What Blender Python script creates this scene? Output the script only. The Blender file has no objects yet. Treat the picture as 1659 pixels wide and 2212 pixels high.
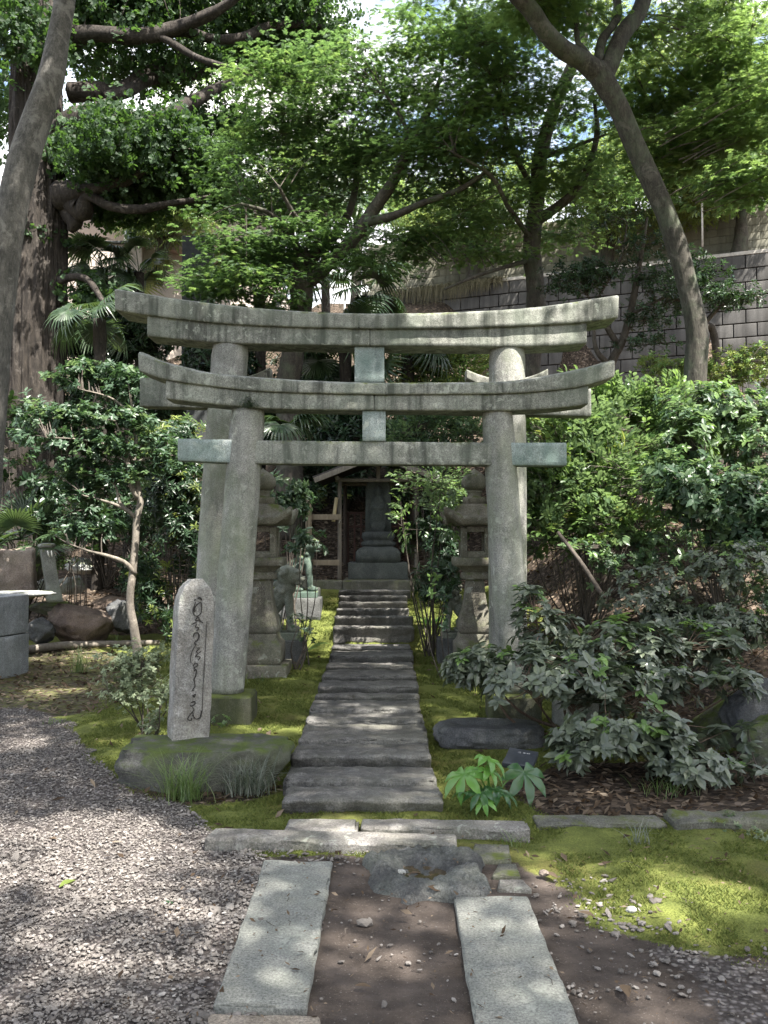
import bpy, math, random
import numpy as np
from mathutils import Vector, Matrix
R0 = np.random.default_rng(11)
random.seed(5)
scene = bpy.context.scene
COL = scene.collection
PI = math.pi

# ---------------------------------------------------------------- camera model (a 3:4 frame measured as 1659 x 2212)
FPX, CX, CY, CAMH = 2000.0, 829.5, 1106.0, 1.5
TH = math.atan(54 / FPX)
def ray(px, py):
    a = (px - CX) / FPX; b = (CY - py) / FPX
    return np.array([a, math.cos(TH) - b * math.sin(TH), math.sin(TH) + b * math.cos(TH)])
def P(px, py, Y):
    d = ray(px, py); t = Y / d[1]
    return np.array([d[0] * t, Y, CAMH + d[2] * t])
def PX(px, Y):
    return (px - CX) / FPX * Y

# ---------------------------------------------------------------- noise
def _h(ix, iy, iz):
    n = (ix * 374761393 + iy * 668265263 + iz * 1274126177) & 0xffffffff
    n = ((n ^ (n >> 13)) * 1274126177) & 0xffffffff
    return ((n ^ (n >> 16)) & 0xffff) / 65535.0
def noise(p):
    p = np.asarray(p, float); i = np.floor(p).astype(np.int64); f = p - i; f = f * f * (3 - 2 * f)
    r = 0
    for dx in (0, 1):
        wx = f[..., 0] if dx else 1 - f[..., 0]
        for dy in (0, 1):
            wy = f[..., 1] if dy else 1 - f[..., 1]
            for dz in (0, 1):
                wz = f[..., 2] if dz else 1 - f[..., 2]
                r = r + wx * wy * wz * _h(i[..., 0] + dx, i[..., 1] + dy, i[..., 2] + dz)
    return r
def fbm(p, oct=3):
    p = np.asarray(p, float); r = 0; a = 0.5; s = 0
    for k in range(oct):
        r = r + a * noise(p * (2 ** k) + 17.3 * k); s += a; a *= 0.5
    return r / s
def sstep(a, b, x):
    t = np.clip((np.asarray(x, float) - a) / (b - a), 0, 1); return t * t * (3 - 2 * t)

# ---------------------------------------------------------------- terrain
KP = np.array([(0, 0), (5.0, 0), (5.4, .0), (5.9, .025), (6.9, .06), (7.8, .085), (8.6, .13), (9.3, .16), (10.3, .18), (10.70, .2), (10.78, .40),
               (11.2, .52), (12.0, .72), (12.3, .8), (13.4, .92), (14.5, 1.55), (17, 3.1), (20, 4.6), (25, 7.9), (28, 8.3), (400, 8.6)])
KL = np.array([(0, 0), (10, 0.0), (12, .1), (13, .25), (14.5, .7), (17, 1.5), (20, 3), (25, 6.8), (28, 8.3), (400, 8.6)])
KR = np.array([(0, 0), (4.8, 0), (6.3, .10), (7.5, .3), (9, .8), (10.5, 1.5), (13, 2.4), (16, 3.2), (20, 3.8), (24, 4.4), (28, 4.8), (400, 8.6)])
WA = np.array([12.5, 20.23]); WB = np.array([0.1, 25.43])                # retaining wall line
WD = (WB - WA) / np.linalg.norm(WB - WA); WN = np.array([WD[1], -WD[0]])  # normal: away from the camera
if WN[1] < 0: WN = -WN
def H(x, y):
    x = np.asarray(x, float); y = np.asarray(y, float)
    hp = np.interp(y, KP[:, 0], KP[:, 1]); hl = np.interp(y, KL[:, 0], KL[:, 1]); hr = np.interp(y, KR[:, 0], KR[:, 1])
    wl = 1 - sstep(-2.9, -1.7, x); wr = sstep(1.3, 3.2, x)
    h = hp * (1 - wl) * (1 - wr) + hl * wl + hr * wr
    sd = (x - WA[0]) * WN[0] + (y - WA[1]) * WN[1]
    s = (x - WA[0]) * WD[0] + (y - WA[1]) * WD[1]
    up = sstep(0.25, 0.55, sd) * (s < np.linalg.norm(WB - WA) + 1)
    return np.where(up > 0, h * (1 - up) + 8.15 * up, h)
def G(px, py):
    d = ray(px, py); t = 0.5
    prev = t
    while t < 60:
        p = d * t
        if CAMH + p[2] < float(H(p[0], p[1])): break
        prev = t; t += 0.05
    lo, hi = prev, t
    for _ in range(20):
        m = (lo + hi) / 2; p = d * m
        if CAMH + p[2] < float(H(p[0], p[1])): hi = m
        else: lo = m
    p = d * hi
    return np.array([p[0], p[1], float(H(p[0], p[1]))])

# ---------------------------------------------------------------- objects
OFF = {}
def tag(o, label=None, cat=None, group=None, kind=None):
    if label: o['label'] = label
    if cat: o['category'] = cat
    if group: o['group'] = group
    if kind: o['kind'] = kind
    return o
def thing(name, label, cat, loc, group=None):
    o = bpy.data.objects.new(name, None); COL.objects.link(o)
    o.empty_display_size = .1
    o.location = tuple(float(v) for v in loc); OFF[o] = np.array(loc, float)
    return tag(o, label, cat, group)
def mk(name, parts, mats, parent=None, smooth=True, loc=None, attr=None):
    if not isinstance(mats, (list, tuple)): mats = [mats]
    if isinstance(parts, tuple): parts = [parts]
    Vs, loops, starts, mi, off, ls = [], [], [], [], 0, 0
    for part in parts:
        V, F = part[0], part[1]; m = part[2] if len(part) > 2 else 0
        V = np.asarray(V, float)
        Vs.append(V)
        Fl = F if isinstance(F, list) else [F]
        for Fa in Fl:
            Fa = np.asarray(Fa, np.int64)
            if Fa.size == 0: continue
            k = Fa.shape[1]
            loops.append((Fa + off).ravel()); starts.append(ls + np.arange(len(Fa)) * k); ls += Fa.size
            mi.append(np.full(len(Fa), m))
        off += len(V)
    V = np.concatenate(Vs); L = np.concatenate(loops); S = np.concatenate(starts); M = np.concatenate(mi)
    o_off = OFF[parent] if parent is not None else (np.array(loc, float) if loc is not None else np.zeros(3))
    me = bpy.data.meshes.new(name)
    me.vertices.add(len(V)); me.vertices.foreach_set('co', (V - o_off).astype(np.float32).ravel())
    me.loops.add(len(L)); me.loops.foreach_set('vertex_index', L.astype(np.int32))
    me.polygons.add(len(S)); me.polygons.foreach_set('loop_start', S.astype(np.int32))
    for m in mats: me.materials.append(m)
    me.polygons.foreach_set('material_index', M.astype(np.int32))
    me.polygons.foreach_set('use_smooth', np.full(len(S), bool(smooth)))
    if attr is not None:
        a = me.color_attributes.new('zone', 'FLOAT_COLOR', 'POINT'); a.data.foreach_set('color', attr.astype(np.float32).ravel())
    me.update(calc_edges=True); me.validate()
    o = bpy.data.objects.new(name, me); COL.objects.link(o); OFF[o] = o_off
    if parent is not None: o.parent = parent
    else: o.location = tuple(o_off)
    return o
def copy_tree(o, parent=None):
    c = o.copy(); COL.objects.link(c); c.parent = parent
    for ch in list(o.children): copy_tree(ch, c)
    return c

# ---------------------------------------------------------------- shapes
def catmull(pts, n):
    p = np.asarray(pts, float)
    if len(p) == 2:
        t = np.linspace(0, 1, n)[:, None]; return p[0] * (1 - t) + p[1] * t
    q = np.vstack([2 * p[0] - p[1], p, 2 * p[-1] - p[-2]])
    d = np.concatenate([[0], np.cumsum(np.linalg.norm(np.diff(p[:, :3], axis=0), axis=1))])
    out = []
    for s in np.linspace(0, d[-1], n):
        k = min(np.searchsorted(d, s, side='right') - 1, len(p) - 2); t = (s - d[k]) / max(d[k + 1] - d[k], 1e-9)
        a, b, c, e = q[k], q[k + 1], q[k + 2], q[k + 3]
        out.append(.5 * ((2 * b) + (c - a) * t + (2 * a - 5 * b + 4 * c - e) * t * t + (3 * b - a - 3 * c + e) * t ** 3))
    return np.array(out)
def ringfaces(m, n, closed=True, caps=True):
    i = np.arange(m - 1)[:, None] * n; j = np.arange(n)[None, :]; j2 = (j + 1) % n
    q = np.stack([i + j, i + j2, i + n + j2, i + n + j], -1).reshape(-1, 4)
    return q
def loft(rings, cap=True):
    rings = np.asarray(rings, float); m, n = rings.shape[:2]
    V = rings.reshape(-1, 3); Q = ringfaces(m, n)
    if not cap: return V, Q
    c0, c1 = rings[0].mean(0), rings[-1].mean(0); V = np.vstack([V, c0, c1]); j = np.arange(n); j2 = (j + 1) % n
    T = np.vstack([np.stack([j2, j, np.full(n, m * n)], 1), np.stack([(m - 1) * n + j, (m - 1) * n + j2, np.full(n, m * n + 1)], 1)])
    return V, [Q, T]
def tube(pts, rad, sides=10, step=.1, amp=0, ns=(6, 6, 1.2), ridged=False, seed=0, cap=True, oval=None):
    pts = np.asarray(pts, float); rad = np.asarray(rad, float)
    L = np.linalg.norm(np.diff(pts, axis=0), axis=1).sum(); n = max(3, int(L / step) + 1)
    c = catmull(np.hstack([pts, rad[:, None]]), n); r = np.maximum(c[:, 3], .0008); c = c[:, :3]
    t = np.gradient(c, axis=0); t /= np.linalg.norm(t, axis=1)[:, None] + 1e-12
    u = np.cross(t[0], [0.31, .77, .12]); u /= np.linalg.norm(u); U = []
    for k in range(n):
        u = u - t[k] * (u @ t[k]); u /= np.linalg.norm(u) + 1e-12; U.append(u)
    U = np.array(U); W = np.cross(t, U); a = np.linspace(0, 2 * PI, sides, endpoint=False)
    ca, sa = np.cos(a), np.sin(a); R = r[:, None] * np.ones(sides)
    if amp:
        z = np.linspace(0, L, n)[:, None]
        q = np.stack([ns[0] * ca[None, :] + 0 * z + seed * 3.1, ns[1] * sa[None, :] + 0 * z + seed, ns[2] * z + 0 * ca[None, :]], -1)
        f = fbm(q, 3)
        f = (1 - np.abs(2 * f - 1) * 1.8) if ridged else (f - .5)
        f2 = fbm(q * np.array([.25, .25, .5]) + 5, 2) - .5
        R = R * (1 + f2 * .25) + amp * f
    V = c[:, None, :] + R[..., None] * (ca[None, :, None] * U[:, None, :] + sa[None, :, None] * W[:, None, :])
    return loft(V, cap)
def rbox(sx, sy, sz, r=.012, step=.06, amp=.003, ns=9, seed=0, chip=0, wobble=0):
    """rounded, slightly uneven stone block centred in x and y, base at z=0"""
    h = np.array([sx, sy, sz]) / 2; r = min(r, h.min() * .8)
    def ax(hh):
        e = np.array([0, .35, .7, 1]) * r
        n = max(1, int(round((2 * hh - 2 * r) / step)))
        return np.concatenate([-hh + e, np.linspace(-hh + r, hh - r, n + 1)[1:-1], (hh - e)[::-1]])
    A = [ax(v) for v in h]; Vs, Fs, off = [], [], 0
    for d in range(3):
        a, b = (d + 1) % 3, (d + 2) % 3
        for sgn in (-1, 1):
            u, v = np.meshgrid(A[a], A[b], indexing='ij'); p = np.zeros(u.shape + (3,)); p[..., a] = u; p[..., b] = v; p[..., d] = sgn * h[d]
            nu, nv = u.shape; idx = np.arange(nu * nv).reshape(nu, nv) + off
            q = np.stack([idx[:-1, :-1], idx[1:, :-1], idx[1:, 1:], idx[:-1, 1:]], -1).reshape(-1, 4)
            if sgn < 0: q = q[:, ::-1]
            Vs.append(p.reshape(-1, 3)); Fs.append(q); off += nu * nv
    V = np.concatenate(Vs); F = np.concatenate(Fs)
    key = np.round(V * 1e5).astype(np.int64); _, ix, inv = np.unique(key, axis=0, return_index=True, return_inverse=True)
    V = V[ix]; F = inv.ravel()[F]
    inner = np.clip(V, -(h - r), h - r); d = V - inner; ln = np.linalg.norm(d, axis=1)[:, None]; nrm = d / np.maximum(ln, 1e-9)
    V = np.where(ln > 1e-9, inner + nrm * r, V)
    q = V * ns + seed * 7.7
    V = V + nrm * ((fbm(q, 3) - .5) * 2 * amp)[:, None]
    if chip:
        edge = (np.abs(d) > r * .3).sum(1) >= 2
        c = sstep(.55, .8, fbm(V * 14 + seed * 3.3, 2)) * edge
        V = V - nrm * (c * chip)[:, None]
    if wobble:
        V = V + np.stack([noise(V * 2.1 + seed) - .5, noise(V * 2.3 + seed + 40) - .5, noise(V * 2.7 + seed + 80) - .5], -1) * wobble * 2
    V[:, 2] += h[2]
    return V, F
def place(VF, loc=(0, 0, 0), rz=0, rx=0, ry=0):
    V, F = VF[0], VF[1]
    M = np.array(Matrix.Rotation(rz, 3, 'Z') @ Matrix.Rotation(ry, 3, 'Y') @ Matrix.Rotation(rx, 3, 'X'))
    return (V @ M.T + np.array(loc, float), F) + tuple(VF[2:])
def ico(sub=3):
    import bmesh
    bm = bmesh.new(); bmesh.ops.create_icosphere(bm, subdivisions=sub, radius=1)
    V = np.array([v.co[:] for v in bm.verts]); bm.verts.index_update(); F = np.array([[v.index for v in f.verts] for f in bm.faces]); bm.free()
    return V, F
ICO = {k: ico(k) for k in (1, 2, 3, 4, 5)}
def rock(sx, sy, sz, seed=0, sub=4, rough=.25, facet=.0, flat=0, sq=1.0):
    V, F = ICO[sub]; V = V.copy()
    if sq != 1: V = np.sign(V) * np.abs(V) ** sq; V /= np.abs(V).max()
    d = 1 + rough * (fbm(V * 1.3 + seed * 5.1, 4) - .5) * 2
    if facet:
        rr = np.random.default_rng(seed + 100); N = rr.normal(size=(14, 3)); N /= np.linalg.norm(N, axis=1)[:, None]; D = rr.uniform(.62, .95, 14)
        dot = (V / np.linalg.norm(V, axis=1)[:, None]) @ N.T; lim = np.where(dot > .05, D / np.maximum(dot, .05), 9).min(1); d = np.minimum(d, lim * facet + d * (1 - facet))
    V = V * d[:, None]
    V += (fbm(V * 4 + seed, 4) - .5)[:, None] * V * .2
    if flat: V[:, 2] = np.where(V[:, 2] > flat, flat + (V[:, 2] - flat) * .15, V[:, 2])
    return V * np.array([sx, sy, sz]), F
def sq_ring(half, z, rnd=.2, k=4, hy=None):
    hy = hy or half; a = []
    for cx, cy, s in ((1, 1, 0), (-1, 1, PI / 2), (-1, -1, PI), (1, -1, 1.5 * PI)):
        for t in np.linspace(0, PI / 2, k):
            a.append((cx * (1 - rnd) * half + rnd * half * math.cos(s + t), cy * (1 - rnd) * hy + rnd * hy * math.sin(s + t), z))
    return np.array(a)
def sq_loft(prof, rnd=.12, k=4):
    return loft([sq_ring(h, z, rnd, k) for h, z in prof])
def lathe(prof, n=28):
    a = np.linspace(0, 2 * PI, n, endpoint=False)
    return loft([np.stack([r * np.cos(a), r * np.sin(a), np.full(n, z)], 1) for r, z in prof])
def remesh(V, F, voxel, mat, smooth=4):
    """union of overlapping closed shapes into one continuous skin"""
    me = bpy.data.meshes.new('tmp'); me.from_pydata([tuple(v) for v in V], [], [tuple(int(i) for i in f) for f in F])
    o = bpy.data.objects.new('tmp', me); COL.objects.link(o)
    m = o.modifiers.new('r', 'REMESH'); m.mode = 'VOXEL'; m.voxel_size = voxel
    s = o.modifiers.new('s', 'SMOOTH'); s.iterations = smooth; s.factor = .6
    dg = bpy.context.evaluated_depsgraph_get(); me2 = bpy.data.meshes.new_from_object(o.evaluated_get(dg))
    V2 = np.empty(len(me2.vertices) * 3); me2.vertices.foreach_get('co', V2); V2 = V2.reshape(-1, 3)
    F2 = np.array([list(p.vertices) for p in me2.polygons if len(p.vertices) == 4])
    bpy.data.objects.remove(o); bpy.data.meshes.remove(me); bpy.data.meshes.remove(me2)
    return V2, F2
def blobs_union(bl, voxel, smooth=4):
    """bl: list of (x,y,z,rx,ry,rz[,rotx,roty,rotz])"""
    Vs, Fs, off = [], [], 0
    for b in bl:
        V, F = ICO[3]; V = V * np.array(b[3:6])
        if len(b) > 6: V = V @ np.array(Matrix.Rotation(b[8], 3, 'Z') @ Matrix.Rotation(b[7], 3, 'Y') @ Matrix.Rotation(b[6], 3, 'X')).T
        Vs.append(V + np.array(b[:3])); Fs.append(F + off); off += len(V)
    return remesh(np.concatenate(Vs), np.concatenate(Fs), voxel, None, smooth)
def merge(parts):
    """several (V,F) into one triangle/quad list"""
    Vs, Fq, Ft, off = [], [], [], 0
    for V, F in [p[:2] for p in parts]:
        Vs.append(V)
        for Fa in (F if isinstance(F, list) else [F]):
            Fa = np.asarray(Fa)
            (Fq if Fa.shape[1] == 4 else Ft).append(Fa + off)
        off += len(V)
    out = []
    if Fq: out.append(np.concatenate(Fq))
    if Ft: out.append(np.concatenate(Ft))
    return np.concatenate(Vs), out

# ---------------------------------------------------------------- materials
class NB:
    def __init__(s, name):
        s.m = bpy.data.materials.new(name); s.m.use_nodes = True; s.t = s.m.node_tree; s.t.nodes.clear()
        s.out = s.n('ShaderNodeOutputMaterial'); s.tc = None
    def n(s, typ, **k):
        nd = s.t.nodes.new(typ)
        for a, b in k.items(): setattr(nd, a, b)
        return nd
    def l(s, a, b): s.t.links.new(a, b)
    def obj(s, scale=(1, 1, 1)):
        if s.tc is None: s.tc = s.n('ShaderNodeTexCoord')
        if scale == (1, 1, 1): return s.tc.outputs['Object']
        mp = s.n('ShaderNodeMapping'); mp.inputs['Scale'].default_value = scale; s.l(s.tc.outputs['Object'], mp.inputs['Vector']); return mp.outputs[0]
    def noise(s, scale, detail=4, rough=.6, vec=None, dist=0):
        nd = s.n('ShaderNodeTexNoise'); nd.inputs['Scale'].default_value = scale; nd.inputs['Detail'].default_value = detail
        nd.inputs['Roughness'].default_value = rough; nd.inputs['Distortion'].default_value = dist
        s.l(vec if vec is not None else s.obj(), nd.inputs['Vector']); return nd.outputs['Fac']
    def ramp(s, fac, stops, interp='LINEAR'):
        nd = s.n('ShaderNodeValToRGB'); cr = nd.color_ramp; cr.interpolation = interp
        while len(cr.elements) < len(stops): cr.elements.new(.5)
        for e, (p, c) in zip(cr.elements, stops):
            e.position = p; e.color = (c, c, c, 1) if isinstance(c, (int, float)) else (*c, 1)
        s.l(fac, nd.inputs[0]); return nd.outputs[0]
    def mix(s, fac, a, b, blend='MIX'):
        nd = s.n('ShaderNodeMix', data_type='RGBA', blend_type=blend)
        for sock, v in ((nd.inputs[0], fac), (nd.inputs[6], a), (nd.inputs[7], b)):
            if hasattr(v, 'is_linked') or hasattr(v, 'links'): s.l(v, sock)
            elif isinstance(v, (int, float)) and sock.type == 'VALUE': sock.default_value = v
            else: sock.default_value = (*v, 1) if len(v) == 3 else v
        return nd.outputs[2]
    def math(s, op, a, b=0.5):
        nd = s.n('ShaderNodeMath', operation=op)
        for sock, v in zip(nd.inputs, (a, b)):
            if isinstance(v, (int, float)): sock.default_value = v
            else: s.l(v, sock)
        return nd.outputs[0]
    def bsdf(s, col, rough=.8, bump=None, strength=.3, dist=.01, spec=.3, metallic=0):
        b = s.n('ShaderNodeBsdfPrincipled')
        if isinstance(col, tuple): b.inputs['Base Color'].default_value = (*col, 1)
        else: s.l(col, b.inputs['Base Color'])
        if isinstance(rough, (int, float)): b.inputs['Roughness'].default_value = rough
        else: s.l(rough, b.inputs['Roughness'])
        b.inputs['Specular IOR Level'].default_value = spec; b.inputs['Metallic'].default_value = metallic
        if bump is not None:
            bp = s.n('ShaderNodeBump'); bp.inputs['Strength'].default_value = strength; bp.inputs['Distance'].default_value = dist
            s.l(bump, bp.inputs['Height']); s.l(bp.outputs[0], b.inputs['Normal'])
        s.l(b.outputs[0], s.out.inputs['Surface']); return b

def stone(name, base, dark, light, streak=0.0, green=(0.2, 0.24, 0.16), greenf=0.3, moss=0.0, mossc=(.09, .11, .025), rough=.85, sc=1.0, bump=.35, spots=.35, lichen=0):
    b = NB(name)
    A = b.noise(2.3 * sc, 7, .65); B = b.noise(11 * sc, 5, .65); S = b.noise(110, 3, .8); L = b.noise(32 * sc, 4, .7)
    c = b.mix(b.ramp(A, [(.36, 0), (.62, 1)]), dark, base)
    c = b.mix(b.math('MULTIPLY', b.ramp(B, [(.5, 0), (.7, 1)]), .55), c, light)
    c = b.mix(1, c, b.ramp(S, [(.3, .4), (.5, 1.0), (.7, 1.65)]), 'MULTIPLY')
    c = b.mix(b.math('MULTIPLY', b.ramp(L, [(.6, 0), (.72, 1)]), spots), c, tuple(v * .35 for v in dark))
    if streak:
        st = b.noise(1.0, 6, .6, b.obj((11, 11, .8)))
        c = b.mix(b.math('MULTIPLY', b.ramp(st, [(.46, 0), (.66, 1)]), streak), c, tuple(v * .45 for v in dark))
    if lichen:
        l1 = b.noise(17, 4, .55, None, .6); l2 = b.noise(2.6, 3, .6)
        c = b.mix(b.math('MULTIPLY', b.math('MULTIPLY', b.ramp(l1, [(.57, 0), (.63, 1)]), b.ramp(l2, [(.45, 0), (.6, 1)])), lichen), c, (.44, .46, .40))
        l3 = b.noise(7, 6, .7, b.obj((1.6, 1.6, .7)))
        c = b.mix(b.math('MULTIPLY', b.ramp(l3, [(.58, 0), (.7, 1)]), lichen), c, tuple(v * .38 for v in dark))
    g = b.noise(3.1 * sc, 5, .6, b.obj((1.01, 1.3, .6)))
    c = b.mix(b.math('MULTIPLY', b.ramp(g, [(.42, 0), (.68, 1)]), greenf), c, green)
    if moss:
        ge = b.n('ShaderNodeNewGeometry'); sp = b.n('ShaderNodeSeparateXYZ'); b.l(ge.outputs['Normal'], sp.inputs[0])
        mm = b.noise(7, 6, .7)
        f = b.math('MULTIPLY', b.ramp(sp.outputs[2], [(.05, 0), (.75, 1)]), b.ramp(mm, [(.56 - .25 * moss, 0), (.66 - .2 * moss, 1)]))
        mc = b.mix(b.noise(60, 3), tuple(v * .5 for v in mossc), tuple(min(1, v * 1.6) for v in mossc))
        c = b.mix(f, c, mc)
    h = b.math('ADD', b.math('MULTIPLY', S, .35), b.math('ADD', B, L))
    b.bsdf(c, rough, h, bump, .012)
    return b.m
def bark(name, c1, c2, sc=1.0, stretch=.25, bump=.6, green=0, dist=.02):
    b = NB(name)
    v = b.obj((1, 1, stretch)); A = b.noise(14 * sc, 6, .7, v); B = b.noise(4, 5, .6); S = b.noise(90, 3, .7, v)
    c = b.mix(b.ramp(A, [(.35, 0), (.65, 1)]), c1, c2)
    c = b.mix(1, c, b.ramp(S, [(.3, .6), (.7, 1.35)]), 'MULTIPLY')
    c = b.mix(b.math('MULTIPLY', b.ramp(B, [(.45, 0), (.7, 1)]), .5 if not green else .5), c, (tuple(v * .5 for v in c1) if not green else (.10, .13, .08)))
    sp_ = b.noise(5.5, 4, .7, None, 1.0); c = b.mix(b.math('MULTIPLY', b.ramp(sp_, [(.56, 0), (.64, 1)]), .45), c, tuple(min(1, v * 1.5 + .03) for v in c2))
    b.bsdf(c, .9, b.math('ADD', A, b.math('MULTIPLY', S, .4)), bump, dist)
    return b.m
def leafmat(name, cols, trans=(.25, .4, .05), tw=.35, rough=.42, spec=.5):
    b = NB(name)
    g = b.n('ShaderNodeNewGeometry')
    n = len(cols); c = b.ramp(g.outputs['Random Per Island'], [(i / max(1, n - 1), cc) for i, cc in enumerate(cols)])
    p = b.bsdf(c, rough, spec=spec)
    t = b.n('ShaderNodeBsdfTranslucent'); tc = b.mix(.75, c, trans); b.l(tc, t.inputs['Color'])
    mx = b.n('ShaderNodeMixShader'); mx.inputs[0].default_value = tw
    b.l(p.outputs[0], mx.inputs[1]); b.l(t.outputs[0], mx.inputs[2]); b.l(mx.outputs[0], b.out.inputs['Surface'])
    return b.m
def plain(name, col, rough=.7, var=.25, sc=8, metallic=0, stretch=(1, 1, 1), spec=.3):
    b = NB(name); v = b.obj(stretch); A = b.noise(sc, 5, .65, v); S = b.noise(sc * 9, 3, .6, v)
    c = b.mix(b.ramp(A, [(.3, 0), (.7, 1)]), tuple(x * (1 - var) for x in col), tuple(min(1, x * (1 + var)) for x in col))
    c = b.mix(1, c, b.ramp(S, [(.3, .8), (.7, 1.2)]), 'MULTIPLY')
    b.bsdf(c, rough, S, .2, .004, metallic=metallic, spec=spec); return b.m

M = {}
M['torii'] = stone('torii_granite', (.26, .26, .232), (.11, .115, .1), (.37, .37, .338), streak=.95, green=(.17, .2, .155), greenf=.4, moss=.12, spots=.3, lichen=.6)
M['torii_blue'] = stone('torii_pale_granite', (.31, .345, .34), (.17, .205, .195), (.44, .46, .46), streak=.4, green=(.15, .22, .19), greenf=.5, spots=.3, lichen=.6)
M['pillar'] = stone('pillar_granite', (.27, .266, .245), (.155, .155, .14), (.36, .35, .33), streak=.4, green=(.17, .2, .12), greenf=.55, spots=.25, lichen=.6)
M['mossblock'] = stone('mossy_footing', (.085, .085, .06), (.025, .027, .017), (.15, .15, .12), streak=.5, green=(.07, .085, .025), greenf=.8, moss=.7)
M['stele'] = stone('stele_granite', (.33, .325, .31), (.16, .152, .14), (.46, .455, .445), streak=.3, green=(.2, .175, .135), greenf=.5, bump=1.0, spots=.5, lichen=.6)
M['lantern'] = stone('lantern_stone', (.205, .186, .152), (.095, .088, .07), (.275, .258, .22), streak=.4, green=(.13, .15, .09), greenf=.45, moss=.2, lichen=.6)
M['lion'] = stone('lion_stone', (.2, .205, .17), (.09, .1, .08), (.27, .275, .24), greenf=.5, green=(.15, .2, .14))
M['bronze'] = stone('weathered_green', (.10, .135, .11), (.05, .07, .058), (.15, .185, .155), greenf=.5, green=(.09, .14, .11), moss=.3)
M['step'] = stone('step_stone', (.135, .13, .123), (.055, .053, .05), (.25, .24, .228), greenf=.2, green=(.1, .105, .06), rough=.7, bump=1.0, spots=.5, moss=.0)
M['step2'] = stone('step_stone_worn', (.16, .152, .14), (.07, .067, .063), (.26, .248, .23), greenf=.3, green=(.1, .105, .06), rough=.7, bump=1.0, spots=.5)
M['kerb'] = stone('kerb_stone', (.185, .174, .162), (.085, .08, .074), (.27, .258, .245), greenf=.25, green=(.14, .15, .08), bump=.6, lichen=.6)
M['kerbmoss'] = stone('kerb_mossy_stone', (.14, .136, .118), (.06, .06, .05), (.2, .195, .175), greenf=.5, green=(.09, .1, .04), moss=.22, mossc=(.07, .085, .018))
M['slab'] = stone('pale_slab', (.2, .202, .184), (.145, .148, .134), (.255, .255, .235), greenf=.25, green=(.18, .2, .155), bump=.2, spots=.12, lichen=.25)
M['tan'] = stone('tan_slab', (.26, .22, .18), (.18, .15, .12), (.32, .28, .24), greenf=.1, bump=.3)
M['boulder'] = stone('boulder_mossy', (.10, .098, .09), (.04, .04, .037), (.16, .155, .145), greenf=.55, green=(.06, .072, .028), moss=.6, mossc=(.055, .075, .016), bump=.6)
M['darkrock'] = stone('dark_rock', (.1, .1, .102), (.04, .042, .045), (.16, .16, .16), greenf=.3, green=(.07, .08, .05), bump=.7)
M['redrock'] = stone('reddish_rock', (.15, .112, .09), (.075, .058, .048), (.215, .17, .14), greenf=.15, green=(.12, .11, .07), bump=.5)
M['brownrock'] = stone('brown_rough_rock', (.24, .195, .165), (.1, .078, .068), (.32, .28, .25), greenf=.15, bump=.9)
M['whiterock'] = stone('pale_rock', (.42, .42, .41), (.22, .22, .22), (.55, .55, .54), greenf=.3, moss=.25, bump=.6)
M['basin'] = stone('basin_stone', (.235, .25, .265), (.15, .16, .17), (.3, .31, .325), streak=.3, greenf=.2, green=(.18, .2, .15))
M['pudrock'] = stone('puddle_rock', (.09, .09, .087), (.032, .033, .033), (.17, .17, .165), greenf=.15, bump=.9, rough=.7)
M['gray'] = stone('gray_stone', (.2, .2, .18), (.1, .1, .09), (.28, .28, .26), greenf=.4, moss=.3)
M['buddha'] = stone('dark_statue_stone', (.09, .1, .095), (.045, .05, .05), (.13, .14, .13), greenf=.2, green=(.08, .1, .08))
M['carve_soft'] = plain('weathered_carving', (.085, .078, .064), .9, .2)
M['carve'] = plain('carved_dark', (.035, .032, .03), .9, .2)
M['wood_dark'] = plain('dark_wood', (.05, .038, .03), .8, .4, 6, stretch=(6, 6, .6))
M['wood_grey'] = plain('weathered_wood', (.17, .15, .125), .85, .3, 6, stretch=(6, 6, .6))
M['wood_pale'] = plain('pale_timber', (.2, .165, .12), .8, .2, 5, stretch=(6, 6, .6))
M['bamboo'] = plain('dried_bamboo', (.40, .33, .19), .5, .2, 5, stretch=(6, 6, .6))
M['roof'] = plain('roof_boards', (.05, .045, .042), .8, .4, 5)
M['iron'] = plain('rusty_iron', (.06, .028, .022), .6, .4, 10)
M['sign'] = plain('slate_plaque', (.028, .032, .04), .35, .15, 6, spec=.5)
M['sign_edge'] = plain('plaque_edge', (.12, .12, .15), .4, .1, 6)
M['letter'] = plain('engraved_letters', (.3, .31, .32), .7, .1)
M['letterdim'] = plain('small_engraving', (.085, .095, .1), .7, .1)
M['water'] = plain('murky_water', (.06, .045, .025), .04, .3, 9, spec=.6)
M['rope'] = plain('pale_paper_cord', (.6, .58, .52), .8, .1)
M['bark_gink'] = bark('furrowed_bark', (.018, .015, .013), (.055, .046, .038), 1.4, .2, .9, dist=.03)
M['bark_smooth'] = bark('smooth_grey_bark', (.06, .057, .051), (.135, .127, .114), 1.6, .6, .6, dist=.01)
M['bark_pale'] = bark('pale_bark', (.14, .122, .1), (.24, .212, .178), 1.2, .5, .3, dist=.006)
M['bark_maple'] = bark('maple_bark', (.036, .031, .027), (.08, .07, .058), 1.2, .3, .5, green=1)
M['bark_lean'] = bark('leaning_bark', (.027, .025, .021), (.07, .064, .053), 1.5, .22, .7, green=1)
M['twig'] = bark('twig_bark', (.05, .042, .035), (.1, .085, .07), 1, .3, .2)
M['twig_red'] = bark('stem_bark', (.07, .045, .032), (.13, .095, .07), 1, .3, .2)
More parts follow.
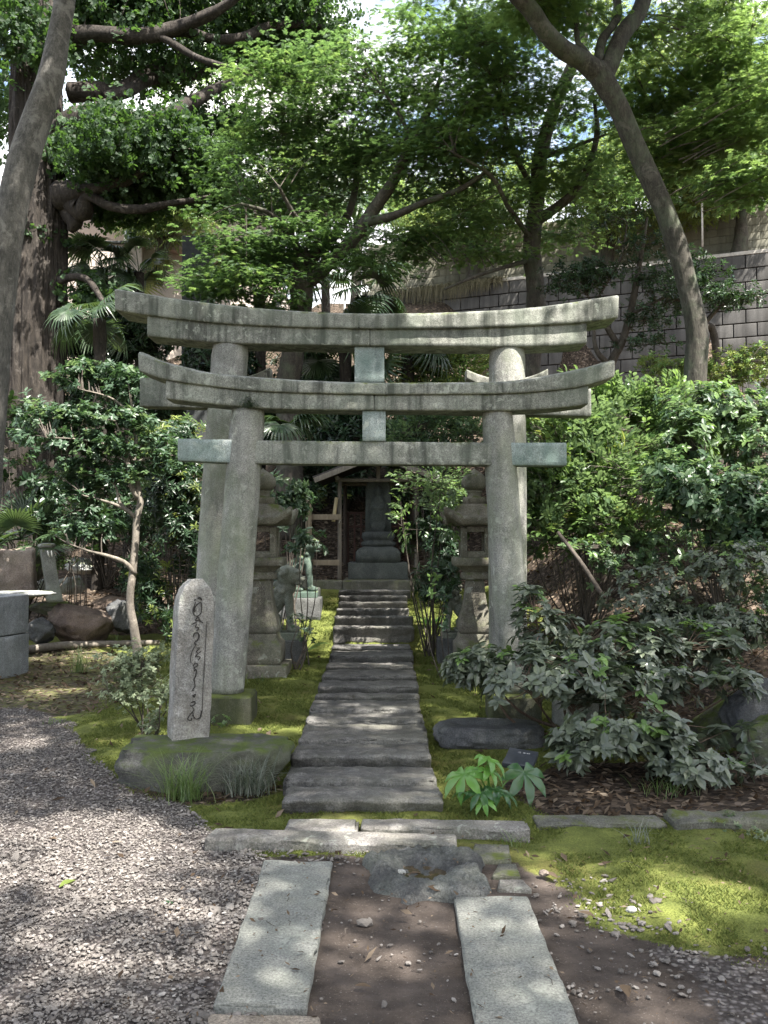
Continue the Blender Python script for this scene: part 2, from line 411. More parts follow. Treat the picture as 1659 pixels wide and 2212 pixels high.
# leaves
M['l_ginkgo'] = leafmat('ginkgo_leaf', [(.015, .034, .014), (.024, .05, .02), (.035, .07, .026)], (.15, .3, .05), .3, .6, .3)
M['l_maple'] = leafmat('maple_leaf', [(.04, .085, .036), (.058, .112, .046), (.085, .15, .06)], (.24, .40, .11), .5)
M['l_maple_lit'] = leafmat('lit_maple_leaf', [(.07, .13, .04), (.095, .165, .048), (.13, .21, .06)], (.34, .5, .13), .52)  # paler copy of the maple leaf, sunlight put into its colour
M['l_back'] = leafmat('far_leaf', [(.09, .15, .045), (.13, .2, .055), (.18, .25, .07)], (.4, .5, .14), .5)
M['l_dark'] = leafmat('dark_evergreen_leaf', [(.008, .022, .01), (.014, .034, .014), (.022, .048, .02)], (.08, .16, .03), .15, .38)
M['l_gloss'] = leafmat('glossy_leaf', [(.028, .054, .03), (.04, .074, .04), (.054, .096, .05)], (.14, .28, .08), .2, .45, .42)
M['l_front'] = leafmat('grey_green_leaf', [(.068, .084, .062), (.09, .11, .078), (.12, .145, .09)], (.12, .2, .07), .15, .38, .65)
M['l_young'] = leafmat('young_leaf', [(.085, .155, .045), (.115, .2, .055), (.155, .25, .075)], (.33, .5, .12), .35, .4)
M['l_green'] = leafmat('mid_green_leaf', [(.055, .095, .044), (.08, .13, .058), (.112, .17, .076)], (.27, .4, .14), .36, .36)
M['l_yellow'] = leafmat('yellow_green_leaf', [(.09, .13, .032), (.13, .175, .042), (.18, .23, .055)], (.4, .46, .1), .35, .42)
M['l_azalea'] = leafmat('azalea_leaf', [(.12, .155, .085), (.17, .21, .12), (.24, .28, .17)], (.32, .4, .18), .25, .5)
M['l_fatsia'] = leafmat('fatsia_leaf', [(.09, .21, .04), (.12, .26, .05)], (.3, .55, .06), .25, .3, .6)
M['l_fatsia_d'] = leafmat('fatsia_dark_leaf', [(.025, .075, .025), (.04, .1, .03)], (.15, .35, .05), .2, .3, .6)
M['l_palm'] = leafmat('palm_leaf', [(.02, .04, .02), (.035, .062, .03), (.05, .085, .04)], (.2, .32, .08), .2, .35, .6)
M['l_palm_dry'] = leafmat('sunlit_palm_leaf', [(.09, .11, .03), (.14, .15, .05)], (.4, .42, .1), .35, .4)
M['l_fern'] = leafmat('fern_leaf', [(.03, .085, .02), (.05, .12, .03)], (.25, .45, .06), .35, .45)
M['grass'] = leafmat('grass_blade', [(.06, .11, .03), (.1, .16, .045), (.16, .19, .09)], (.3, .42, .1), .3, .4)
M['grass_grey'] = leafmat('grey_grass_blade', [(.075, .095, .07), (.12, .14, .11), (.2, .2, .17)], (.25, .32, .15), .2, .4)
M['mossblade'] = leafmat('moss_tuft', [(.062, .082, .024), (.104, .128, .034), (.152, .168, .048)], (.25, .3, .07), .2, .85, .1)
M['litter'] = leafmat('dead_leaf', [(.03, .021, .015), (.065, .046, .031), (.12, .09, .064), (.2, .16, .12)], (.25, .15, .08), .15, .8, .1)
M['drygrass'] = leafmat('hanging_dry_grass', [(.1, .1, .06), (.18, .16, .1), (.26, .23, .15)], (.3, .28, .15), .2, .6, .2)
def pebble_mat():
    b = NB('pebble'); g = b.n('ShaderNodeNewGeometry')
    c = b.ramp(g.outputs['Random Per Island'], [(0, (.095, .085, .077)), (.35, (.135, .122, .111)), (.7, (.175, .159, .146)), (.96, (.22, .203, .188)), (1, (.32, .30, .28))])
    b.bsdf(b.mix(1, c, b.ramp(b.noise(70, 3), [(.3, .8), (.7, 1.2)]), 'MULTIPLY'), .8, spec=.2); return b.m
M['pebble'] = pebble_mat()
def ground_mat():
    b = NB('ground'); at = b.n('ShaderNodeAttribute', attribute_name='zone'); sp = b.n('ShaderNodeSeparateColor'); b.l(at.outputs['Color'], sp.inputs[0])
    v = b.n('ShaderNodeTexVoronoi'); v.inputs['Scale'].default_value = 42; b.l(b.obj(), v.inputs['Vector'])
    sv = b.n('ShaderNodeSeparateColor'); b.l(v.outputs['Color'], sv.inputs[0])
    N1 = b.noise(1.3, 6, .65); N2 = b.noise(16, 5, .7); N3 = b.noise(120, 3, .7); N4 = b.noise(5, 5, .65)
    grav = b.ramp(sv.outputs[0], [(0, (.07, .062, .058)), (.5, (.14, .125, .12)), (1, (.27, .245, .235))])
    grav = b.mix(b.ramp(v.outputs['Distance'], [(.25, 0), (.6, .85)]), grav, (.045, .038, .035))
    dirt = b.mix(b.ramp(N4, [(.3, 0), (.7, 1)]), (.04, .032, .027), (.095, .078, .068))
    dirt = b.mix(b.ramp(N3, [(.62, 0), (.7, .8)]), dirt, (.2, .175, .155))
    dirt = b.mix(b.ramp(N2, [(.6, 0), (.75, .6)]), dirt, (.022, .018, .015))
    moss = b.mix(b.ramp(N4, [(.3, 0), (.72, 1)]), (.068, .084, .022), (.152, .17, .044))
    moss = b.mix(b.ramp(N1, [(.5, 0), (.68, .55)]), moss, (.12, .082, .035))
    moss = b.mix(1, moss, b.ramp(N3, [(.3, .6), (.7, 1.45)]), 'MULTIPLY')
    v2 = b.n('ShaderNodeTexVoronoi'); v2.inputs['Scale'].default_value = 26; b.l(b.obj((1, 1.4, 1)), v2.inputs['Vector'])
    sv2 = b.n('ShaderNodeSeparateColor'); b.l(v2.outputs['Color'], sv2.inputs[0])
    lit = b.ramp(sv2.outputs[0], [(0, (.018, .014, .011)), (.5, (.045, .034, .025)), (.85, (.085, .064, .047)), (1, (.16, .125, .1))])
    jit = b.math('MULTIPLY', b.math('SUBTRACT', N2, .5), .7)
    def th(sock): return b.ramp(b.math('ADD', sock, jit), [(.38, 0), (.62, 1)])
    c = b.mix(th(sp.outputs[2]), dirt, lit); c = b.mix(th(sp.outputs[1]), c, moss); c = b.mix(th(sp.outputs[0]), c, grav)
    h = b.math('ADD', b.math('MULTIPLY', N3, .5), b.math('ADD', N2, b.math('MULTIPLY', b.math('MULTIPLY', v.outputs['Distance'], -1.2), sp.outputs[0])))
    b.bsdf(c, .92, h, .7, .02, spec=.15); return b.m
M['ground'] = ground_mat()
def wall_mat(name, base, dark, streak=.5):
    b = NB(name); A = b.noise(1.2, 6, .6); S = b.noise(60, 3, .7); st = b.noise(1, 5, .6, b.obj((5, 5, .35)))
    c = b.mix(b.ramp(A, [(.3, 0), (.7, 1)]), dark, base); c = b.mix(1, c, b.ramp(S, [(.3, .8), (.7, 1.2)]), 'MULTIPLY')
    c = b.mix(b.math('MULTIPLY', b.ramp(st, [(.42, 0), (.68, 1)]), streak), c, tuple(x * .4 for x in dark))
    b.bsdf(c, .85, S, .3, .008); return b.m
M['blockwall'] = wall_mat('brown_blocks', (.122, .118, .113), (.06, .058, .055), .65)
M['concrete'] = wall_mat('concrete_block', (.27, .26, .21), (.16, .155, .12), .6)
M['mortar'] = plain('dark_joint', (.03, .028, .027), .9)
M['capstone'] = plain('pale_coping', (.45, .42, .38), .8)
M['plaster'] = wall_mat('beige_render', (.46, .40, .35), (.33, .29, .25), .25)
M['plaster2'] = wall_mat('pinkish_render', (.42, .34, .29), (.32, .26, .22), .1)
M['dkpanel'] = plain('dark_panel', (.05, .055, .055), .7)
M['glass'] = plain('window_glass', (.16, .2, .23), .1, .1, spec=.6)
M['white'] = plain('white_paint', (.7, .7, .68), .6, .06)
M['tileroof'] = plain('grey_tile', (.25, .26, .28), .6)
# ================================================================ GROUND
def gp(poly): return np.array([G(max(-1500, x), y)[:2] for x, y in poly])
def inside(P2, poly):
    x, y = P2[:, 0], P2[:, 1]; r = np.zeros(len(x), bool); n = len(poly)
    for i in range(n):
        x1, y1 = poly[i]; x2, y2 = poly[(i + 1) % n]
        c = ((y1 > y) != (y2 > y)); xx = (x2 - x1) * (y - y1) / (y2 - y1 + 1e-12) + x1
        r ^= c & (x < xx)
    return r
POLY_G = gp([(-700, 1545), (60, 1528), (150, 1560), (200, 1635), (280, 1705), (400, 1738), (480, 1792), (560, 1855), (590, 1868), (460, 2230), (380, 3000), (-1500, 3000)])
POLY_G2 = gp([(1500, 2075), (1380, 2040), (1420, 2020), (1700, 2085), (2200, 2120), (2200, 3000), (1620, 3000), (1560, 2212)])
POLY_D = gp([(560, 1850), (1060, 1850), (1110, 1850), (1160, 1880), (1215, 1900), (1290, 1985), (1440, 2038), (1680, 2065), (2200, 2100), (2200, 3000), (300, 3000)])
POLY_L = gp([(1090, 1690), (1250, 1640), (2000, 1600), (2000, 1775), (1450, 1765), (1180, 1758)])
POLY_L2 = gp([(-600, 1380), (200, 1400), (340, 1420), (360, 1500), (150, 1545), (-600, 1545)])
POLY_L3 = gp([(330, 1650), (600, 1640), (610, 1700), (560, 1720), (400, 1735), (300, 1710)])
def zones(x, y):
    out = np.zeros((len(x), 4)); out[:, 3] = 1
    for k in range(4):
        q = np.stack([x, y, np.full(len(x), 3.7 * k)], 1)
        jx = (fbm(q * np.array([4.5, 4.5, 1]), 3) - .5) * .3; jy = (fbm(q * np.array([4.5, 4.5, 1]) + 50, 3) - .5) * .3
        p = np.stack([x + jx + (k % 2) * .012, y + jy + (k // 2) * .012], 1)
        g = inside(p, POLY_G); g2 = inside(p, POLY_G2); d = inside(p, POLY_D); l = inside(p, POLY_L); l2 = inside(p, POLY_L2); l3 = inside(p, POLY_L3)
        hill = (y + jy > 12.6) | ((x + jx > 1.75 + .25 * np.sin(y * 2)) & (y > 6.6))
        z = np.zeros((len(x), 3)); z[:, 1] = 1
        z[hill] = (0, .12, .88); z[l2] = (0, .45, .55); z[l3] = (0, .3, .7); z[l] = (0, .05, .95); z[d] = (0, 0, 0); z[g2] = (.8, 0, 0); z[g] = (1, 0, 0)
        far = (np.abs(x) > 9) | (y > 24) | (y < -3)
        z[far & ~hill] = (.2, .3, .5)
        out[:, :3] += z / 4
    return out
def axis(lo, hi, step, grow, far):
    a = list(np.arange(lo, hi + 1e-6, step)); s = step
    while a[-1] < far: s *= grow; a.append(a[-1] + s)
    s = step
    while a[0] > -far: s *= grow; a.insert(0, a[0] - s)
    return np.array(a)
gx = axis(-4.2, 4.4, .04, 1.16, 420); gy = axis(2.0, 13.2, .04, 1.12, 420)
X, Y_ = np.meshgrid(gx, gy, indexing='ij'); xf, yf = X.ravel(), Y_.ravel(); zf = H(xf, yf)
near = ((np.abs(xf) < 6) & (yf > 0) & (yf < 16)).astype(float)
zn = zones(xf, yf)
q3 = np.stack([xf, yf, zf * 0], 1)
zf = zf + near * ((fbm(q3 * 1.1, 3) - .5) * .06 + (fbm(q3 * 7, 3) - .5) * (.016 + .03 * zn[:, 1])) - .012
pr_c = (G(785, 1890) + G(1070, 1890)) / 2
zf = zf - .035 * (1 - sstep(.75, 1.0, np.hypot((xf - pr_c[0]) / .27, (yf - pr_c[1]) / .24)))
def onground(x, y, d=0):
    return float(H(x, y)) + d
nx_, ny_ = len(gx), len(gy); idx = np.arange(nx_ * ny_).reshape(nx_, ny_)
gF = np.stack([idx[:-1, :-1], idx[1:, :-1], idx[1:, 1:], idx[:-1, 1:]], -1).reshape(-1, 4)
o = mk('ground', (np.stack([xf, yf, zf], 1), gF), M['ground'], attr=zn); tag(o, kind='structure')
# pebbles, grit, moss tufts, litter
def scatter_poly(n, xr, yr, dens):
    x = R0.uniform(*xr, n); y = yr[0] + (yr[1] - yr[0]) * R0.random(n) ** 1.5
    z = zones(x, y); keep = R0.random(n) < dens(z, x, y); return x[keep], y[keep]
TE = np.array([(0, .525731, .850651), (0, -.525731, .850651), (.850651, 0, .525731)])
def pebbles(x, y, s, name):
    V0, F0 = ICO[1]; n = len(x); rr = R0
    sc = np.stack([s * rr.uniform(.7, 1.5, n), s * rr.uniform(.6, 1.1, n), s * rr.uniform(.28, .6, n)], 1)
    a = rr.uniform(0, 2 * PI, n); ca, sa = np.cos(a), np.sin(a)
    W = V0[None] * (1 + rr.normal(0, .13, (n, len(V0), 1))) * sc[:, None, :]
    tl = rr.normal(0, .25, n)[:, None]; W[:, :, 2] += W[:, :, 0] * tl
    Xr = W[:, :, 0] * ca[:, None] - W[:, :, 1] * sa[:, None]; Yr = W[:, :, 0] * sa[:, None] + W[:, :, 1] * ca[:, None]
    zz = H(x, y) + sc[:, 2] * .2 - .004 + (fbm(np.stack([x, y, x * 0], 1) * 1.1, 3) - .5) * .06
    V = np.stack([Xr + x[:, None], Yr + y[:, None], W[:, :, 2] + zz[:, None]], -1).reshape(-1, 3)
    F = (F0[None] + (np.arange(n) * len(V0))[:, None, None]).reshape(-1, 3)
    o = mk(name, (V, F), M['pebble'], smooth=False); return o
x1, y1 = scatter_poly(175000, (-3.6, .2), (2.0, 9.0), lambda z, x, y: (z[:, 0] > .3) * (.55 + .45 * (fbm(np.stack([x, y, x * 0], 1) * 2.2, 2) > .42)))
s1 = R0.lognormal(math.log(.0045), .42, len(x1))
x2, y2 = scatter_poly(9000, (-.7, 3.4), (2.2, 5.2), lambda z, x, y: ((z.sum(1) < 1.3) * .14 + (z[:, 0] > .4) * .7))
s2 = R0.lognormal(math.log(.0042), .5, len(x2))
ex, ey, es = [], [], []
for (px, py, n, sp) in ((1290, 1960, 80, .16), (1250, 1900, 40, .14), (1340, 1990, 60, .14), (1580, 2090, 110, .25), (1480, 2060, 60, .2), (760, 1862, 40, .16), (620, 1850, 60, .18), (540, 1842, 60, .14), (560, 1880, 40, .05), (530, 1980, 60, .06), (495, 2080, 60, .06), (460, 2190, 50, .07), (690, 2000, 14, .1), (960, 2060, 14, .12), (1230, 2130, 40, .08)):
    g = G(px, py); ex += list(R0.normal(g[0], sp, n)); ey += list(R0.normal(g[1], sp * .5, n)); es += list(R0.lognormal(math.log(.0075), .45, n))
tag(pebbles(np.concatenate([x1, x2, ex]), np.concatenate([y1, y2, ey]), np.concatenate([s1, s2, es]), 'gravel'), 'loose grey and pinkish gravel covering the open ground', 'gravel', kind='stuff')
def blades(x, y, h, w, lean, name, mat, zoff=-.015):
    n = len(x); a = R0.uniform(0, 2 * PI, n); b = R0.uniform(0, 2 * PI, n); z = H(x, y) + zoff + (fbm(np.stack([x, y, x * 0], 1) * 1.1, 3) - .5) * .06
    dx, dy = np.cos(a) * w, np.sin(a) * w; lx, ly = np.cos(b) * lean * h, np.sin(b) * lean * h
    V = np.stack([np.stack([x - dx, y - dy, z], 1), np.stack([x + dx, y + dy, z], 1), np.stack([x + lx, y + ly, z + h], 1)], 1).reshape(-1, 3)
    return V, np.arange(3 * n).reshape(n, 3)
xm, ym = scatter_poly(420000, (-2.6, 3.6), (3.2, 12.4), lambda z, x, y: np.clip(z[:, 1] * 1.2 - .1, 0, 1))
patch = fbm(np.stack([xm, ym, xm * 0], 1) * 3, 3)
hh = .008 + .012 * R0.random(len(xm)) * (patch > .45)
o = mk('moss', blades(xm, ym, hh + ym * .0006, .0018 + ym * .0004, 1.0, '', None), M['mossblade'], smooth=False)
tag(o, 'yellow green moss carpet on both sides of the steps', 'moss', kind='stuff')
def flakes(x, y, s, zoff=.0):
    n = len(x); a = R0.uniform(0, 2 * PI, n); z = H(x, y) + zoff + R0.uniform(-.004, .018, n) + (fbm(np.stack([x, y, x * 0], 1) * 1.1, 3) - .5) * .06 - .008
    T = np.array([(-1, 0, 0), (-.2, -.42, .12), (1, 0, .1), (-.1, .42, .14)])
    k1, k2 = R0.normal(0, .35, n), R0.normal(0, .35, n); W = T[None] * s[:, None, None]
    W[:, :, 2] += W[:, :, 0] * k1[:, None] + W[:, :, 1] * k2[:, None]
    ca, sa = np.cos(a)[:, None], np.sin(a)[:, None]
    V = np.stack([W[:, :, 0] * ca - W[:, :, 1] * sa + x[:, None], W[:, :, 0] * sa + W[:, :, 1] * ca + y[:, None], W[:, :, 2] + z[:, None]], -1).reshape(-1, 3)
    b = (np.arange(n) * 4)[:, None]
    return V, np.concatenate([b + np.array([[0, 1, 2]]), b + np.array([[0, 2, 3]])])
xl, yl = scatter_poly(42000, (-5, 5), (4.3, 17), lambda z, x, y: z[:, 2] * .9 + .012 + (np.abs(x + .1) > .6) * z[:, 1] * .03)
o = mk('leaf_litter', flakes(xl, yl, R0.uniform(.014, .034, len(xl)) * (1 + yl * .03)), M['litter'], smooth=False)
Vd = None
xd = R0.uniform(-.9, 1.6, 700); yd = R0.uniform(2.5, 4.6, 700); Vd, Fd = flakes(xd, yd, R0.lognormal(math.log(.008), .5, 700), .026); tw_ = []
for _ in range(110):
    x, y = R0.uniform(-1.6, 2.0), R0.uniform(2.5, 4.9); a_ = R0.uniform(0, 6.28); l_ = R0.uniform(.02, .07); z_ = onground(x, y, .022); tw_.append(tube([(x, y, z_), (x + math.cos(a_) * l_ * .5, y + math.sin(a_) * l_ * .5, z_ + .005), (x + math.cos(a_ + .3) * l_, y + math.sin(a_ + .3) * l_, z_)], [.0014, .0013, .001], 5, .02))
od = mk('debris', [(Vd, Fd, 0)] + [(q[0], q[1], 1) for q in tw_], [M['litter'], M['twig']], smooth=False); tag(od, 'small dark leaf scraps scattered over the soil and pale slabs', 'leaf scraps', kind='stuff')
tag(o, 'brown dead leaves scattered under the shrubs and on the slope behind the shrine', 'leaf litter', kind='stuff')

# ================================================================ SLABS, KERBS
def slab_quad(name, label, cat, corners, th, mat, group=None, seed=0, amp=.007, top=None, chip=.022):
    """flat stone from four ground points (front-left, front-right, back-right, back-left)"""
    c = np.array([G(*p)[:2] if len(p) == 2 else p[:2] for p in corners]); m = c.mean(0); z0 = onground(*m)
    V, F = rbox(2, 2, th, r=.008, step=.05, amp=0); u = (V[:, 0] + 1) / 2; v = (V[:, 1] + 1) / 2
    # rounded edges are in unit space, so rebuild with real lengths
    L1 = np.linalg.norm(c[1] - c[0]); L2 = np.linalg.norm(c[3] - c[0])
    V, F = rbox(L1, L2, th, r=.009, step=.035, amp=amp, ns=11, seed=seed, chip=chip); u = V[:, 0] / L1 + .5; v = V[:, 1] / L2 + .5
    xy = (c[0] * ((1 - u) * (1 - v))[:, None] + c[1] * (u * (1 - v))[:, None] + c[2] * (u * v)[:, None] + c[3] * ((1 - u) * v)[:, None])
    W = np.column_stack([xy, V[:, 2] + z0 - th + (top if top is not None else .02)])
    o = mk(name, (W, F), mat, loc=(m[0], m[1], z0)); return tag(o, label, cat, group)
slab_quad('paving_slab', 'long pale grey paving slab, left of the two in the dark soil', 'paving slab', [(460, 2182), (663, 2187), (718, 1869), (571, 1867)], .10, M['slab'], seed=1, top=.018)
slab_quad('paving_slab', 'long pale grey paving slab, right of the two, running out of the picture', 'paving slab', [(1060, 2420), (1330, 2420), (1140, 1945), (980, 1944)], .10, M['slab'], seed=2, top=.018)
slab_quad('paving_slab', 'tan slab just entering the bottom edge below the left pale slab', 'paving slab', [(400, 2420), (720, 2420), (690, 2204), (452, 2199)], .10, M['tan'], seed=3, top=.015)
def kerb(name, label, p0, p1, depth, h, mat, seed, amp=.012, back=None, z=None):
    a, b = G(*p0), G(*p1); d = b - a; L = float(np.hypot(d[0], d[1])); ang = math.atan2(d[1], d[0])
    VF = rbox(L, depth, h + .08, r=.016, step=.035, amp=amp, ns=13, seed=seed, chip=.02)
    V = VF[0]; V[:, 1] += depth / 2; V[:, 2] -= .08
    fr = (V[:, 1] < .02) & (V[:, 2] < h - .01)
    V[:, 1] -= fr * (fbm(V * np.array([12, 9, 22]) + seed, 3) - .5) * .045
    V[:, 0] += L / 2
    W, F = place((V, VF[1]), (a[0], a[1], a[2]), ang)[:2]
    o = mk(name, (W, F), mat, loc=a); return tag(o, label, 'kerb stone', None)
kerb('kerb_stone', 'long rough-faced kerb stone in front of the steps, nearest the viewer', (442, 1832), (986, 1848), .165, .05, M['kerb'], 21, .006)
kerb('kerb_stone', 'short flat grey kerb piece behind the long front kerb, left end', (612, 1812), (771, 1813), .20, .042, M['kerb'], 22, .004)
kerb('kerb_stone', 'long dark kerb stone running right behind the front kerb to the moss', (778, 1806), (1146, 1811), .15, .046, M['kerb'], 23, .006)
kerb('kerb_stone', 'mossy kerb stone half sunk under the leaf litter, below the grey leaved shrub', (1160, 1783), (1440, 1783), .16, .008, M['kerbmoss'], 24, .012)
kerb('kerb_stone', 'grey kerb stone at the right edge beside the green moss', (1462, 1790), (1780, 1786), .2, .035, M['kerbmoss'], 25, .02)
slab_quad('flat_stone', 'small square flat stone in the moss beside the end of the front kerb', 'flat stone', [(1015, 1862), (1105, 1862), (1100, 1828), (1025, 1828)], .06, M['kerbmoss'], seed=4, top=.012)
slab_quad('flat_stone', 'small mossy stone between the puddle rock and the right moss', 'flat stone', [(1062, 1895), (1125, 1895), (1115, 1868), (1075, 1868)], .05, M['kerbmoss'], seed=5, top=.008)
slab_quad('flat_stone', 'dark flat stone at the head of the right pale slab', 'flat stone', [(1075, 1922), (1150, 1922), (1130, 1902), (1078, 1902)], .05, M['kerb'], seed=6, top=.006)
# rock with a puddle
c = (G(785, 1890) + G(1070, 1890)) / 2; W_ = PX(1072, G(930, 1890)[1]) - PX(782, G(930, 1890)[1])
gxs = np.linspace(-1, 1, 90); u, v = np.meshgrid(gxs, gxs, indexing='ij'); rr = np.sqrt(np.abs(u) ** 2.6 + np.abs(v) ** 2.6) ** .8 + (fbm(np.stack([u * 2.2, v * 1.8, u * 0], -1), 3) - .5) * .62
ht = .03 * (1 - sstep(.7, 1.02, rr)) + (1 - np.abs(2 * fbm(np.stack([u * 9, v * 11, u * 0 + 8], -1), 3) - 1) - .6) * .03 * (1 - sstep(.8, 1, rr)) * sstep(.7, 1.2, np.sqrt(((u + .1) / .42) ** 2 + ((v + .05) / .36) ** 2)) + (1 - np.abs(2 * fbm(np.stack([u * 3.2, v * 3.6, u * 0 + 4], -1), 4) - 1) - .62) * .05 * (1 - sstep(.75, 1.0, rr)) * (1 - sstep(.8, 1.1, rr)) - sstep(.85, 1.1, rr) * .12
pr = np.sqrt(((u + .1) / .42) ** 2 + ((v + .05) / .36) ** 2) + (fbm(np.stack([u * 4, v * 4, u * 0 + 9], -1), 2) - .5) * .3
ht = ht - .03 * (1 - sstep(.75, 1.15, pr))
V = np.stack([u.ravel() * W_ / 2 + c[0], v.ravel() * .33 + c[1], ht.ravel() + c[2] - .005], 1); ii = np.arange(8100).reshape(90, 90)
pool_root = thing('puddle_rock', 'low rough grey rock holding a small muddy puddle between the two pale slabs', 'rock', (c[0], c[1], c[2]))
mk('rock_body', (V, np.stack([ii[:-1, :-1], ii[1:, :-1], ii[1:, 1:], ii[:-1, 1:]], -1).reshape(-1, 4)), M['pudrock'], pool_root)
a = np.linspace(0, 2 * PI, 40, endpoint=False)
rings = [np.stack([c[0] - .1 * W_ / 2 + np.cos(a) * .43 * W_ / 2 * k, c[1] - .015 + np.sin(a) * .125 * k, np.full(40, c[2] + .008 + 0 * k)], 1) for k in (1, .5, .02)]
mk('puddle', loft(rings, False), M['water'], pool_root)
for k, (px, py, s, lab) in enumerate([(867, 1889, .02, 'white pebble lying in the muddy puddle'), (812, 1853, .022, 'grey pebble just below the front kerb'), (1175, 1891, .022, 'brown pebble on the dark soil right of the flat stones'), (1364, 1969, .018, 'pale oblong pebble on the soil beside the moss')]):
    g = G(px, py); o = mk('pebble', place(rock(s * 1.25, s * .8, s * .75, seed=60 + k, sub=3, facet=.5), (g[0], g[1], g[2] + s * .45)), M['whiterock'] if k in (0, 3) else M['brownrock'], loc=g)
    tag(o, lab, 'pebble')
# fallen leaves lying apart
for k, (px, py, s, lab) in enumerate([(1352, 2146, .045, 'large tan dead leaf on the dark soil near the bottom right'), (1268, 1960 + 20, .04, 'curled grey dead leaf beside the pebbles on the right soil'), (895, 1891, .03, 'yellowish dead leaf stuck to the puddle edge'),
        (785, 2136, .03, 'thin tan leaf on the soil between the slabs near the bottom'), (145, 1913, .05, 'yellow green leaf lying on the sunlit gravel'), (360, 1955, .03, 'small dark green leaf on the gravel left of the slab'), (1190, 1895, .045, 'narrow pale leaf on soil beside the brown pebble')]):
    g = G(px, py); n = 9; t = np.linspace(0, 1, n); wdt = np.sin(PI * t ** .8) * .42; a0 = R0.uniform(0, 6.28)
    top = np.stack([(t - .5) * 2, wdt, .16 * np.sin(PI * t) + .1 * wdt], 1); mid = np.stack([(t - .5) * 2, wdt * 0, .05 * np.sin(PI * t)], 1); bot = np.stack([(t - .5) * 2, -wdt, .22 * np.sin(PI * t)], 1)
    V = np.vstack([top, mid, bot]) * s; F = [[i, i + 1, n + i + 1, n + i] for i in range(n - 1)] + [[n + i, n + i + 1, 2 * n + i + 1, 2 * n + i] for i in range(n - 1)]
    V, F = place((V, np.array(F)), (g[0], g[1], g[2] + .008), a0)
    o = mk('fallen_leaf', (V, F), M['litter'] if k not in (4, 5) else M['l_yellow' if k == 4 else 'l_dark'], loc=g); tag(o, lab, 'fallen leaf', 'single leaves lying on the ground')

# ================================================================ STEPS
ORD = ['lowest, thick worn', 'second', 'third', 'fourth', 'fifth', 'sixth', 'seventh', 'eighth', 'ninth', 'tenth', 'eleventh', 'twelfth', 'thirteenth', 'fourteenth', 'fifteenth', 'sixteenth', 'seventeenth', 'topmost']
#   Yfront, z top, px left, px right
ST = [(5.09, .070, 609.5, 957), (5.46, .078, 614, 944), (5.86, .126, 629, 931), (6.32, .132, 647, 926), (6.89, .142, 660, 917), (7.32, .147, 668, 909), (7.83, .165, 679, 905), (8.14, .196, 685, 903.5), (8.63, .215, 695, 900), (9.2, .226, 704, 894),
      (9.67, .268, 711, 894), (10.3, .28, 716, 888), (10.68, .47, 720, 895), (10.95, .565, 722, 892), (11.2, .635, 727, 884), (11.45, .70, 731, 880), (11.7, .76, 733, 880), (11.95, .815, 731, 887)]
for i, (yf_, zt, xl_, xr_) in enumerate(ST):
    yb = (ST[i + 1][0] if i + 1 < len(ST) else 12.3) - (.03 if i not in (0, 2, 4) else .014)
    if i in (11,): yb = 10.9
    if i >= 12: yb += .1
    flush = i in (1, 3, 5)
    x0, x1_ = PX(xl_, yf_), PX(xr_, yf_); h = .2; d = yb - yf_
    V, F = rbox(x1_ - x0, d, h, r=.02, step=.018, amp=.011, ns=9, seed=30 + i, chip=.04)
    topm = V[:, 2] > h - .03
    V[:, 2] += topm * ((fbm(V * np.array([9, 22, 1]) + i * 3.3, 3) - .5) * .02 + (noise(V * np.array([34, 60, 1]) + i) - .5) * .007)
    fr = V[:, 1] < -d / 2 + .03
    V[:, 1] -= fr * (fbm(V * np.array([5, 1, 9]) + i * 5.1, 3) - .5) * (.06 if not flush else .014)
    if not flush: V[:, 1] += np.clip((h - .02 - V[:, 2]) / .08, 0, 1) * .045 * (V[:, 1] < -d / 2 + .06)
    V[:, 2] -= (V[:, 1] + d / 2) / d * (.022 if not flush else .012) * (V[:, 2] > h * .5)
    V[:, 1] += d / 2 + yf_; V[:, 0] += (x0 + x1_) / 2; V[:, 2] += zt - h
    V[:, 0] += (R0.random() - .5) * .01
    o = mk('stone_step', (V, F), M['step' if (i * 7) % 3 else 'step2'], loc=((x0 + x1_) / 2, yf_ + d / 2, zt - h))
    tag(o, f'{ORD[i]} stone step of the path, counted up from the kerb' if i else 'thick worn stone step lowest on the path, nearest the kerb', 'stone step', 'stone steps of the path to the shrine')

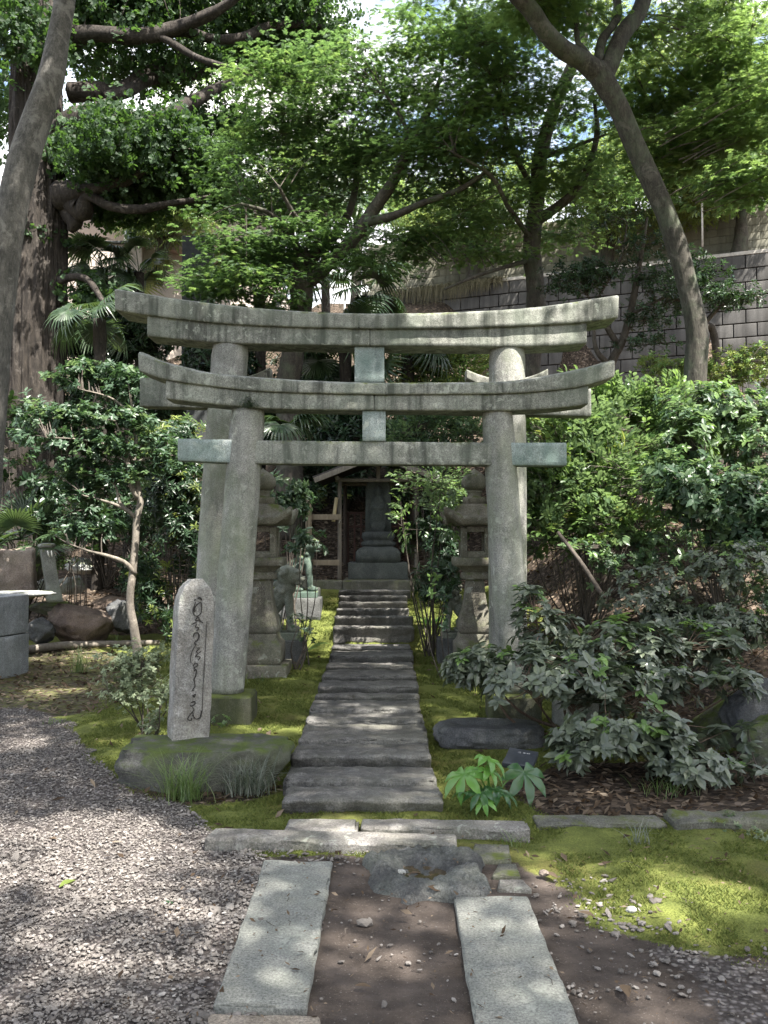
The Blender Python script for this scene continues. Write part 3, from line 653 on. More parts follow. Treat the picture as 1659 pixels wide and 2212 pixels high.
# ================================================================ TORII
def interp_curve(pts, xs):
    pts = np.array(pts, float); d = catmull(pts, 400); return np.interp(xs, d[:, 0], d[:, 1])
def beam(name, top, bot, Yf, depth, mat, parent, x0=None, x1=None, seed=0, ridge=0, bevel=.008, amp=.0035, n=70, endcut=0):
    """long stone beam whose front outline runs along the two curves, with real depth behind it"""
    x0 = x0 if x0 is not None else max(top[0][0], bot[0][0]); x1 = x1 if x1 is not None else min(top[-1][0], bot[-1][0])
    e = np.concatenate([[0, .004, .01], np.linspace(.02, .98, n), [.99, .996, 1]]); xs = x0 + (x1 - x0) * e
    yt, yb = interp_curve(top, xs), interp_curve(bot, xs); rings = []
    for k, (x, a, b_) in enumerate(zip(xs, yt, yb)):
        A = P(x, a, Yf); B = P(x, b_, Yf); zt, zb = A[2], B[2]; X0 = A[0]; bv = bevel
        s = 1
        if k in (0, len(xs) - 1): bv = bevel * 2.2
        f = []
        nz = 7
        for t in np.linspace(0, 1, nz): f.append((X0, Yf, zb + bv + (zt - zb - 2 * bv) * t))
        f.append((X0, Yf + bv, zt - bv * .2))
        for t in np.linspace(.15, .85, 4): f.append((X0, Yf + depth * t, zt + ridge * math.sin(PI * t)))
        f.append((X0, Yf + depth - bv, zt - bv * .2))
        for t in np.linspace(1, 0, nz): f.append((X0, Yf + depth, zb + bv + (zt - zb - 2 * bv) * t))
        f.append((X0, Yf + depth - bv, zb))
        for t in np.linspace(.8, .2, 3): f.append((X0, Yf + depth * t, zb))
        f.append((X0, Yf + bv, zb))
        f = np.array(f)
        if k in (0, len(xs) - 1): m = f.mean(0); f[:, 1:] = m[1:] + (f[:, 1:] - m[1:]) * .985
        if endcut: f[:, 0] += endcut * (f[:, 2] - zb) * (1 if e[k] > .5 else -1) * abs(2 * e[k] - 1) ** 8
        rings.append(f)
    R = np.array(rings); cen = R.mean(1, keepdims=True); d = R - cen; dn = d / (np.linalg.norm(d, axis=2, keepdims=True) + 1e-9)
    R = R + dn * (fbm(R * 12 + seed * 3.3, 3) - .5)[..., None] * 2 * amp
    V, F = loft(R[:, ::-1], True)
    return mk(name, (V, F), mat, parent)
def pillar(name, top, bot, Yc, mat, parent, z_extra=0, seed=0):
    """top/bot = (left px, right px, y px)"""
    a = P((top[0] + top[1]) / 2, top[2], Yc); b = P((bot[0] + bot[1]) / 2, bot[2], Yc); ra = (top[1] - top[0]) / FPX * Yc / 2; rb = (bot[1] - bot[0]) / FPX * Yc / 2
    n = 50; t = np.linspace(0, 1, n)[:, None]; c = b * (1 - t) + a * t; r = rb * (1 - t) + ra * t + .008 * np.sin(PI * t)
    r[-1] *= .93; r[-2] *= .985
    an = np.linspace(0, 2 * PI, 40, endpoint=False)
    R = np.stack([c[:, :1] + r * np.cos(an), c[:, 1:2] + r * np.sin(an), c[:, 2:3] + 0 * an[None]], -1)
    R += (R - c[:, None, :]) / (r[..., None] + 1e-9) * (fbm(R * 7 + seed, 3) - .5)[..., None] * .009
    return mk(name, loft(R), mat, parent)
# front gate
YF = 7.27; t1 = thing('torii_gate', 'front and smaller of the two grey stone torii gates, mossy stains on its beams', 'torii gate', (-.1, 7.4, .1))
kt = [(298, 760.5), (350, 782), (400, 795), (455, 807), (580, 818), (700, 825), (823, 828), (960, 827.5), (1101, 824.5), (1212, 807), (1270, 795), (1327, 779)]
kb = [(302, 801), (359, 819.5), (480, 837), (587, 846), (802, 851.7), (834, 852), (1000, 851), (1101, 849.5), (1212, 841), (1271, 831), (1325, 814)]
kt[0] = (300, 760.5); kb[0] = (300, 800.5); kb[-1] = (1327, 813.5)
for a_, b_ in ((300, 833.2), (834, 1100.5), (1101.2, 1327)): beam('top_beam', kt, kb, YF - .03, .36, M['torii'], t1, a_, b_, seed=int(a_), ridge=.03, endcut=.05)
sb = [(358, 861), (445, 871), (573, 882), (700, 885), (802, 886), (950, 886.5), (1101, 886.5), (1195, 882), (1271, 873)]
stp = [(x, y + 1.0) for x, y in [(358, 819.5)] + kb[2:-2] + [(1271, 831)]]
for a_, b_ in ((358, 808.3), (809.2, 1271)): beam('lower_beam', stp, sb, YF, .29, M['torii'], t1, a_, b_, seed=int(a_) + 7)
pillar('pillar', (500, 573, 884), (454, 526, 1494), 7.42, M['pillar'], t1, seed=1); pillar('pillar', (1040, 1107, 884), (1080, 1146, 1494), 7.42, M['pillar'], t1, seed=2)
nt = [(384, 946.5), (562, 950.5), (823, 953.5), (1050, 955), (1224, 956)]; nb_ = [(384, 995), (562, 1001.5), (823, 1003.5), (1050, 1005), (1224, 1006)]
for a_, b_, mm in ((384, 530, 'torii_blue'), (531, 1074, 'torii'), (1075, 1224, 'torii_blue')): beam('tie_beam', nt, nb_, YF + .05, .17, M[mm], t1, a_, b_, seed=int(a_) + 3, n=30)
beam('centre_strut', [(783, 886.5), (833, 886.5)], [(783, 953), (833, 953)], YF + .03, .2, M['torii_blue'], t1, seed=5, n=8)
for px in (490, 1113):
    b0 = P(px, 1500, 7.42); z0 = onground(b0[0], 7.42) - .1
    mk('footing', place(rbox(.40, .40, b0[2] - z0 + .02, r=.02, amp=.006, seed=px, chip=.02), (b0[0] + (.02 if px < 800 else -.02), 7.40, z0)), M['mossblock'], t1)
for nm, px, py, w, h_, sd in (('moss_clump', 537, 868, .09, .075, 1), ('moss_clump', 627, 862, .07, .06, 2)):
    c = P(px, py, YF - .002)
    if sd == 1:
        n = 500; x = R0.normal(c[0], w * .36, n); z = c[2] - .05 + np.abs(R0.normal(0, h_ * .55, n)) * np.exp(-((x - c[0]) / w) ** 2) * 1.1; a = R0.uniform(0, 6.28, n); s = R0.uniform(.008, .02, n)
        y = YF - R0.uniform(.0, .03, n)
        V = np.stack([np.stack([x, y, z], 1), np.stack([x + .004, y - .004, z], 1), np.stack([x + np.cos(a) * s, y - .012, z + np.sin(a) * s], 1)], 1).reshape(-1, 3)
        mk(nm, (V, np.arange(3 * n).reshape(n, 3)), M['l_dark'], t1, smooth=False)
# rear gate
YR = 8.33; t2 = thing('torii_gate', 'rear and larger of the two grey stone torii gates, standing behind the lower one', 'torii gate', (-.15, 8.5, .2))
kt = [(249, 623.5), (310, 634), (373, 644.6), (516, 662), (659, 673), (775, 677), (880, 677), (969, 675), (1108, 668), (1212, 657), (1335, 637)]
kb = [(249, 669), (318, 680), (459, 696), (587.5, 704), (775, 709), (900, 709), (1004, 708), (1108, 704), (1200, 700), (1268, 695), (1335, 685.5)]
for a_, b_ in ((249, 774.6), (775.4, 1335)): beam('top_beam', kt, kb, YR - .04, .44, M['torii'], t2, a_, b_, seed=int(a_), ridge=.035, endcut=.05)
sb = [(318, 725.6), (459, 738.5), (587.5, 743), (798, 746), (1004, 748), (1108, 748.7), (1200, 746), (1268, 741.5)]
stp = [(x, y + 1.0) for x, y in kb[1:-1]]
for a_, b_ in ((318, 798.6), (799.4, 1267.5)): beam('lower_beam', stp, sb, YR, .36, M['torii'], t2, a_, b_, seed=int(a_) + 9)
pillar('pillar', (459, 537.5, 741), (412, 490, 1452), 8.5, M['pillar'], t2, seed=3); pillar('pillar', (1057, 1134, 747), (1057, 1137, 1452), 8.5, M['pillar'], t2, seed=4)
beam('tie_beam', [(302, 815), (800, 826), (1277, 838)], [(302, 877.5), (800, 888), (1277, 899)], YR + .08, .2, M['torii'], t2, 302, 1277, seed=77, n=50)
beam('centre_strut', [(766, 748), (830, 748)], [(766, 826), (830, 826)], YR + .05, .26, M['torii_blue'], t2, seed=15, n=8)
for px in (451, 1097):
    b0 = P(px, 1452, 8.5); z0 = onground(b0[0], 8.5) - .1
    mk('footing', place(rbox(.46, .46, b0[2] - z0 + .02, r=.02, amp=.006, seed=px, chip=.02), (b0[0], 8.5, z0)), M['mossblock'], t2)
for cx, dy in ((495, 0), (1096, 3)):   # low props behind each rear pillar with their own little winged caps
    xs = np.array([cx - 88, cx - 60, cx - 30, cx, cx + 30, cx + 60, cx + 88]); yt = np.array([794, 806, 814, 816, 814, 806, 793]) + dy
    beam('prop_cap', list(zip(xs, yt)), [(x, y + 26 - abs(x - cx) * .06) for x, y in zip(xs, yt)], 9.0, .22, M['torii'], t2, seed=cx, n=24)
    b0 = P(cx, 836, 9.1); z0 = onground(b0[0], 9.1) - .05
    mk('prop_post', place(rbox(.2, .2, b0[2] - z0, r=.03, step=.1, amp=.004, seed=cx), (b0[0], 9.11, z0)), M['pillar'], t2)

# ================================================================ INSCRIBED STONE AND ITS BOULDER
g = G(440, 1690); BY = 5.75
V, F = rock(.54, .31, .30, seed=12, sub=5, rough=.32, facet=.6, flat=.6, sq=.62); V += (fbm(V * 9, 4) - .5)[:, None] * V * .12
c = np.array([PX(441, 5.8), 5.82, .0]); V = V + c + np.array([0, 0, .035])
o = mk('boulder', (V, F), M['boulder'], loc=c); tag(o, 'broad low mossy boulder carrying the inscribed upright stone', 'boulder')
bz = .215
SL = thing('inscribed_stone', 'upright grey stone post carved with flowing brush writing, standing on the mossy boulder', 'stone marker', (PX(410, 5.95), 5.95, bz))
sw, sd_, sh = .235, .165, 1.07
prof = [(0, 1.03), (.3, 1.0), (.72, .985), (.86, .97), (.9, .95), (.94, .78), (.97, .6), (.99, .42), (1.0, .2)]
rings = []
for t, k in [(0, 1.03), (.02, 1.03)] + [(tt, 1.03 - .06 * tt) for tt in np.linspace(.05, .82, 34)] + [(.85, .97), (.87, .96), (.885, .95), (.905, .86), (.93, .76), (.95, .66), (.965, .58), (.985, .42), (.998, .34), (1.0, .1)]:
    rings.append(np.stack([sq_ring(sw / 2 * k, 0, .12, 8, sd_ / 2 * (k if t < .9 else .4 + .6 * k))[:, 0], sq_ring(sw / 2 * k, 0, .12, 8, sd_ / 2 * (k if t < .9 else .4 + .6 * k))[:, 1], np.full(32, sh * t)], 1))
R = np.array(rings)
def dens(r):   # more points along each side
    out = []
    for q in r: out.append(np.array([q[i] * (1 - t) + q[(i + 1) % len(q)] * t for i in range(len(q)) for t in (0, .25, .5, .75)]))
    return np.array(out)
R = dens(R); cen = np.stack([0 * R[..., 0], 0 * R[..., 1], R[..., 2]], -1); d = R - cen
R = R + d * ((fbm(R * 22, 3) - .5) * .10 + (fbm(R * 6 + 3, 2) - .5) * .13)[..., None]; R[..., 2] += (fbm(R * 14 + 9, 3) - .5) * .05 * sstep(.8, .92, R[..., 2] / sh)
frontflat = (np.abs(R[..., 1] + sd_ / 2) < .02) & (np.abs(R[..., 0]) < sw * .4)
R[..., 1] = np.where(frontflat, -sd_ / 2 * 1.0 + (fbm(R * 22, 2) - .5) * .003, R[..., 1])
MS = np.array(Matrix.Rotation(math.radians(2.4), 3, 'Y') @ Matrix.Rotation(math.radians(24), 3, 'Z')); SB = np.array([PX(408, 5.95), 5.95, bz - .05])
Vv, Ff = loft(R); mk('stone_post', (Vv @ MS.T + SB, Ff), M['stele'], SL)
strokes = [([(476, 512), (486, 522)], 15), ([(512, 500), (535, 494), (552, 512), (548, 522)], 12), ([(490, 538), (472, 590), (462, 630), (470, 680), (500, 700), (545, 668), (553, 600), (548, 545), (520, 558), (480, 600), (472, 640), (490, 652)], 6.5), ([(466, 600), (486, 592), (478, 620), (492, 640)], 6),
    ([(515, 702), (485, 745)], 8), ([(480, 752), (540, 742)], 8), ([(520, 708), (535, 750), (572, 776)], 9), ([(500, 765), (445, 792)], 8), ([(500, 788), (484, 820), (515, 824), (516, 850), (494, 860)], 7),
    ([(460, 932), (478, 890), (512, 888), (526, 928), (505, 970), (480, 992), (488, 1014), (500, 1022)], 10), ([(490, 1022), (455, 1080), (436, 1150), (430, 1190), (440, 1226)], 4), ([(500, 1060), (526, 1052), (520, 1072), (495, 1096), (520, 1112), (552, 1086)], 6),
    ([(515, 1115), (486, 1150), (510, 1146), (536, 1160), (515, 1192)], 6), ([(460, 1262), (478, 1226), (504, 1230), (500, 1260), (466, 1276), (482, 1290), (470, 1312), (496, 1300), (486, 1368), (470, 1402), (475, 1440), (478, 1482), (450, 1526), (470, 1532)], 7.5),
    ([(450, 1592), (484, 1570), (470, 1602), (454, 1582), (472, 1612)], 7), ([(432, 1668), (470, 1650), (478, 1680), (442, 1702), (424, 1690)], 8), ([(446, 1706), (466, 1746), (430, 1790), (410, 1820), (400, 1850), (436, 1862), (440, 1830)], 6), ([(455, 1772), (470, 1852)], 5), ([(446, 1802), (475, 1832), (492, 1850), (530, 1832), (548, 1758)], 5),
    ([(612, 755), (596, 1000), (580, 1300), (566, 1500), (556, 1750), (536, 1842), (500, 1852)], 3)]
parts = []; kz = 5.53e-4
for pts, w in strokes:
    q = catmull(np.array(pts, float), max(6, len(pts) * 5)); n = len(q)
    # columns of the post lean in the picture; take that lean out before carving
    xx = (q[:, 0] - (517 - (q[:, 1] - 380) * .0495)) * kz * 1.06; zz = (2085 - q[:, 1]) * kz * 1.02 + .055
    c2 = np.stack([xx, zz], 1); t = np.gradient(c2, axis=0); t /= np.linalg.norm(t, axis=1)[:, None] + 1e-9; nn = np.stack([-t[:, 1], t[:, 0]], 1)
    wv = w * kz * .62 * (.75 + .45 * np.sin(np.linspace(.4, 2.7, n))) ; wv[0] *= .6; wv[-1] *= .4
    f = -sd_ / 2 - .0065
    A, B = c2 + nn * wv[:, None], c2 - nn * wv[:, None]
    V = np.vstack([np.column_stack([A[:, 0], np.full(n, f), A[:, 1]]), np.column_stack([B[:, 0], np.full(n, f), B[:, 1]]), np.column_stack([A[:, 0], np.full(n, f + .02), A[:, 1]]), np.column_stack([B[:, 0], np.full(n, f + .02), B[:, 1]])])
    F = [[i, n + i, n + i + 1, i + 1] for i in range(n - 1)] + [[i, i + 1, 2 * n + i + 1, 2 * n + i] for i in range(n - 1)] + [[n + i, 3 * n + i, 3 * n + i + 1, n + i + 1] for i in range(n - 1)]
    parts.append((V @ MS.T + SB, np.array(F)))
mk('carved_writing', parts, M['carve'], SL, smooth=False)

# ================================================================ LANTERNS
def textmesh(s, size, ext=.004, line=1.0):
    cu = bpy.data.curves.new('txt', 'FONT'); cu.body = s; cu.size = size; cu.extrude = ext; cu.align_x = 'CENTER'; cu.space_line = line; cu.resolution_u = 2
    o = bpy.data.objects.new('txt', cu); COL.objects.link(o); dg = bpy.context.evaluated_depsgraph_get(); me = bpy.data.meshes.new_from_object(o.evaluated_get(dg))
    V = np.empty(len(me.vertices) * 3); me.vertices.foreach_get('co', V); V = V.reshape(-1, 3)
    F3 = [list(p.vertices) for p in me.polygons if len(p.vertices) == 3]; F4 = [list(p.vertices) for p in me.polygons if len(p.vertices) == 4]
    bpy.data.objects.remove(o); bpy.data.meshes.remove(me)
    return V, [np.array(f) for f in (F4, F3) if f]
LY = 9.2; LZ = .155; k = LY / FPX
def rough(VF, amp=.006, s=9, seed=0):
    V = VF[0]; c = V.mean(0); d = V - c; d[:, 2] *= .3; d /= np.linalg.norm(d, axis=1)[:, None] + 1e-6
    return V + d * ((fbm(V * s + seed, 3) - .5) * 2 * amp)[:, None], VF[1]
def dz(VF, n=3): return VF
def prof_dense(prof, n=3):
    out = []
    for (a, b), (c, d) in zip(prof[:-1], prof[1:]):
        for i in range(n): t = i / n; out.append((a + (c - a) * t, b + (d - b) * t))
    return out + [prof[-1]]
def make_lantern(px, label):
    x = PX(px, LY); t = thing('stone_lantern', label, 'stone lantern', (x, LY, LZ), 'stone lanterns flanking the steps')
    zz = lambda y: (1452 - y) * k
    L0 = np.array([x, LY, LZ])
    def add(nm, VF, par=t, mat=M['lantern'], seed=0, amp=.005): V, F = rough(VF, amp, 10, seed + px); return mk(nm, (V + L0, F), mat, par)
    add('base_slab', rbox(.53, .53, zz(1429) + .08, r=.012, amp=.004, seed=px, chip=.012)); OFFz = 0
    t.children[0].location.z -= .08
    add('base_block', sq_loft(prof_dense([(.185, zz(1429)), (.203, zz(1428)), (.207, zz(1405)), (.205, zz(1387)), (.19, zz(1384)), (.165, zz(1376)), (.155, zz(1367)), (.15, zz(1365))], 2), .08))
    sh_ = add('shaft', sq_loft(prof_dense([(.15, zz(1365)), (.163, zz(1360)), (.166, zz(1350)), (.155, zz(1338)), (.125, zz(1315)), (.105, zz(1290)), (.093, zz(1268)), (.088, zz(1250))], 3), .16))
    tv, tf = textmesh('常\n夜\n燈', .098, .02, 1.02); tv = np.stack([tv[:, 0], -tv[:, 2], tv[:, 1]], 1); tz = tv[:, 2]; zc = tz + zz(1283) - .0
    half = np.interp(zc, [zz(1360), zz(1338), zz(1315), zz(1290), zz(1268), zz(1250)][0:], [.163, .155, .125, .105, .093, .088])
    tv[:, 2] = zc; tv[:, 1] = tv[:, 1] * .12 - half - .0005
    mk('carved_letters', (tv + L0, tf), M['carve_soft'], sh_, smooth=False)
    add('neck', sq_loft(prof_dense([(.125, zz(1250)), (.13, zz(1247)), (.127, zz(1237)), (.11, zz(1235)), (.115, zz(1234)), (.155, zz(1226)), (.185, zz(1222))], 2), .08))
    add('platform', sq_loft(prof_dense([(.2, zz(1222)), (.215, zz(1220)), (.217, zz(1205)), (.205, zz(1203))], 2), .06))
    for sx in (-1, 1):
        for sy in (-1, 1):
            add('firebox_post', place(rbox(.062, .062, zz(1140) - zz(1203), r=.006, amp=.002, seed=px + sx), (sx * .117, sy * .117, zz(1203))))
    for nm, ya, yb in (('firebox_sill', 1203, 1190), ('firebox_lintel', 1149, 1138)):
        pp = [place(rbox(.172, .05, zz(yb) - zz(ya), r=.004, amp=.001), (0, s * .115, zz(ya))) for s in (-1, 1)] + [place(rbox(.05, .172, zz(yb) - zz(ya), r=.004, amp=.001), (s * .115, 0, zz(ya))) for s in (-1, 1)]
        mk(nm, [(p[0] + L0, p[1]) for p in pp], M['lantern'], t)
    # roof: square, domed, with corners that curl up
    prof = [(.10, 1089), (.135, 1088.5), (.165, 1090.5), (.188, 1095), (.203, 1101), (.213, 1107), (.228, 1111.5), (.25, 1114.5), (.275, 1116.5), (.289, 1118), (.291, 1122), (.289, 1131), (.275, 1134), (.2, 1135.5), (.1, 1136)]
    rings = []
    for h, y in prof:
        r = sq_ring(h, zz(y), .07 if h > .22 else .25, 8); r = np.array([r[i] * (1 - s) + r[(i + 1) % len(r)] * s for i in range(len(r)) for s in (0, .2, .4, .6, .8)])
        cor = np.minimum(np.abs(r[:, 0]), np.abs(r[:, 1])) / h; edge = sstep(.2, .287, h)
        lift = sstep(.5, 1.0, cor) ** 1.5 * edge; r[:, 2] += lift * .10; r[:, :2] *= (1 + .12 * lift)[:, None]
        rings.append(r)
    add('roof', loft(rings[::-1]), amp=.004)
    fin = add('finial', lathe(prof_dense([(.10, zz(1090)), (.118, zz(1086)), (.122, zz(1080)), (.115, zz(1074)), (.07, zz(1073)), (.07, zz(1066)), (.078, zz(1063)), (.078, zz(1060)), (.06, zz(1059)), (.1, zz(1056)), (.127, zz(1048)), (.13, zz(1041)), (.118, zz(1032)), (.085, zz(1024)), (.045, zz(1018)), (.018, zz(1014)), (.004, zz(1011))], 2)))
    return t
make_lantern(568, 'stone lantern left of the steps, half hidden by the front gate pillar')
make_lantern(1025, 'stone lantern right of the steps, wrapped in leafy twigs')

# ================================================================ GUARDIAN LIONS
def make_lion(label, x, y, z, s, mat, face=1, group=None, ped=.16, px_=None):
    t = thing('guardian_lion', label, 'lion statue', (x, y, z), group)
    bl = [(-.05, 0, .24, .15, .095, .10, 0, -.75, 0), (-.14, 0, .13, .11, .11, .12), (.06, 0, .34, .085, .085, .10), (.09, 0, .40, .085, .085, .08),
          (.14, -.03, .50, .085, .09, .08), (.215, -.055, .475, .05, .06, .035), (.205, -.055, .435, .04, .05, .018), (.09, -.01, .50, .085, .11, .105), (.19, -.05, .535, .04, .065, .02),
          (.10, -.12, .55, .02, .022, .035), (.10, .08, .55, .02, .022, .035), (.258, -.06, .49, .018, .024, .016), (.205, -.085, .52, .014, .014, .012), (.205, -.02, .52, .014, .014, .012)]
    for sy in (-.065, .065):
        bl += [(.115, sy, .25, .034, .034, .11), (.125, sy, .13, .028, .028, .11), (.15, sy, .028, .055, .038, .028), (-.06, sy * 1.5, .10, .10, .042, .09, 0, .4, 0), (.0, sy * 1.6, .025, .065, .032, .025)]
        for i in range(3): bl.append((.19, sy + (i - 1) * .022, .026, .02, .011, .02))
    bl += [(-.235, 0, .22, .04, .05, .12, 0, .25, 0), (-.25, 0, .35, .035, .045, .06), (-.22, .0, .42, .025, .03, .03)]
    for i in range(22):
        a = R0.uniform(0, 6.28); bl.append((.05 + .055 * math.cos(a), -.01 + .12 * math.sin(a), .45 + R0.uniform(-.1, .11), .028, .026, .03))
    V, F = blobs_union(bl, .0085, 2); V[:, 0] *= face; F = F if face > 0 else F[:, ::-1]
    V = V * s; V = V + (fbm(V * 40, 2) - .5)[:, None] * .006
    mk('body', (V + np.array([x, y, z + ped]), F), mat, t)
    mk('plinth', place(rbox(.42 * s, .26 * s, .07 * s, r=.012, amp=.004), (x, y, z + ped - .065 * s)), mat, t)
    if ped > .12: mk('pedestal', place(rbox(.5 * s, .36 * s, ped - .06 * s + .1, r=.015, amp=.005, chip=.01, seed=int(x * 10)), (x, y, z - .1)), M['darkrock'], t)
    return t
lx = PX(598, 9.95); make_lion('grey stone guardian lion behind the left lantern, facing the steps', lx, 9.95, onground(lx, 9.95), 1.2, M['lion'], 1, 'guardian lions beside the path', .31)
lx = PX(992, 9.95); make_lion('grey stone guardian lion behind the right lantern, mostly hidden by leaves', lx, 9.95, onground(lx, 9.95), .95, M['lion'], -1, 'guardian lions beside the path', .31)
lx = PX(655, 11.4); make_lion('green weathered guardian lion near the shrine fence, sprig growing over its head', lx - .06, 11.4, onground(lx, 11.4), 1.15, M['bronze'], 1, 'guardian lions beside the path', .26)
c = G(680, 1306); o = mk('stone_bollard', place(lathe(prof_dense([(.07, 0), (.075, .03), (.075, .22), (.068, .245), (.03, .25)], 2), 20), (c[0], c[1], c[2] - .03)), M['gray'], loc=c); tag(o, 'short round stone bollard at the left of the upper steps', 'stone bollard')

# ================================================================ SHRINE HUT, STATUE, FENCES
SY = 13.0; k = SY / FPX
plat = thing('shrine_platform', 'low mossy stone platform under the small shrine at the top of the steps', 'stone platform', (PX(815, 12.3), 12.3, .8))
for a_, b_ in ((640, 739), (740, 897), (898, 990)):
    x0, x1_ = PX(a_, 12.3), PX(b_, 12.3); mk('kerb_block', place(rbox(x1_ - x0, 1.5 if a_ == 740 else .3, .22, r=.012, amp=.005, seed=a_, chip=.012), ((x0 + x1_) / 2, 12.3 + (.75 if a_ == 740 else .15), .70)), M['kerbmoss'], plat)
ZP = .922
hut = thing('shrine_hut', 'small open wooden shrine shelter with a dark gabled roof', 'shrine shelter', (PX(817, SY), SY, ZP))
def zy(y, Y=SY): return P(0, y, Y)[2]
for px, Y in ((734, 12.75), (900, 12.75), (746, 13.75), (890, 13.75)):
    b0 = PX(px, Y); mk('post', tube([(b0, Y, ZP - .1), (b0, Y, zy(1032, Y))], [.03, .028], 10, .2, .003), M['wood_grey' if Y < 13 else 'wood_dark'], hut)
for Y in (12.75, 13.75): mk('tie_beam', tube([(PX(724, 12.75), Y, zy(1037, 12.75)), (PX(912, 12.75), Y, zy(1037, 12.75))], [.028, .028], 10, .2, .003), M['wood_grey'], hut)
for px in (729, 905): mk('eave_beam', tube([(PX(px, 12.75), 12.5, zy(1034, 12.75)), (PX(px, 12.75), 14.0, zy(1034, 12.75))], [.03, .03], 10, .2, .003), M['wood_grey'], hut)
xr, zr = PX(817, 12.7), zy(985, 12.7)
mk('king_post', place(rbox(.055, .05, zr - zy(1035, 12.75), r=.005), (xr, 12.75, zy(1035, 12.75))), M['wood_grey'], hut)
mk('ridge_beam', tube([(xr, 12.4, zr - .05), (xr, 14.1, zr - .05)], [.035, .035], 8, .3), M['wood_dark'], hut)
for sg, px in ((-1, 680), (1, 954)):
    xe, ze = PX(px, 12.5), zy(1036, 12.5); d = np.array([xe - xr, 0, ze - zr]); L = np.linalg.norm(d); ang = math.atan2(zr - ze, abs(xe - xr))
    VF = rbox(L, 1.75, .035, r=.006, step=.1, amp=.004, seed=sg + 5); V = VF[0]; V[:, 0] += L / 2
    V, F = place((V, VF[1]), (0, 0, 0), 0, 0, ang); V[:, 0] *= sg; F = F if sg > 0 else F[:, ::-1]
    mk('roof_slope', (V + np.array([xr, 13.2, zr]), F), M['roof'], hut)
    VF = rbox(L, .03, .07, r=.005, step=.1); V = VF[0]; V[:, 0] += L / 2; V[:, 2] -= .05; V, F = place((V, VF[1]), (0, 0, 0), 0, 0, ang); V[:, 0] *= sg; F = F if sg > 0 else F[:, ::-1]
    mk('barge_board', (V + np.array([xr, 12.3, zr - .01]), F), M['wood_grey'], hut)
st = thing('stone_statue', 'dark stone slab carved with a standing figure on a tiered lotus pedestal inside the shrine', 'statue', (PX(817, SY), SY, ZP))
bx = PX(817, SY)
def zb(y): return zy(y, SY) - zy(1257, SY) + ZP
mk('plinth', place(rbox(PX(880, SY) - PX(754, SY), .62, zb(1222) - ZP, r=.01, amp=.003), (bx, SY, ZP)), M['buddha'], st)
mk('base', place(sq_loft([(.31, 0), (.31, zb(1200) - zb(1222)), (.27, zb(1193) - zb(1222)), (.2, zb(1188) - zb(1222))], .25), (bx, SY, zb(1222))), M['buddha'], st)
lot = lathe([(.16, 0), (.22, .02), (.235, .06), (.19, .09), (.2, .11), (.225, .14), (.215, .2), (.17, .22)], 32)
V = lot[0]; a = np.arctan2(V[:, 1], V[:, 0]); V[:, :2] *= (1 + .05 * np.cos(a * 10))[:, None]; mk('lotus_pedestal', place((V, lot[1]), (bx, SY, zb(1190))), M['buddha'], st)
zt0 = zb(1165); hgt = zb(1040) - zt0
mk('back_slab', place(loft([sq_ring(w * .185, z * hgt, .2, 5, .07) for z, w in ((0, 1), (.3, .98), (.7, .96), (.86, .93), (.94, .8), (.985, .5), (1, .15))]), (bx, SY + .05, zt0)), M['buddha'], st)
fig = [(0, 0, .1, .10, .05, .12), (0, 0, .3, .095, .055, .18), (0, 0, .47, .085, .05, .1), (0, -.01, .6, .048, .05, .06), (0, 0, .67, .03, .03, .035), (0, .02, .6, .085, .012, .085), (-.085, -.01, .4, .03, .035, .1, 0, .25, 0), (.085, -.01, .4, .03, .035, .1, 0, -.25, 0), (-.04, -.045, .37, .05, .025, .03, 0, .5, 0), (.04, -.045, .37, .05, .025, .03, 0, -.5, 0), (0, -.05, .4, .02, .02, .035), (-.09, 0, .2, .025, .02, .12), (.09, 0, .2, .025, .02, .12)]
V, F = blobs_union(fig, .012, 3); mk('figure', place((V * (hgt / .82), F), (bx, SY - .04, zt0 + .02)), M['buddha'], st)
# iron railing behind
rl = thing('iron_railing', 'rust brown iron railing behind the shrine statue', 'railing', (PX(820, 13.8), 13.8, 1.0))
for y in (1111, 1140): mk('rail', place(rbox(PX(905, 13.8) - PX(745, 13.8), .03, .035, r=.004, step=.3), (PX(825, 13.8), 13.8, zy(y, 13.8))), M['iron'], rl)
for px in (752, 766, 780, 794, 860, 876, 892): mk('bar', place(rbox(.028, .022, zy(1111, 13.8) - .95, r=.004, step=.3), (PX(px, 13.8), 13.79, .95)), M['iron'], rl)
# timber fence left of the shrine
fc = thing('timber_fence', 'pale new timber fence of one round post and two rails left of the shrine', 'fence', (PX(668, 12.4), 12.4, .8))
mk('post', tube([(PX(669, 12.4), 12.4, .7), (PX(666, 12.4), 12.4, P(0, 1075, 12.4)[2])], [.042, .042], 14, .2, .003), M['wood_pale'], fc)
for ya, yb, xa, xb in ((1113, 1121, 657, 737), (1210, 1221, 676, 733)):
    z0 = P(0, (ya + yb) / 2, 12.46)[2]; mk('rail', place(rbox(PX(xb, 12.46) - PX(xa, 12.46), .03, .075, r=.005, step=.2), ((PX(xa, 12.46) + PX(xb, 12.46)) / 2, 12.46, z0 - .037)), M['wood_pale'], fc)
bt = thing('bamboo_vase', 'dry bamboo tube hung as a vase on the front shrine post', 'bamboo vase', tuple(P(720, 1125, 12.65)))
mk('tube', tube([P(720, 1127, 12.65), P(723, 1105, 12.66), P(727, 1075, 12.68)], [.026, .025, .024], 12, .03, 0), M['bamboo'], bt)
mk('cord', tube([P(722, 1112, 12.62), P(733, 1113, 12.68), P(736, 1119, 12.7), P(732, 1130, 12.69)], [.004, .004, .004, .004], 6, .03, 0), M['rope'], bt)

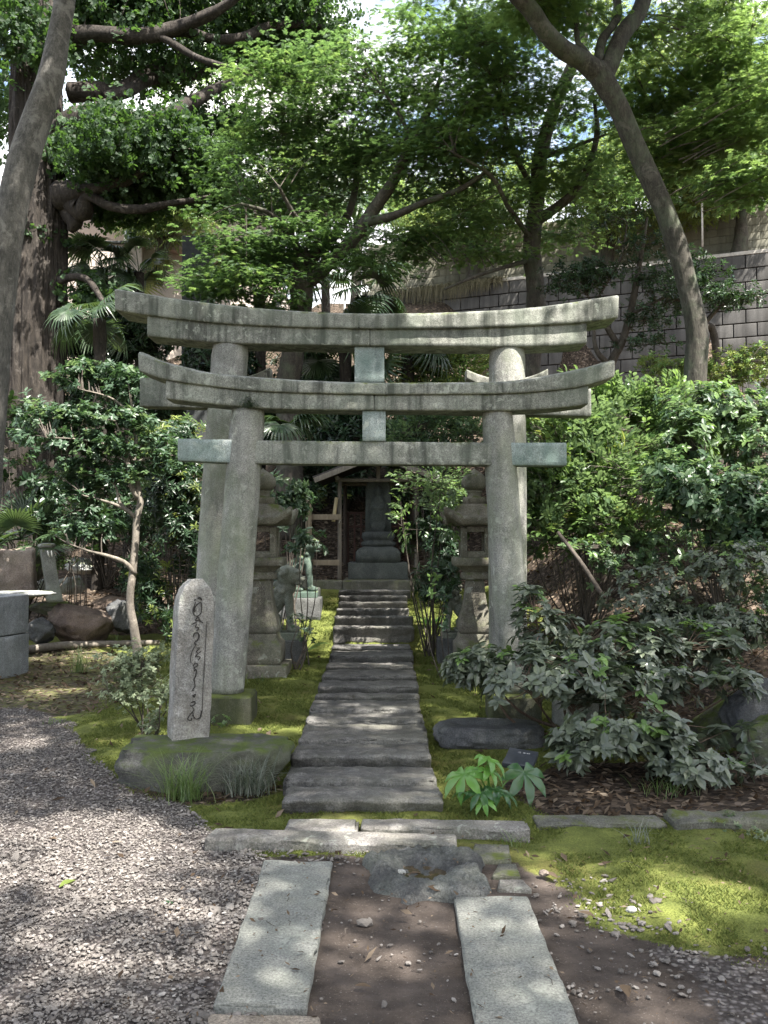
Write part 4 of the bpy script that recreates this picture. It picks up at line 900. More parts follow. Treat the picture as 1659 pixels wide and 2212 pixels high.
# ================================================================ RIGHT FOREGROUND: flat stone, plaque, block, rocks
c = G(1065, 1612); V, F = rock(.40, .24, .115, seed=19, sub=5, rough=.12, flat=.7, sq=.75); rr = np.hypot((V[:, 0] + .06) / .24, V[:, 1] / .11); V[:, 2] -= (1 - sstep(.5, 1.1, rr)) * .03 * (V[:, 2] > .03)
o = mk('flat_boulder', (V + np.array([c[0], c[1] + .15, c[2] + .05]), F), M['darkrock'], loc=c); tag(o, 'dark flat boulder with a shallow hollow, lying in moss right of the path', 'boulder')
sgn = thing('information_plaque', 'small tilted dark slate plaque with faint engraved lines above the hand shaped leaves', 'plaque', G(1125, 1690))
A, B, C_, D_ = P(1079, 1645, 5.45), P(1143, 1656.5, 5.40), P(1170, 1624.5, 5.60), P(1106.5, 1616, 5.66)
ux = (B - A + C_ - D_) / 2; uy = (D_ - A + C_ - B) / 2; cen = (A + B + C_ + D_) / 4; w_, h_ = np.linalg.norm(ux), np.linalg.norm(uy); ex_ = ux / w_; ey_ = uy - ex_ * (uy @ ex_); ey_ /= np.linalg.norm(ey_); ez_ = np.cross(ex_, ey_)
def onsign(V): return cen + V[:, :1] * ex_ + V[:, 1:2] * ey_ + V[:, 2:3] * ez_
V, F = rbox(w_, h_, .03, r=.003, step=.05); V[:, 2] -= .03; mk('panel', (onsign(V), F), M['sign'], sgn)
rr = np.random.default_rng(3)
ttl = []
for k_, st_ in enumerate([[(-.9, .5, -.3, .6), (-.8, -.1, -.5, .3), (-.9, -.6, -.2, -.5), (-.1, .7, .6, .6), (.2, .6, .1, -.5), (-.1, .1, .6, .1), (-.2, -.6, .7, -.6)], [(0, 1, .1, .7), (-.7, .5, .7, .5), (-.5, .1, .5, .1), (-.5, .1, -.5, -.7), (.5, .1, .5, -.7), (-.5, -.3, .5, -.3), (-.5, -.7, .5, -.7)], [(-.8, .3, -.8, -.5), (-.5, .7, -.5, -.5), (-.8, -.5, 0, -.5), (0, .6, 0, -.1), (.4, .8, .4, -.4), (0, -.1, .8, .2), (.7, .3, .7, -.5), (.2, -.6, .9, -.6)]]):
    for x0, y0, x1_, y1_ in st_:
        p = np.array([x0, y0]) * .011 + np.array([(k_ - 1) * .026 + .01, h_ * .27]); q = np.array([x1_, y1_]) * .011 + np.array([(k_ - 1) * .026 + .01, h_ * .27]); d = (q - p) / np.linalg.norm(q - p); n2 = np.array([-d[1], d[0]]) * .0013
        ttl.append((onsign(np.array([[*(p + n2), .0012], [*(q + n2), .0012], [*(q - n2), .0012], [*(p - n2), .0012]])), np.array([[0, 1, 2, 3]])))
mk('title', ttl, M['letter'], sgn, smooth=False)
fine = []
for row, (yy, xa, xb) in enumerate([(.1, -.4, .38), (.04, -.4, .38), (-.02, -.4, .3), (-.12, -.36, .38), (-.18, -.2, .1)]):
    x = xa
    while x < xb:
        L = rr.uniform(.008, .02); q = np.array([[x * w_, yy * h_ - .0012, .001], [(x + L) * w_, yy * h_ - .0012, .001], [(x + L) * w_, yy * h_ + .0014, .001], [x * w_, yy * h_ + .0014, .001]]); fine.append((onsign(q), np.array([[0, 1, 2, 3]]))); x += L + rr.uniform(.006, .014)
mk('small_lines', fine, M['letterdim'], sgn, smooth=False)
gb = G(1125, 1690); mk('stake', place(rbox(.04, .02, cen[2] - gb[2], r=.003, step=.2), (cen[0], cen[1] + .02, gb[2] - .06)), M['iron'], sgn)
c = G(1235, 1600); o = mk('stone_block', place(rbox(.3, .3, .27, r=.015, amp=.005, seed=3, chip=.015), (PX(1245, 7.15), 7.15, onground(1.5, 7.15) - .06), .25), M['gray'], loc=c); tag(o, 'square cut grey stone block behind the stems of the front shrub', 'stone block')
for (px, py, Y, sx, sy, sz, sd, lab, mm) in [(1660, 1545, 6.35, .30, .25, .26, 31, 'dark upright rock at the right edge behind the shrub', 'darkrock'), (1600, 1600, 6.6, .4, .3, .30, 32, 'mossy rock at right under the shrub', 'boulder'), (1690, 1640, 6.0, .3, .3, .3, 33, 'mossy boulder cut by the right edge near the kerb', 'boulder')]:
    c = P(px, py, Y); c[2] = max(c[2], onground(c[0], Y)); V, F = rock(sx, sy, sz, seed=sd, sub=5, facet=.8); o = mk('rock', (V + c, F), M[mm], loc=c); tag(o, lab, 'rock')

# ================================================================ LEFT SIDE: basin, trough, post, rocks
bs = thing('stone_basin', 'grey square stone water basin of two stacked blocks at the left edge', 'stone basin', (-4.52, 10.1, 0))
ang = math.radians(-16.8)
def basin_wall(): return None
parts = []
for (cx_, cy_, sx, sy) in ((.44, 0, .12, .78), (-.44, 0, .12, .78), (0, -.33, .76, .12), (0, .33, .76, .12)): parts.append(place(rbox(sx, sy, .42, r=.01, amp=.002), (cx_, cy_, .44)))
pb = [place((p[0], p[1]), (-4.55, 10.12, 0), ang) for p in parts]; mk('basin_rim', pb, M['basin'], bs)
mk('basin_foot', place(place(rbox(1.0, .8, .50, r=.012, amp=.003, chip=.012, seed=3), (0, 0, -.07)), (-4.55, 10.12, 0), ang), M['basin'], bs)
mk('water', place(place(rbox(.77, .56, .02, r=.002), (0, 0, .80)), (-4.55, 10.12, 0), ang), M['water'], bs)
c = P(30, 1284, 10.6); o = mk('flat_stone', place(rock(.38, .22, .05, seed=71, sub=4, flat=.5), (PX(48, 11.0), 11.0, P(0, 1282, 11.0)[2])), M['whiterock'], loc=c); tag(o, 'pale thin flat stone behind the square basin', 'flat stone')
tr = thing('rock_trough', 'rough brown rock with a hollowed top behind the square basin', 'stone trough', (PX(10, 12.0), 12.0, .1))
V, F = rbox(.78, .62, .62, r=.05, step=.035, amp=.03, ns=5, seed=9, chip=.05, wobble=.03)
rr_ = np.maximum(np.abs(V[:, 0] + .02) / .28, np.abs(V[:, 1]) / .2); V[:, 2] -= (V[:, 2] > .5) * (1 - sstep(.8, 1.05, rr_)) * .22
zt_ = P(0, 1188, 12.0)[2]; mk('rock_body', place((V, F), (PX(10, 12.0) - .02, 12.0, zt_ - .62), .35), M['brownrock'], tr)
pt = thing('stone_post', 'leaning square stone post with a flat cap and a twist of white paper', 'stone post', tuple(P(116, 1297, 11.9)))
a_, b_ = P(118, 1300, 11.9), P(101, 1187, 11.9); r = .082
R = [];
for t in np.linspace(0, 1, 16):
    c = a_ * (1 - t) + b_ * t; q = sq_ring(r * (1.12 if t < .24 else 1.0 if t < .27 else .96), 0, .1, 4); ca, sa = math.cos(.5), math.sin(.5); R.append(np.stack([c[0] + q[:, 0] * ca - q[:, 1] * sa, c[1] + q[:, 0] * sa + q[:, 1] * ca, np.full(16, c[2])], 1))
V, F = loft(R); mk('shaft', (V + (fbm(V * 20, 2) - .5)[:, None] * .006, F), M['gray'], pt)
mk('cap', place(rock(.10, .10, .035, seed=4, sub=3, sq=.7), tuple(P(101, 1179, 11.9))), M['gray'], pt)
for dx in (0, 8): mk('paper_strip', tube([P(103 + dx, 1190, 11.78), P(104 + dx, 1196, 11.76), P(107 + dx * .7, 1203, 11.77)], [.008, .010, .004], 6, .02), M['rope'], pt)
RK = [(168, 1350, 12.1, .43, .34, .29, 41, 'big reddish boulder with dead leaves on top, left of the thin trunk', 'redrock', .5), (86, 1364, 11.7, .19, .2, .19, 42, 'dark blue grey rock between the basin and the reddish boulder', 'darkrock', .8), (272, 1330, 12.4, .24, .22, .22, 43, 'grey rounded rock behind the thin pale trunk', 'darkrock', .8),
      (154, 1265, 13.4, .19, .16, .14, 44, 'white rounded rock right of the stone post', 'whiterock', .3), (88, 1272, 13.3, .1, .12, .14, 45, 'white rock peeping out left of the stone post', 'whiterock', .3), (172, 1222, 14.5, .26, .2, .13, 46, 'flat pale rock farther up the left slope', 'whiterock', .3), (75, 1232, 13.6, .18, .2, .22, 49, 'dark mossy rock beside the brown trough', 'boulder', .4), (240, 1310, 13.2, .3, .25, .13, 47, 'low brown rock behind the reddish boulder', 'redrock', .3), (115, 1312, 12.6, .33, .2, .10, 48, 'flat mossy stone under the leaning stone post', 'boulder', .3), (152, 1391, 12.0, .06, .05, .045, 50, 'fist sized grey stone at the foot of the reddish boulder', 'gray', .3)]
for (px, py, Y, sx, sy, sz, sd, lab, mm, fc_) in RK:
    c = P(px, py, Y); V, F = rock(sx * 1.08, sy * 1.08, sz * 1.08, seed=sd, sub=5, rough=.4, facet=min(1, fc_ + .45)); o = mk('rock', (V + c, F), M[mm], loc=c); tag(o, lab, 'rock')
    g0 = onground(c[0], Y)
a_, b_ = G(40, 1412), G(225, 1396); o = mk('edging_log', tube([a_ + [0, 0, .04], (a_ + b_) / 2 + [0, .03, .05], b_ + [0, 0, .03], G(345, 1392) + [0, 0, .02]], [.05, .055, .045, .04], 12, .05, .01), M['wood_grey'], loc=a_); tag(o, 'long grey log edging the bed in front of the reddish boulder', 'log')
# ================================================================ SUN
SUN_EL = math.radians(60); SUN_AZ = math.atan2(.32, -.38)          # azimuth from +Y towards +X
SV = np.array([math.sin(SUN_AZ) * math.cos(SUN_EL), math.cos(SUN_AZ) * math.cos(SUN_EL), math.sin(SUN_EL)])
# gaps in the leaf canopy: where sun reaches the ground (px, py, half width px, half height px)
SPOTS = [(150, 1800, 250, 44), (330, 1866, 150, 20), (90, 1915, 250, 36), (420, 1985, 90, 18), (250, 1960, 120, 18), (690, 1812, 120, 10), (930, 1812, 60, 8), (60, 1560, 50, 8), (30, 1600, 50, 8), (800, 1390, 75, 12), (660, 1435, 70, 10), (960, 1405, 45, 10), (640, 1575, 50, 8),
         (1570, 1940, 150, 34), (1430, 1890, 80, 10), (1300, 1958, 50, 12), (1060, 2010, 40, 6), (740, 1955, 40, 8), (840, 2065, 40, 6), (830, 1545, 70, 6), (660, 1350, 50, 12), (240, 2090, 140, 18), (60, 2030, 80, 14), (620, 1310, 40, 10), (1340, 2150, 40, 6), (100, 1495, 70, 8), (880, 1440, 30, 6), (630, 1340, 60, 22), (1000, 1540, 80, 9), (580, 1565, 80, 8), (920, 1350, 30, 14), (820, 1440, 80, 7), (780, 1590, 60, 6), (1180, 1880, 60, 8), (1500, 1990, 90, 12)]
SG = []
for px, py, a_, b_ in SPOTS:
    c = G(px, py); e = G(px + a_, py); f = G(px, py + b_); SG.append((c[0], c[1], max(.05, abs(e[0] - c[0]) - .1), max(.04, abs(f[1] - c[1]) - .06)))
SG = np.array(SG)
def sunfilter(p, grow=0.0, soft=.35):
    """True where a leaf may stay: outside the shafts of sun"""
    p = np.asarray(p, float); q = p - SV * (p[:, 2:3] / SV[2])
    for _ in range(2):
        hz = H(q[:, 0], q[:, 1]); hz = np.minimum(hz, 1.2); q = p - SV * ((p[:, 2] - hz) / SV[2])[:, None]
    keep = np.ones(len(p), bool); jig = (fbm(q * 2.6, 2) - .5) * .9
    for cx, cy, rx, ry in SG:
        d = np.sqrt(((q[:, 0] - cx) / (rx + grow)) ** 2 + ((q[:, 1] - cy) / (ry + grow)) ** 2) + jig
        keep &= ~(d < 1)
    return keep

# ================================================================ LEAVES
def leaf_ovate(L=1.0, W=.42, fold=.18, droop=.15, lod=1):
    if lod == 0:
        V = np.array([(0, 0, 0), (.5, -W / 2, fold * W), (1, 0, -droop), (.5, W / 2, fold * W)]) * L
        return V, np.array([[0, 1, 2], [0, 2, 3]])
    zs = [0, -.02, -droop * .45, -droop]
    V = np.array([(0, 0, 0), (.3, -W * .46, fold * W * .9), (.3, 0, 0), (.3, W * .46, fold * W * .9), (.68, -W * .42, fold * W * .8 - droop * .4), (.68, 0, -droop * .4), (.68, W * .42, fold * W * .8 - droop * .4), (1, 0, -droop)]) * L
    F = np.array([[0, 1, 2], [0, 2, 3], [1, 4, 2], [2, 4, 5], [2, 5, 3], [3, 5, 6], [4, 7, 5], [5, 7, 6]])
    return V, F
def leaf_maple(L=1.0):
    V = [(0, 0, 0)]; F = []
    for a, l in ((-1.75, .5), (-.85, .85), (0, 1), (.85, .85), (1.75, .5)):
        d = np.array([math.cos(a), math.sin(a)]); n = np.array([-d[1], d[0]]); k = len(V)
        m = d * l * .42
        V += [(*(m - n * .13), .02), (*(d * l), -.1 * l), (*(m + n * .13), .02)]; F += [[0, k, k + 1], [0, k + 1, k + 2]]
    return np.array(V) * L, np.array(F)
def leaf_fan(L=1.0):
    V = np.array([(0, 0, 0), (.75, -.55, .05), (1, -.12, -.06), (.86, 0, .0), (1, .12, -.06), (.75, .55, .05)]) * L
    return V, np.array([[0, 1, 2], [0, 2, 3], [0, 3, 4], [0, 4, 5]])
def xf(VF, R=None, t=(0, 0, 0), s=1.0):
    V, F = VF; V = V * s
    if R is not None: V = V @ np.array(R).T
    return V + np.array(t), F
def tri_merge(parts):
    Vs, Fs, off = [], [], 0
    for V, F in parts: Vs.append(V); Fs.append(F + off); off += len(V)
    return np.concatenate(Vs), np.concatenate(Fs)
def Rz(a): return Matrix.Rotation(a, 3, 'Z')
def Ry(a): return Matrix.Rotation(a, 3, 'Y')
def Rx(a): return Matrix.Rotation(a, 3, 'X')
def rosette(leaf, n, rng, up=(.2, .9), stem=.5, size=1.0):
    """whorl of leaves round a short shoot that points along +z"""
    parts = []
    for i in range(n):
        a = i * 2.4 + rng.uniform(-.3, .3); el = rng.uniform(*up); h = stem * (i / n)
        R = Rz(a) @ Ry(-el) @ Rx(rng.uniform(-.4, .4)); parts.append(xf(leaf, R, (0, 0, h), size * rng.uniform(.75, 1.15)))
    return tri_merge(parts)
def spray(leaf, n, rng, size=1.0, width=.8, flat=.25):
    """flat twig with leaves on both sides, growing along +x"""
    parts = []
    for i in range(n):
        t = (i + .5) / n; sd = 1 if i % 2 else -1; a = sd * rng.uniform(.3, 1.2) * (1 - .5 * t)
        R = Rz(a) @ Ry(rng.uniform(-.1, flat) + .1) @ Rx(rng.normal(0, flat))
        parts.append(xf(leaf, R, (t * 2.2, sd * width * .5 * rng.uniform(.2, 1) * (1.2 - t), rng.normal(0, .06)), size * rng.uniform(.7, 1.15)))
    return tri_merge(parts)
rt = np.random.default_rng(21)
T_OV = [rosette(leaf_ovate(1, .52, .14, .12), n, rt, (-.2, .8), .6) for n in (6, 7, 8, 9)]
T_OV0 = [rosette(leaf_ovate(lod=0), n, rt, (-.2, .9), .8) for n in (6, 7, 8, 9)]
T_WH = [rosette(leaf_ovate(1, .5, .12, .2), n, rt, (-.25, .35), .25) for n in (6, 7, 8)]
T_NAR = [rosette(leaf_ovate(1, .26, .2, .2), n, rt, (-.1, .8), .9) for n in (9, 11, 12)]
T_NAR0 = [rosette(leaf_ovate(1, .26, .2, .2, 0), n, rt, (-.1, .8), 1.2) for n in (9, 11, 12)]
T_MAP = [spray(leaf_maple(), n, rt) for n in (7, 8, 9)]
T_FAN = [rosette(leaf_fan(), n, rt, (-.5, .7), .5) for n in (4, 5, 6)]
T_BR = [spray(leaf_ovate(1, .5, .12, .2), n, rt, 1, 1.0, .35) for n in (6, 7, 9)]
T_BR0 = [spray(leaf_ovate(1, .5, .12, .2, 0), n, rt, 1, 1.0, .45) for n in (6, 7, 9)]
def scatter(temps, pos, dirs, scale, roll=None, axis='z', rng=R0):
    """copies of the templates at pos, their z (or x) axis along dirs"""
    pos = np.asarray(pos, float); n = len(pos)
    if n == 0: return np.zeros((0, 3)), np.zeros((0, 3), int)
    d = np.asarray(dirs, float); d = d / (np.linalg.norm(d, axis=1)[:, None] + 1e-9); scale = np.broadcast_to(scale, n)
    ref = np.where(np.abs(d[:, 2:3]) < .95, np.array([[0, 0, 1.0]]), np.array([[1.0, 0, 0]])); u = np.cross(ref, d); u /= np.linalg.norm(u, axis=1)[:, None]; w = np.cross(d, u)
    which = rng.integers(0, len(temps), n); Vs, Fs, off = [], [], 0
    for k, (V0, F0) in enumerate(temps):
        m = np.where(which == k)[0]
        if not len(m): continue
        if axis == 'z':
            a = rng.uniform(0, 2 * PI, len(m))[:, None] if roll is None else np.full((len(m), 1), roll)
            uu = u[m] * np.cos(a) + w[m] * np.sin(a); ww = np.cross(d[m], uu); B = np.stack([uu, ww, d[m]], 2)
        else:
            a = rng.normal(0, .25 if roll is None else roll, len(m))[:, None]; uu = u[m] * np.cos(a) + w[m] * np.sin(a); ww = np.cross(d[m], uu); B = np.stack([d[m], uu, ww], 2)
        W = np.einsum('nij,vj->nvi', B, V0) * scale[m][:, None, None] + pos[m][:, None, :]
        Vs.append(W.reshape(-1, 3)); Fs.append((F0[None] + (np.arange(len(m)) * len(V0))[:, None, None] + off).reshape(-1, 3)); off += len(m) * len(V0)
    return np.concatenate(Vs), np.concatenate(Fs)
def in_ell(n, rng=R0, pw=2.2):
    d = rng.normal(size=(n, 3)); d /= np.linalg.norm(d, axis=1)[:, None]; return d * (rng.random(n) ** (1 / pw))[:, None]
def blob_pts(blobs, dens=1.0, rng=R0):
    """blobs: (px,py,Y,rx px,rz px,ry m,n) or ('w',x,y,z,rx,ry,rz,n) -> cluster centres and outward directions"""
    C_, D_ = [], []
    for b in blobs:
        if b[0] == 'w': c = np.array(b[1:4]); r = np.array([b[4], b[5], b[6]]); n = b[7]
        else: c = P(b[0], b[1], b[2]); k = b[2] / FPX; r = np.array([b[3] * k, b[5], b[4] * k]); n = b[6]
        e = in_ell(max(1, int(n * dens)), rng); C_.append(c + e * r); D_.append(e)
    return np.concatenate(C_), np.concatenate(D_)
def twig_tubes(C_, anchors, r0=.012, r1=.003, seg=5, sides=4, sag=.1, rng=R0, lim=.8):
    A = np.asarray(anchors, float); parts = []
    V_all, F_all, off = [], [], 0
    for c in C_:
        w = A - c; dd = (w ** 2).sum(1) + 0.6 * np.maximum(0, A[:, 2] - c[2]) ** 2; a = A[np.argmin(dd)]; L = np.linalg.norm(c - a)
        if L < .05: continue
        if L > lim: a = c + (a - c) * (lim / L); L = lim
        t = np.linspace(0, 1, seg)[:, None]; mid = np.array([0, 0, sag * L]) + rng.normal(0, .06 * L, 3)
        p = a * (1 - t) + c * t + mid * (4 * t * (1 - t)) * .5; r = r0 * (1 - t) + r1 * t
        ax = (c - a) / L; u = np.cross(ax, [.3, .2, .9]); u /= np.linalg.norm(u) + 1e-9; w2 = np.cross(ax, u); an = np.linspace(0, 2 * PI, sides, endpoint=False)
        R = p[:, None, :] + r[:, :, None] * (np.cos(an)[None, :, None] * u + np.sin(an)[None, :, None] * w2)
        V_all.append(R.reshape(-1, 3)); F_all.append(ringfaces(seg, sides) + off); off += seg * sides
    if not V_all: return np.zeros((0, 3)), np.zeros((0, 4), int)
    return np.concatenate(V_all), np.concatenate(F_all)
def px_path(pts): return [P(*p[:3]) for p in pts], [p[3] for p in pts]

def make_tree(name, label, cat, base, trunk, limbs, blobs, leaf, group=None, barkmat='bark_maple', sides=16, tstep=.08, tamp=.012, trunk_kw=None, limbkw=None):
    """leaf: dict(kind, size, per cluster, radius, thick, mat, ...)"""
    t = thing(name, label, cat, base, group); anchors = []
    pts, rad = px_path(trunk) if not isinstance(trunk, tuple) else trunk
    kw = dict(sides=sides, step=tstep, amp=tamp, ns=(3, 3, 2.5)); kw.update(trunk_kw or {})
    mk('trunk', tube(pts, rad, **kw), M[barkmat], t); anchors.append(catmull(np.array(pts), 40)[12:])
    for i, lb in enumerate(limbs):
        lp, lr = px_path(lb) if not isinstance(lb, tuple) else lb
        mk('limb', tube(lp, lr, **(dict(sides=10, step=.07, amp=max(lr) * .22, ns=(2, 2, 3), seed=i) | (limbkw or {}))), M[barkmat], t); anchors.append(catmull(np.array(lp), 30))
    A = np.concatenate(anchors)
    parts, mats = foliage(blobs, leaf, A)
    if parts: mk('crown', parts, mats, t, smooth=False)
    return t
def foliage(blobs, leaf, A):
    mats = [M[m] for m in leaf['mats']] + [M['twig']]; parts = []
    if not blobs: return [], []
    C_, E = blob_pts(blobs)
    if leaf.get('filter', True): k = sunfilter(C_, .0); C_, E = C_[k], E[k]
    per, rad, thick = leaf['per'], leaf['rad'], leaf['thick']; n = len(C_) * per
    off = in_ell(n, R0, 2.0) * np.array([rad, rad, thick]); cc = np.repeat(C_, per, 0)
    tl = R0.normal(0, leaf.get('tilt', .0), (len(C_), 2)); tl = np.repeat(tl, per, 0); off[:, 2] += off[:, 0] * tl[:, 0] + off[:, 1] * tl[:, 1]; off *= np.repeat(R0.uniform(.6, 1.25, len(C_)), per)[:, None]
    tone = np.repeat(R0.random(len(C_)), per); pos = cc + off
    if leaf['kind'] in ('map',):
        pos[:, 2] -= (np.hypot(off[:, 0], off[:, 1]) / rad) ** 2 * rad * .16
        d = off.copy(); d[:, 2] = -.12 * rad + R0.normal(0, .12 * rad, n); d[:, :2] += R0.normal(0, .25 * rad, (n, 2)); ax_ = 'x'
    else:
        d = off / np.array([rad, rad, thick]) + np.array([0, 0, leaf.get('up', .5)]) + R0.normal(0, .35, (n, 3)); ax_ = leaf.get('axis', 'z')
    if leaf.get('filter', True): k = sunfilter(pos, leaf.get('grow', .05)); pos, d, tone = pos[k], d[k], tone[k]
    if len(A) and leaf.get('dens', 0): pass
    T = leaf['temps']; sc = leaf['size'] * R0.uniform(.75, 1.25, len(pos))
    sel = np.where(R0.random(len(pos)) < .75, tone, R0.random(len(pos))); cuts = np.cumsum(leaf.get('mix', [1.0]))
    lo = 0
    for mi, hi in enumerate(cuts):
        m = (sel >= lo) & (sel < hi + (1e-6 if mi == len(cuts) - 1 else 0)); lo = hi
        if m.any(): V, F = scatter(T, pos[m], d[m], sc[m], axis=ax_); parts.append((V, F, mi))
    if leaf.get('twigs', True) and len(A):
        V, F = twig_tubes(C_[R0.random(len(C_)) < .4], A, leaf.get('tr', .012), .003)
        if len(V): parts.append((V, F, len(mats) - 1))
        # fine shoots inside each cluster
        m = R0.random(len(pos)) < leaf.get('fine', .25)
        if m.any():
            a = np.repeat(C_, per, 0)[:len(k)][k][m] if leaf.get('filter', True) else cc[m]; b = pos[m]; dv = b - a; sv = np.cross(dv, [.3, .5, .8]); sv /= np.linalg.norm(sv, axis=1)[:, None] + 1e-9; w = leaf.get('tr', .012) * .28
            V = np.stack([a - sv * w, a + sv * w, b], 1).reshape(-1, 3); parts.append((V, np.arange(len(V)).reshape(-1, 3), len(mats) - 1))
    return parts, mats
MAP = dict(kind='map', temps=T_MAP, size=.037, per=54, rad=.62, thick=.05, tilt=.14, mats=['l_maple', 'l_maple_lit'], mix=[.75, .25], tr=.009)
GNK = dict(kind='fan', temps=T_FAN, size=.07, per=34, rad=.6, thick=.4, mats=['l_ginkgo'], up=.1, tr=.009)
BRD = dict(kind='br', temps=T_BR0, size=.085, per=34, rad=.7, thick=.4, mats=['l_back'], up=.1, axis='x', tr=.012)

# ================================================================ TREES
GY = 16.0; GS = GY / 11.3
def gz(px, Y, d=.15):
    x = PX(px, Y); return np.array([x, Y, onground(x, Y) - d])
def gl(pts): return [(p[0], p[1], p[2] * GS, p[3] * GS) for p in pts]
b0 = gz(75, GY); tr_pts = [b0, P(75, 1100, GY), P(76, 850, GY), P(80, 650, GY), P(83, 450, GY + .1), P(80, 300, GY + .2), P(78, 120, GY + .3), P(72, -60, GY + .5), P(66, -260, GY + .7)]
tree1 = make_tree('ginkgo_tree', 'huge old tree at left with deeply furrowed dark bark and heavy spreading limbs', 'tree', b0, (tr_pts, [.6, .5, .45, .44, .43, .41, .38, .31, .2]),
    [gl(q) for q in [[(120, 300, 11.3, .16), (165, 262, 11.15, .17), (205, 255, 11.05, .16), (226, 232, 11.0, .12), (232, 215, 11.0, .03)],
     [(150, 80, 11.5, .14), (200, 73, 11.4, .105), (280, 78, 11.3, .10), (350, 70, 11.3, .095), (420, 45, 11.2, .075), (480, 15, 11.1, .06), (540, -30, 11, .05)],
     [(350, 70, 11.3, .07), (400, 68, 11.4, .065), (460, 84, 11.5, .06), (520, 82, 11.6, .06), (580, 58, 11.8, .06), (640, 52, 12, .05), (700, 60, 12.2, .04)],
     [(340, 76, 11.3, .05), (375, 95, 11.25, .045), (420, 122, 11.2, .04), (480, 142, 11.1, .035), (560, 160, 11, .02)],
     [(150, 200, 11.6, .13), (205, 198, 11.6, .12), (260, 195, 11.7, .10), (310, 165, 11.9, .09), (370, 130, 12.1, .07), (420, 110, 12.3, .05)],
     [(225, 210, 11.5, .07), (270, 200, 11.6, .075), (330, 170, 11.9, .075), (420, 160, 12.1, .07), (480, 130, 12.3, .06), (560, 60, 12.5, .06), (600, 45, 12.6, .05)],
     [(210, 262, 11.05, .13), (290, 262, 11.1, .11), (350, 255, 11.2, .1), (410, 222, 11.4, .085), (470, 190, 11.6, .06), (540, 160, 11.9, .04)],
     [(130, 425, 11.2, .19), (165, 420, 11.1, .15), (200, 410, 11.0, .075), (270, 392, 10.9, .06), (340, 352, 10.8, .04), (400, 320, 10.7, .025)],
     [(150, 430, 11.2, .14), (180, 455, 11.1, .13), (190, 425, 11, .06), (240, 446, 10.9, .055), (300, 452, 10.8, .05), (380, 438, 10.8, .035), (450, 425, 10.8, .02)],
     [(150, 450, 11.3, .13), (160, 480, 11.2, .1), (150, 500, 11.2, .04)],
     [(130, 605, 11.1, .05), (160, 598, 10.9, .045), (190, 605, 10.8, .04), (215, 640, 10.7, .035), (240, 680, 10.6, .02)],
     [(60, 60, 11.4, .12), (20, 20, 11.1, .12), (-40, -30, 10.8, .1)]]],
    [(q[0], q[1], q[2] * GS + .8, q[3] * 1.15, q[4] * 1.1, q[5] * GS, int(q[6] * 1.6)) for q in [(300, 345, 10.6, 170, 75, 1.0, 85), (220, 320, 10.9, 80, 60, .6, 26), (400, 390, 10.8, 120, 40, .7, 26), (330, 120, 11.4, 190, 60, .8, 30), (560, 40, 11.6, 190, 60, .9, 42), (250, 20, 11.5, 150, 50, .8, 34), (480, 280, 11.6, 60, 50, .8, 20), (40, 60, 10.2, 60, 70, .6, 14), (200, 130, 12.2, 60, 90, .8, 8), (620, 110, 12.2, 120, 50, .8, 26), (430, -40, 11.2, 260, 50, .9, 44), (30, 200, 13, 60, 160, .8, 24), (270, 440, 10.9, 90, 22, .5, 14), (90, 510, 10.7, 40, 30, .3, 4), (200, 640, 10.6, 50, 20, .3, 5), (470, 400, 11.3, 50, 40, .5, 8)]],
    GNK, barkmat='bark_gink', trunk_kw=dict(sides=150, step=.025, amp=.06, ns=(7, 7, 1.1), ridged=True), limbkw=dict(sides=18))
# smooth leaning trunk
b0 = np.array([PX(-140, 6.9), 6.9, -.1])
make_tree('leaning_grey_trunk', 'smooth pale grey leaning trunk in front of the furrowed tree, at the left edge', 'tree', b0,
    ([b0, P(-48, 1150, 6.9), P(-28, 950, 6.95), P(-12, 750, 7.0), P(2, 620, 7.0), P(22, 480, 7.0), P(52, 350, 7.05), P(80, 260, 7.1), P(108, 175, 7.1), P(124, 90, 7.15), P(139, 0, 7.2), P(150, -120, 7.3), P(156, -320, 7.4)], [.155, .13, .126, .125, .12, .118, .115, .112, .102, .088, .083, .08, .065]),
    [([P(146, -80, 7.25), P(90, -200, 6.8), P(-40, -420, 6.2)], [.06, .05, .02]), ([P(150, -150, 7.3), P(260, -300, 7.4), P(400, -460, 7.4)], [.05, .04, .02])],
    [('w', -2.6, 6.6, 8.0, 1.6, 1.5, 1.0, 34)], dict(BRD, mats=['l_green'], size=.06), barkmat='bark_smooth', sides=40, trunk_kw=dict(step=.05, amp=.02, ns=(1.6, 1.6, 1.1)))
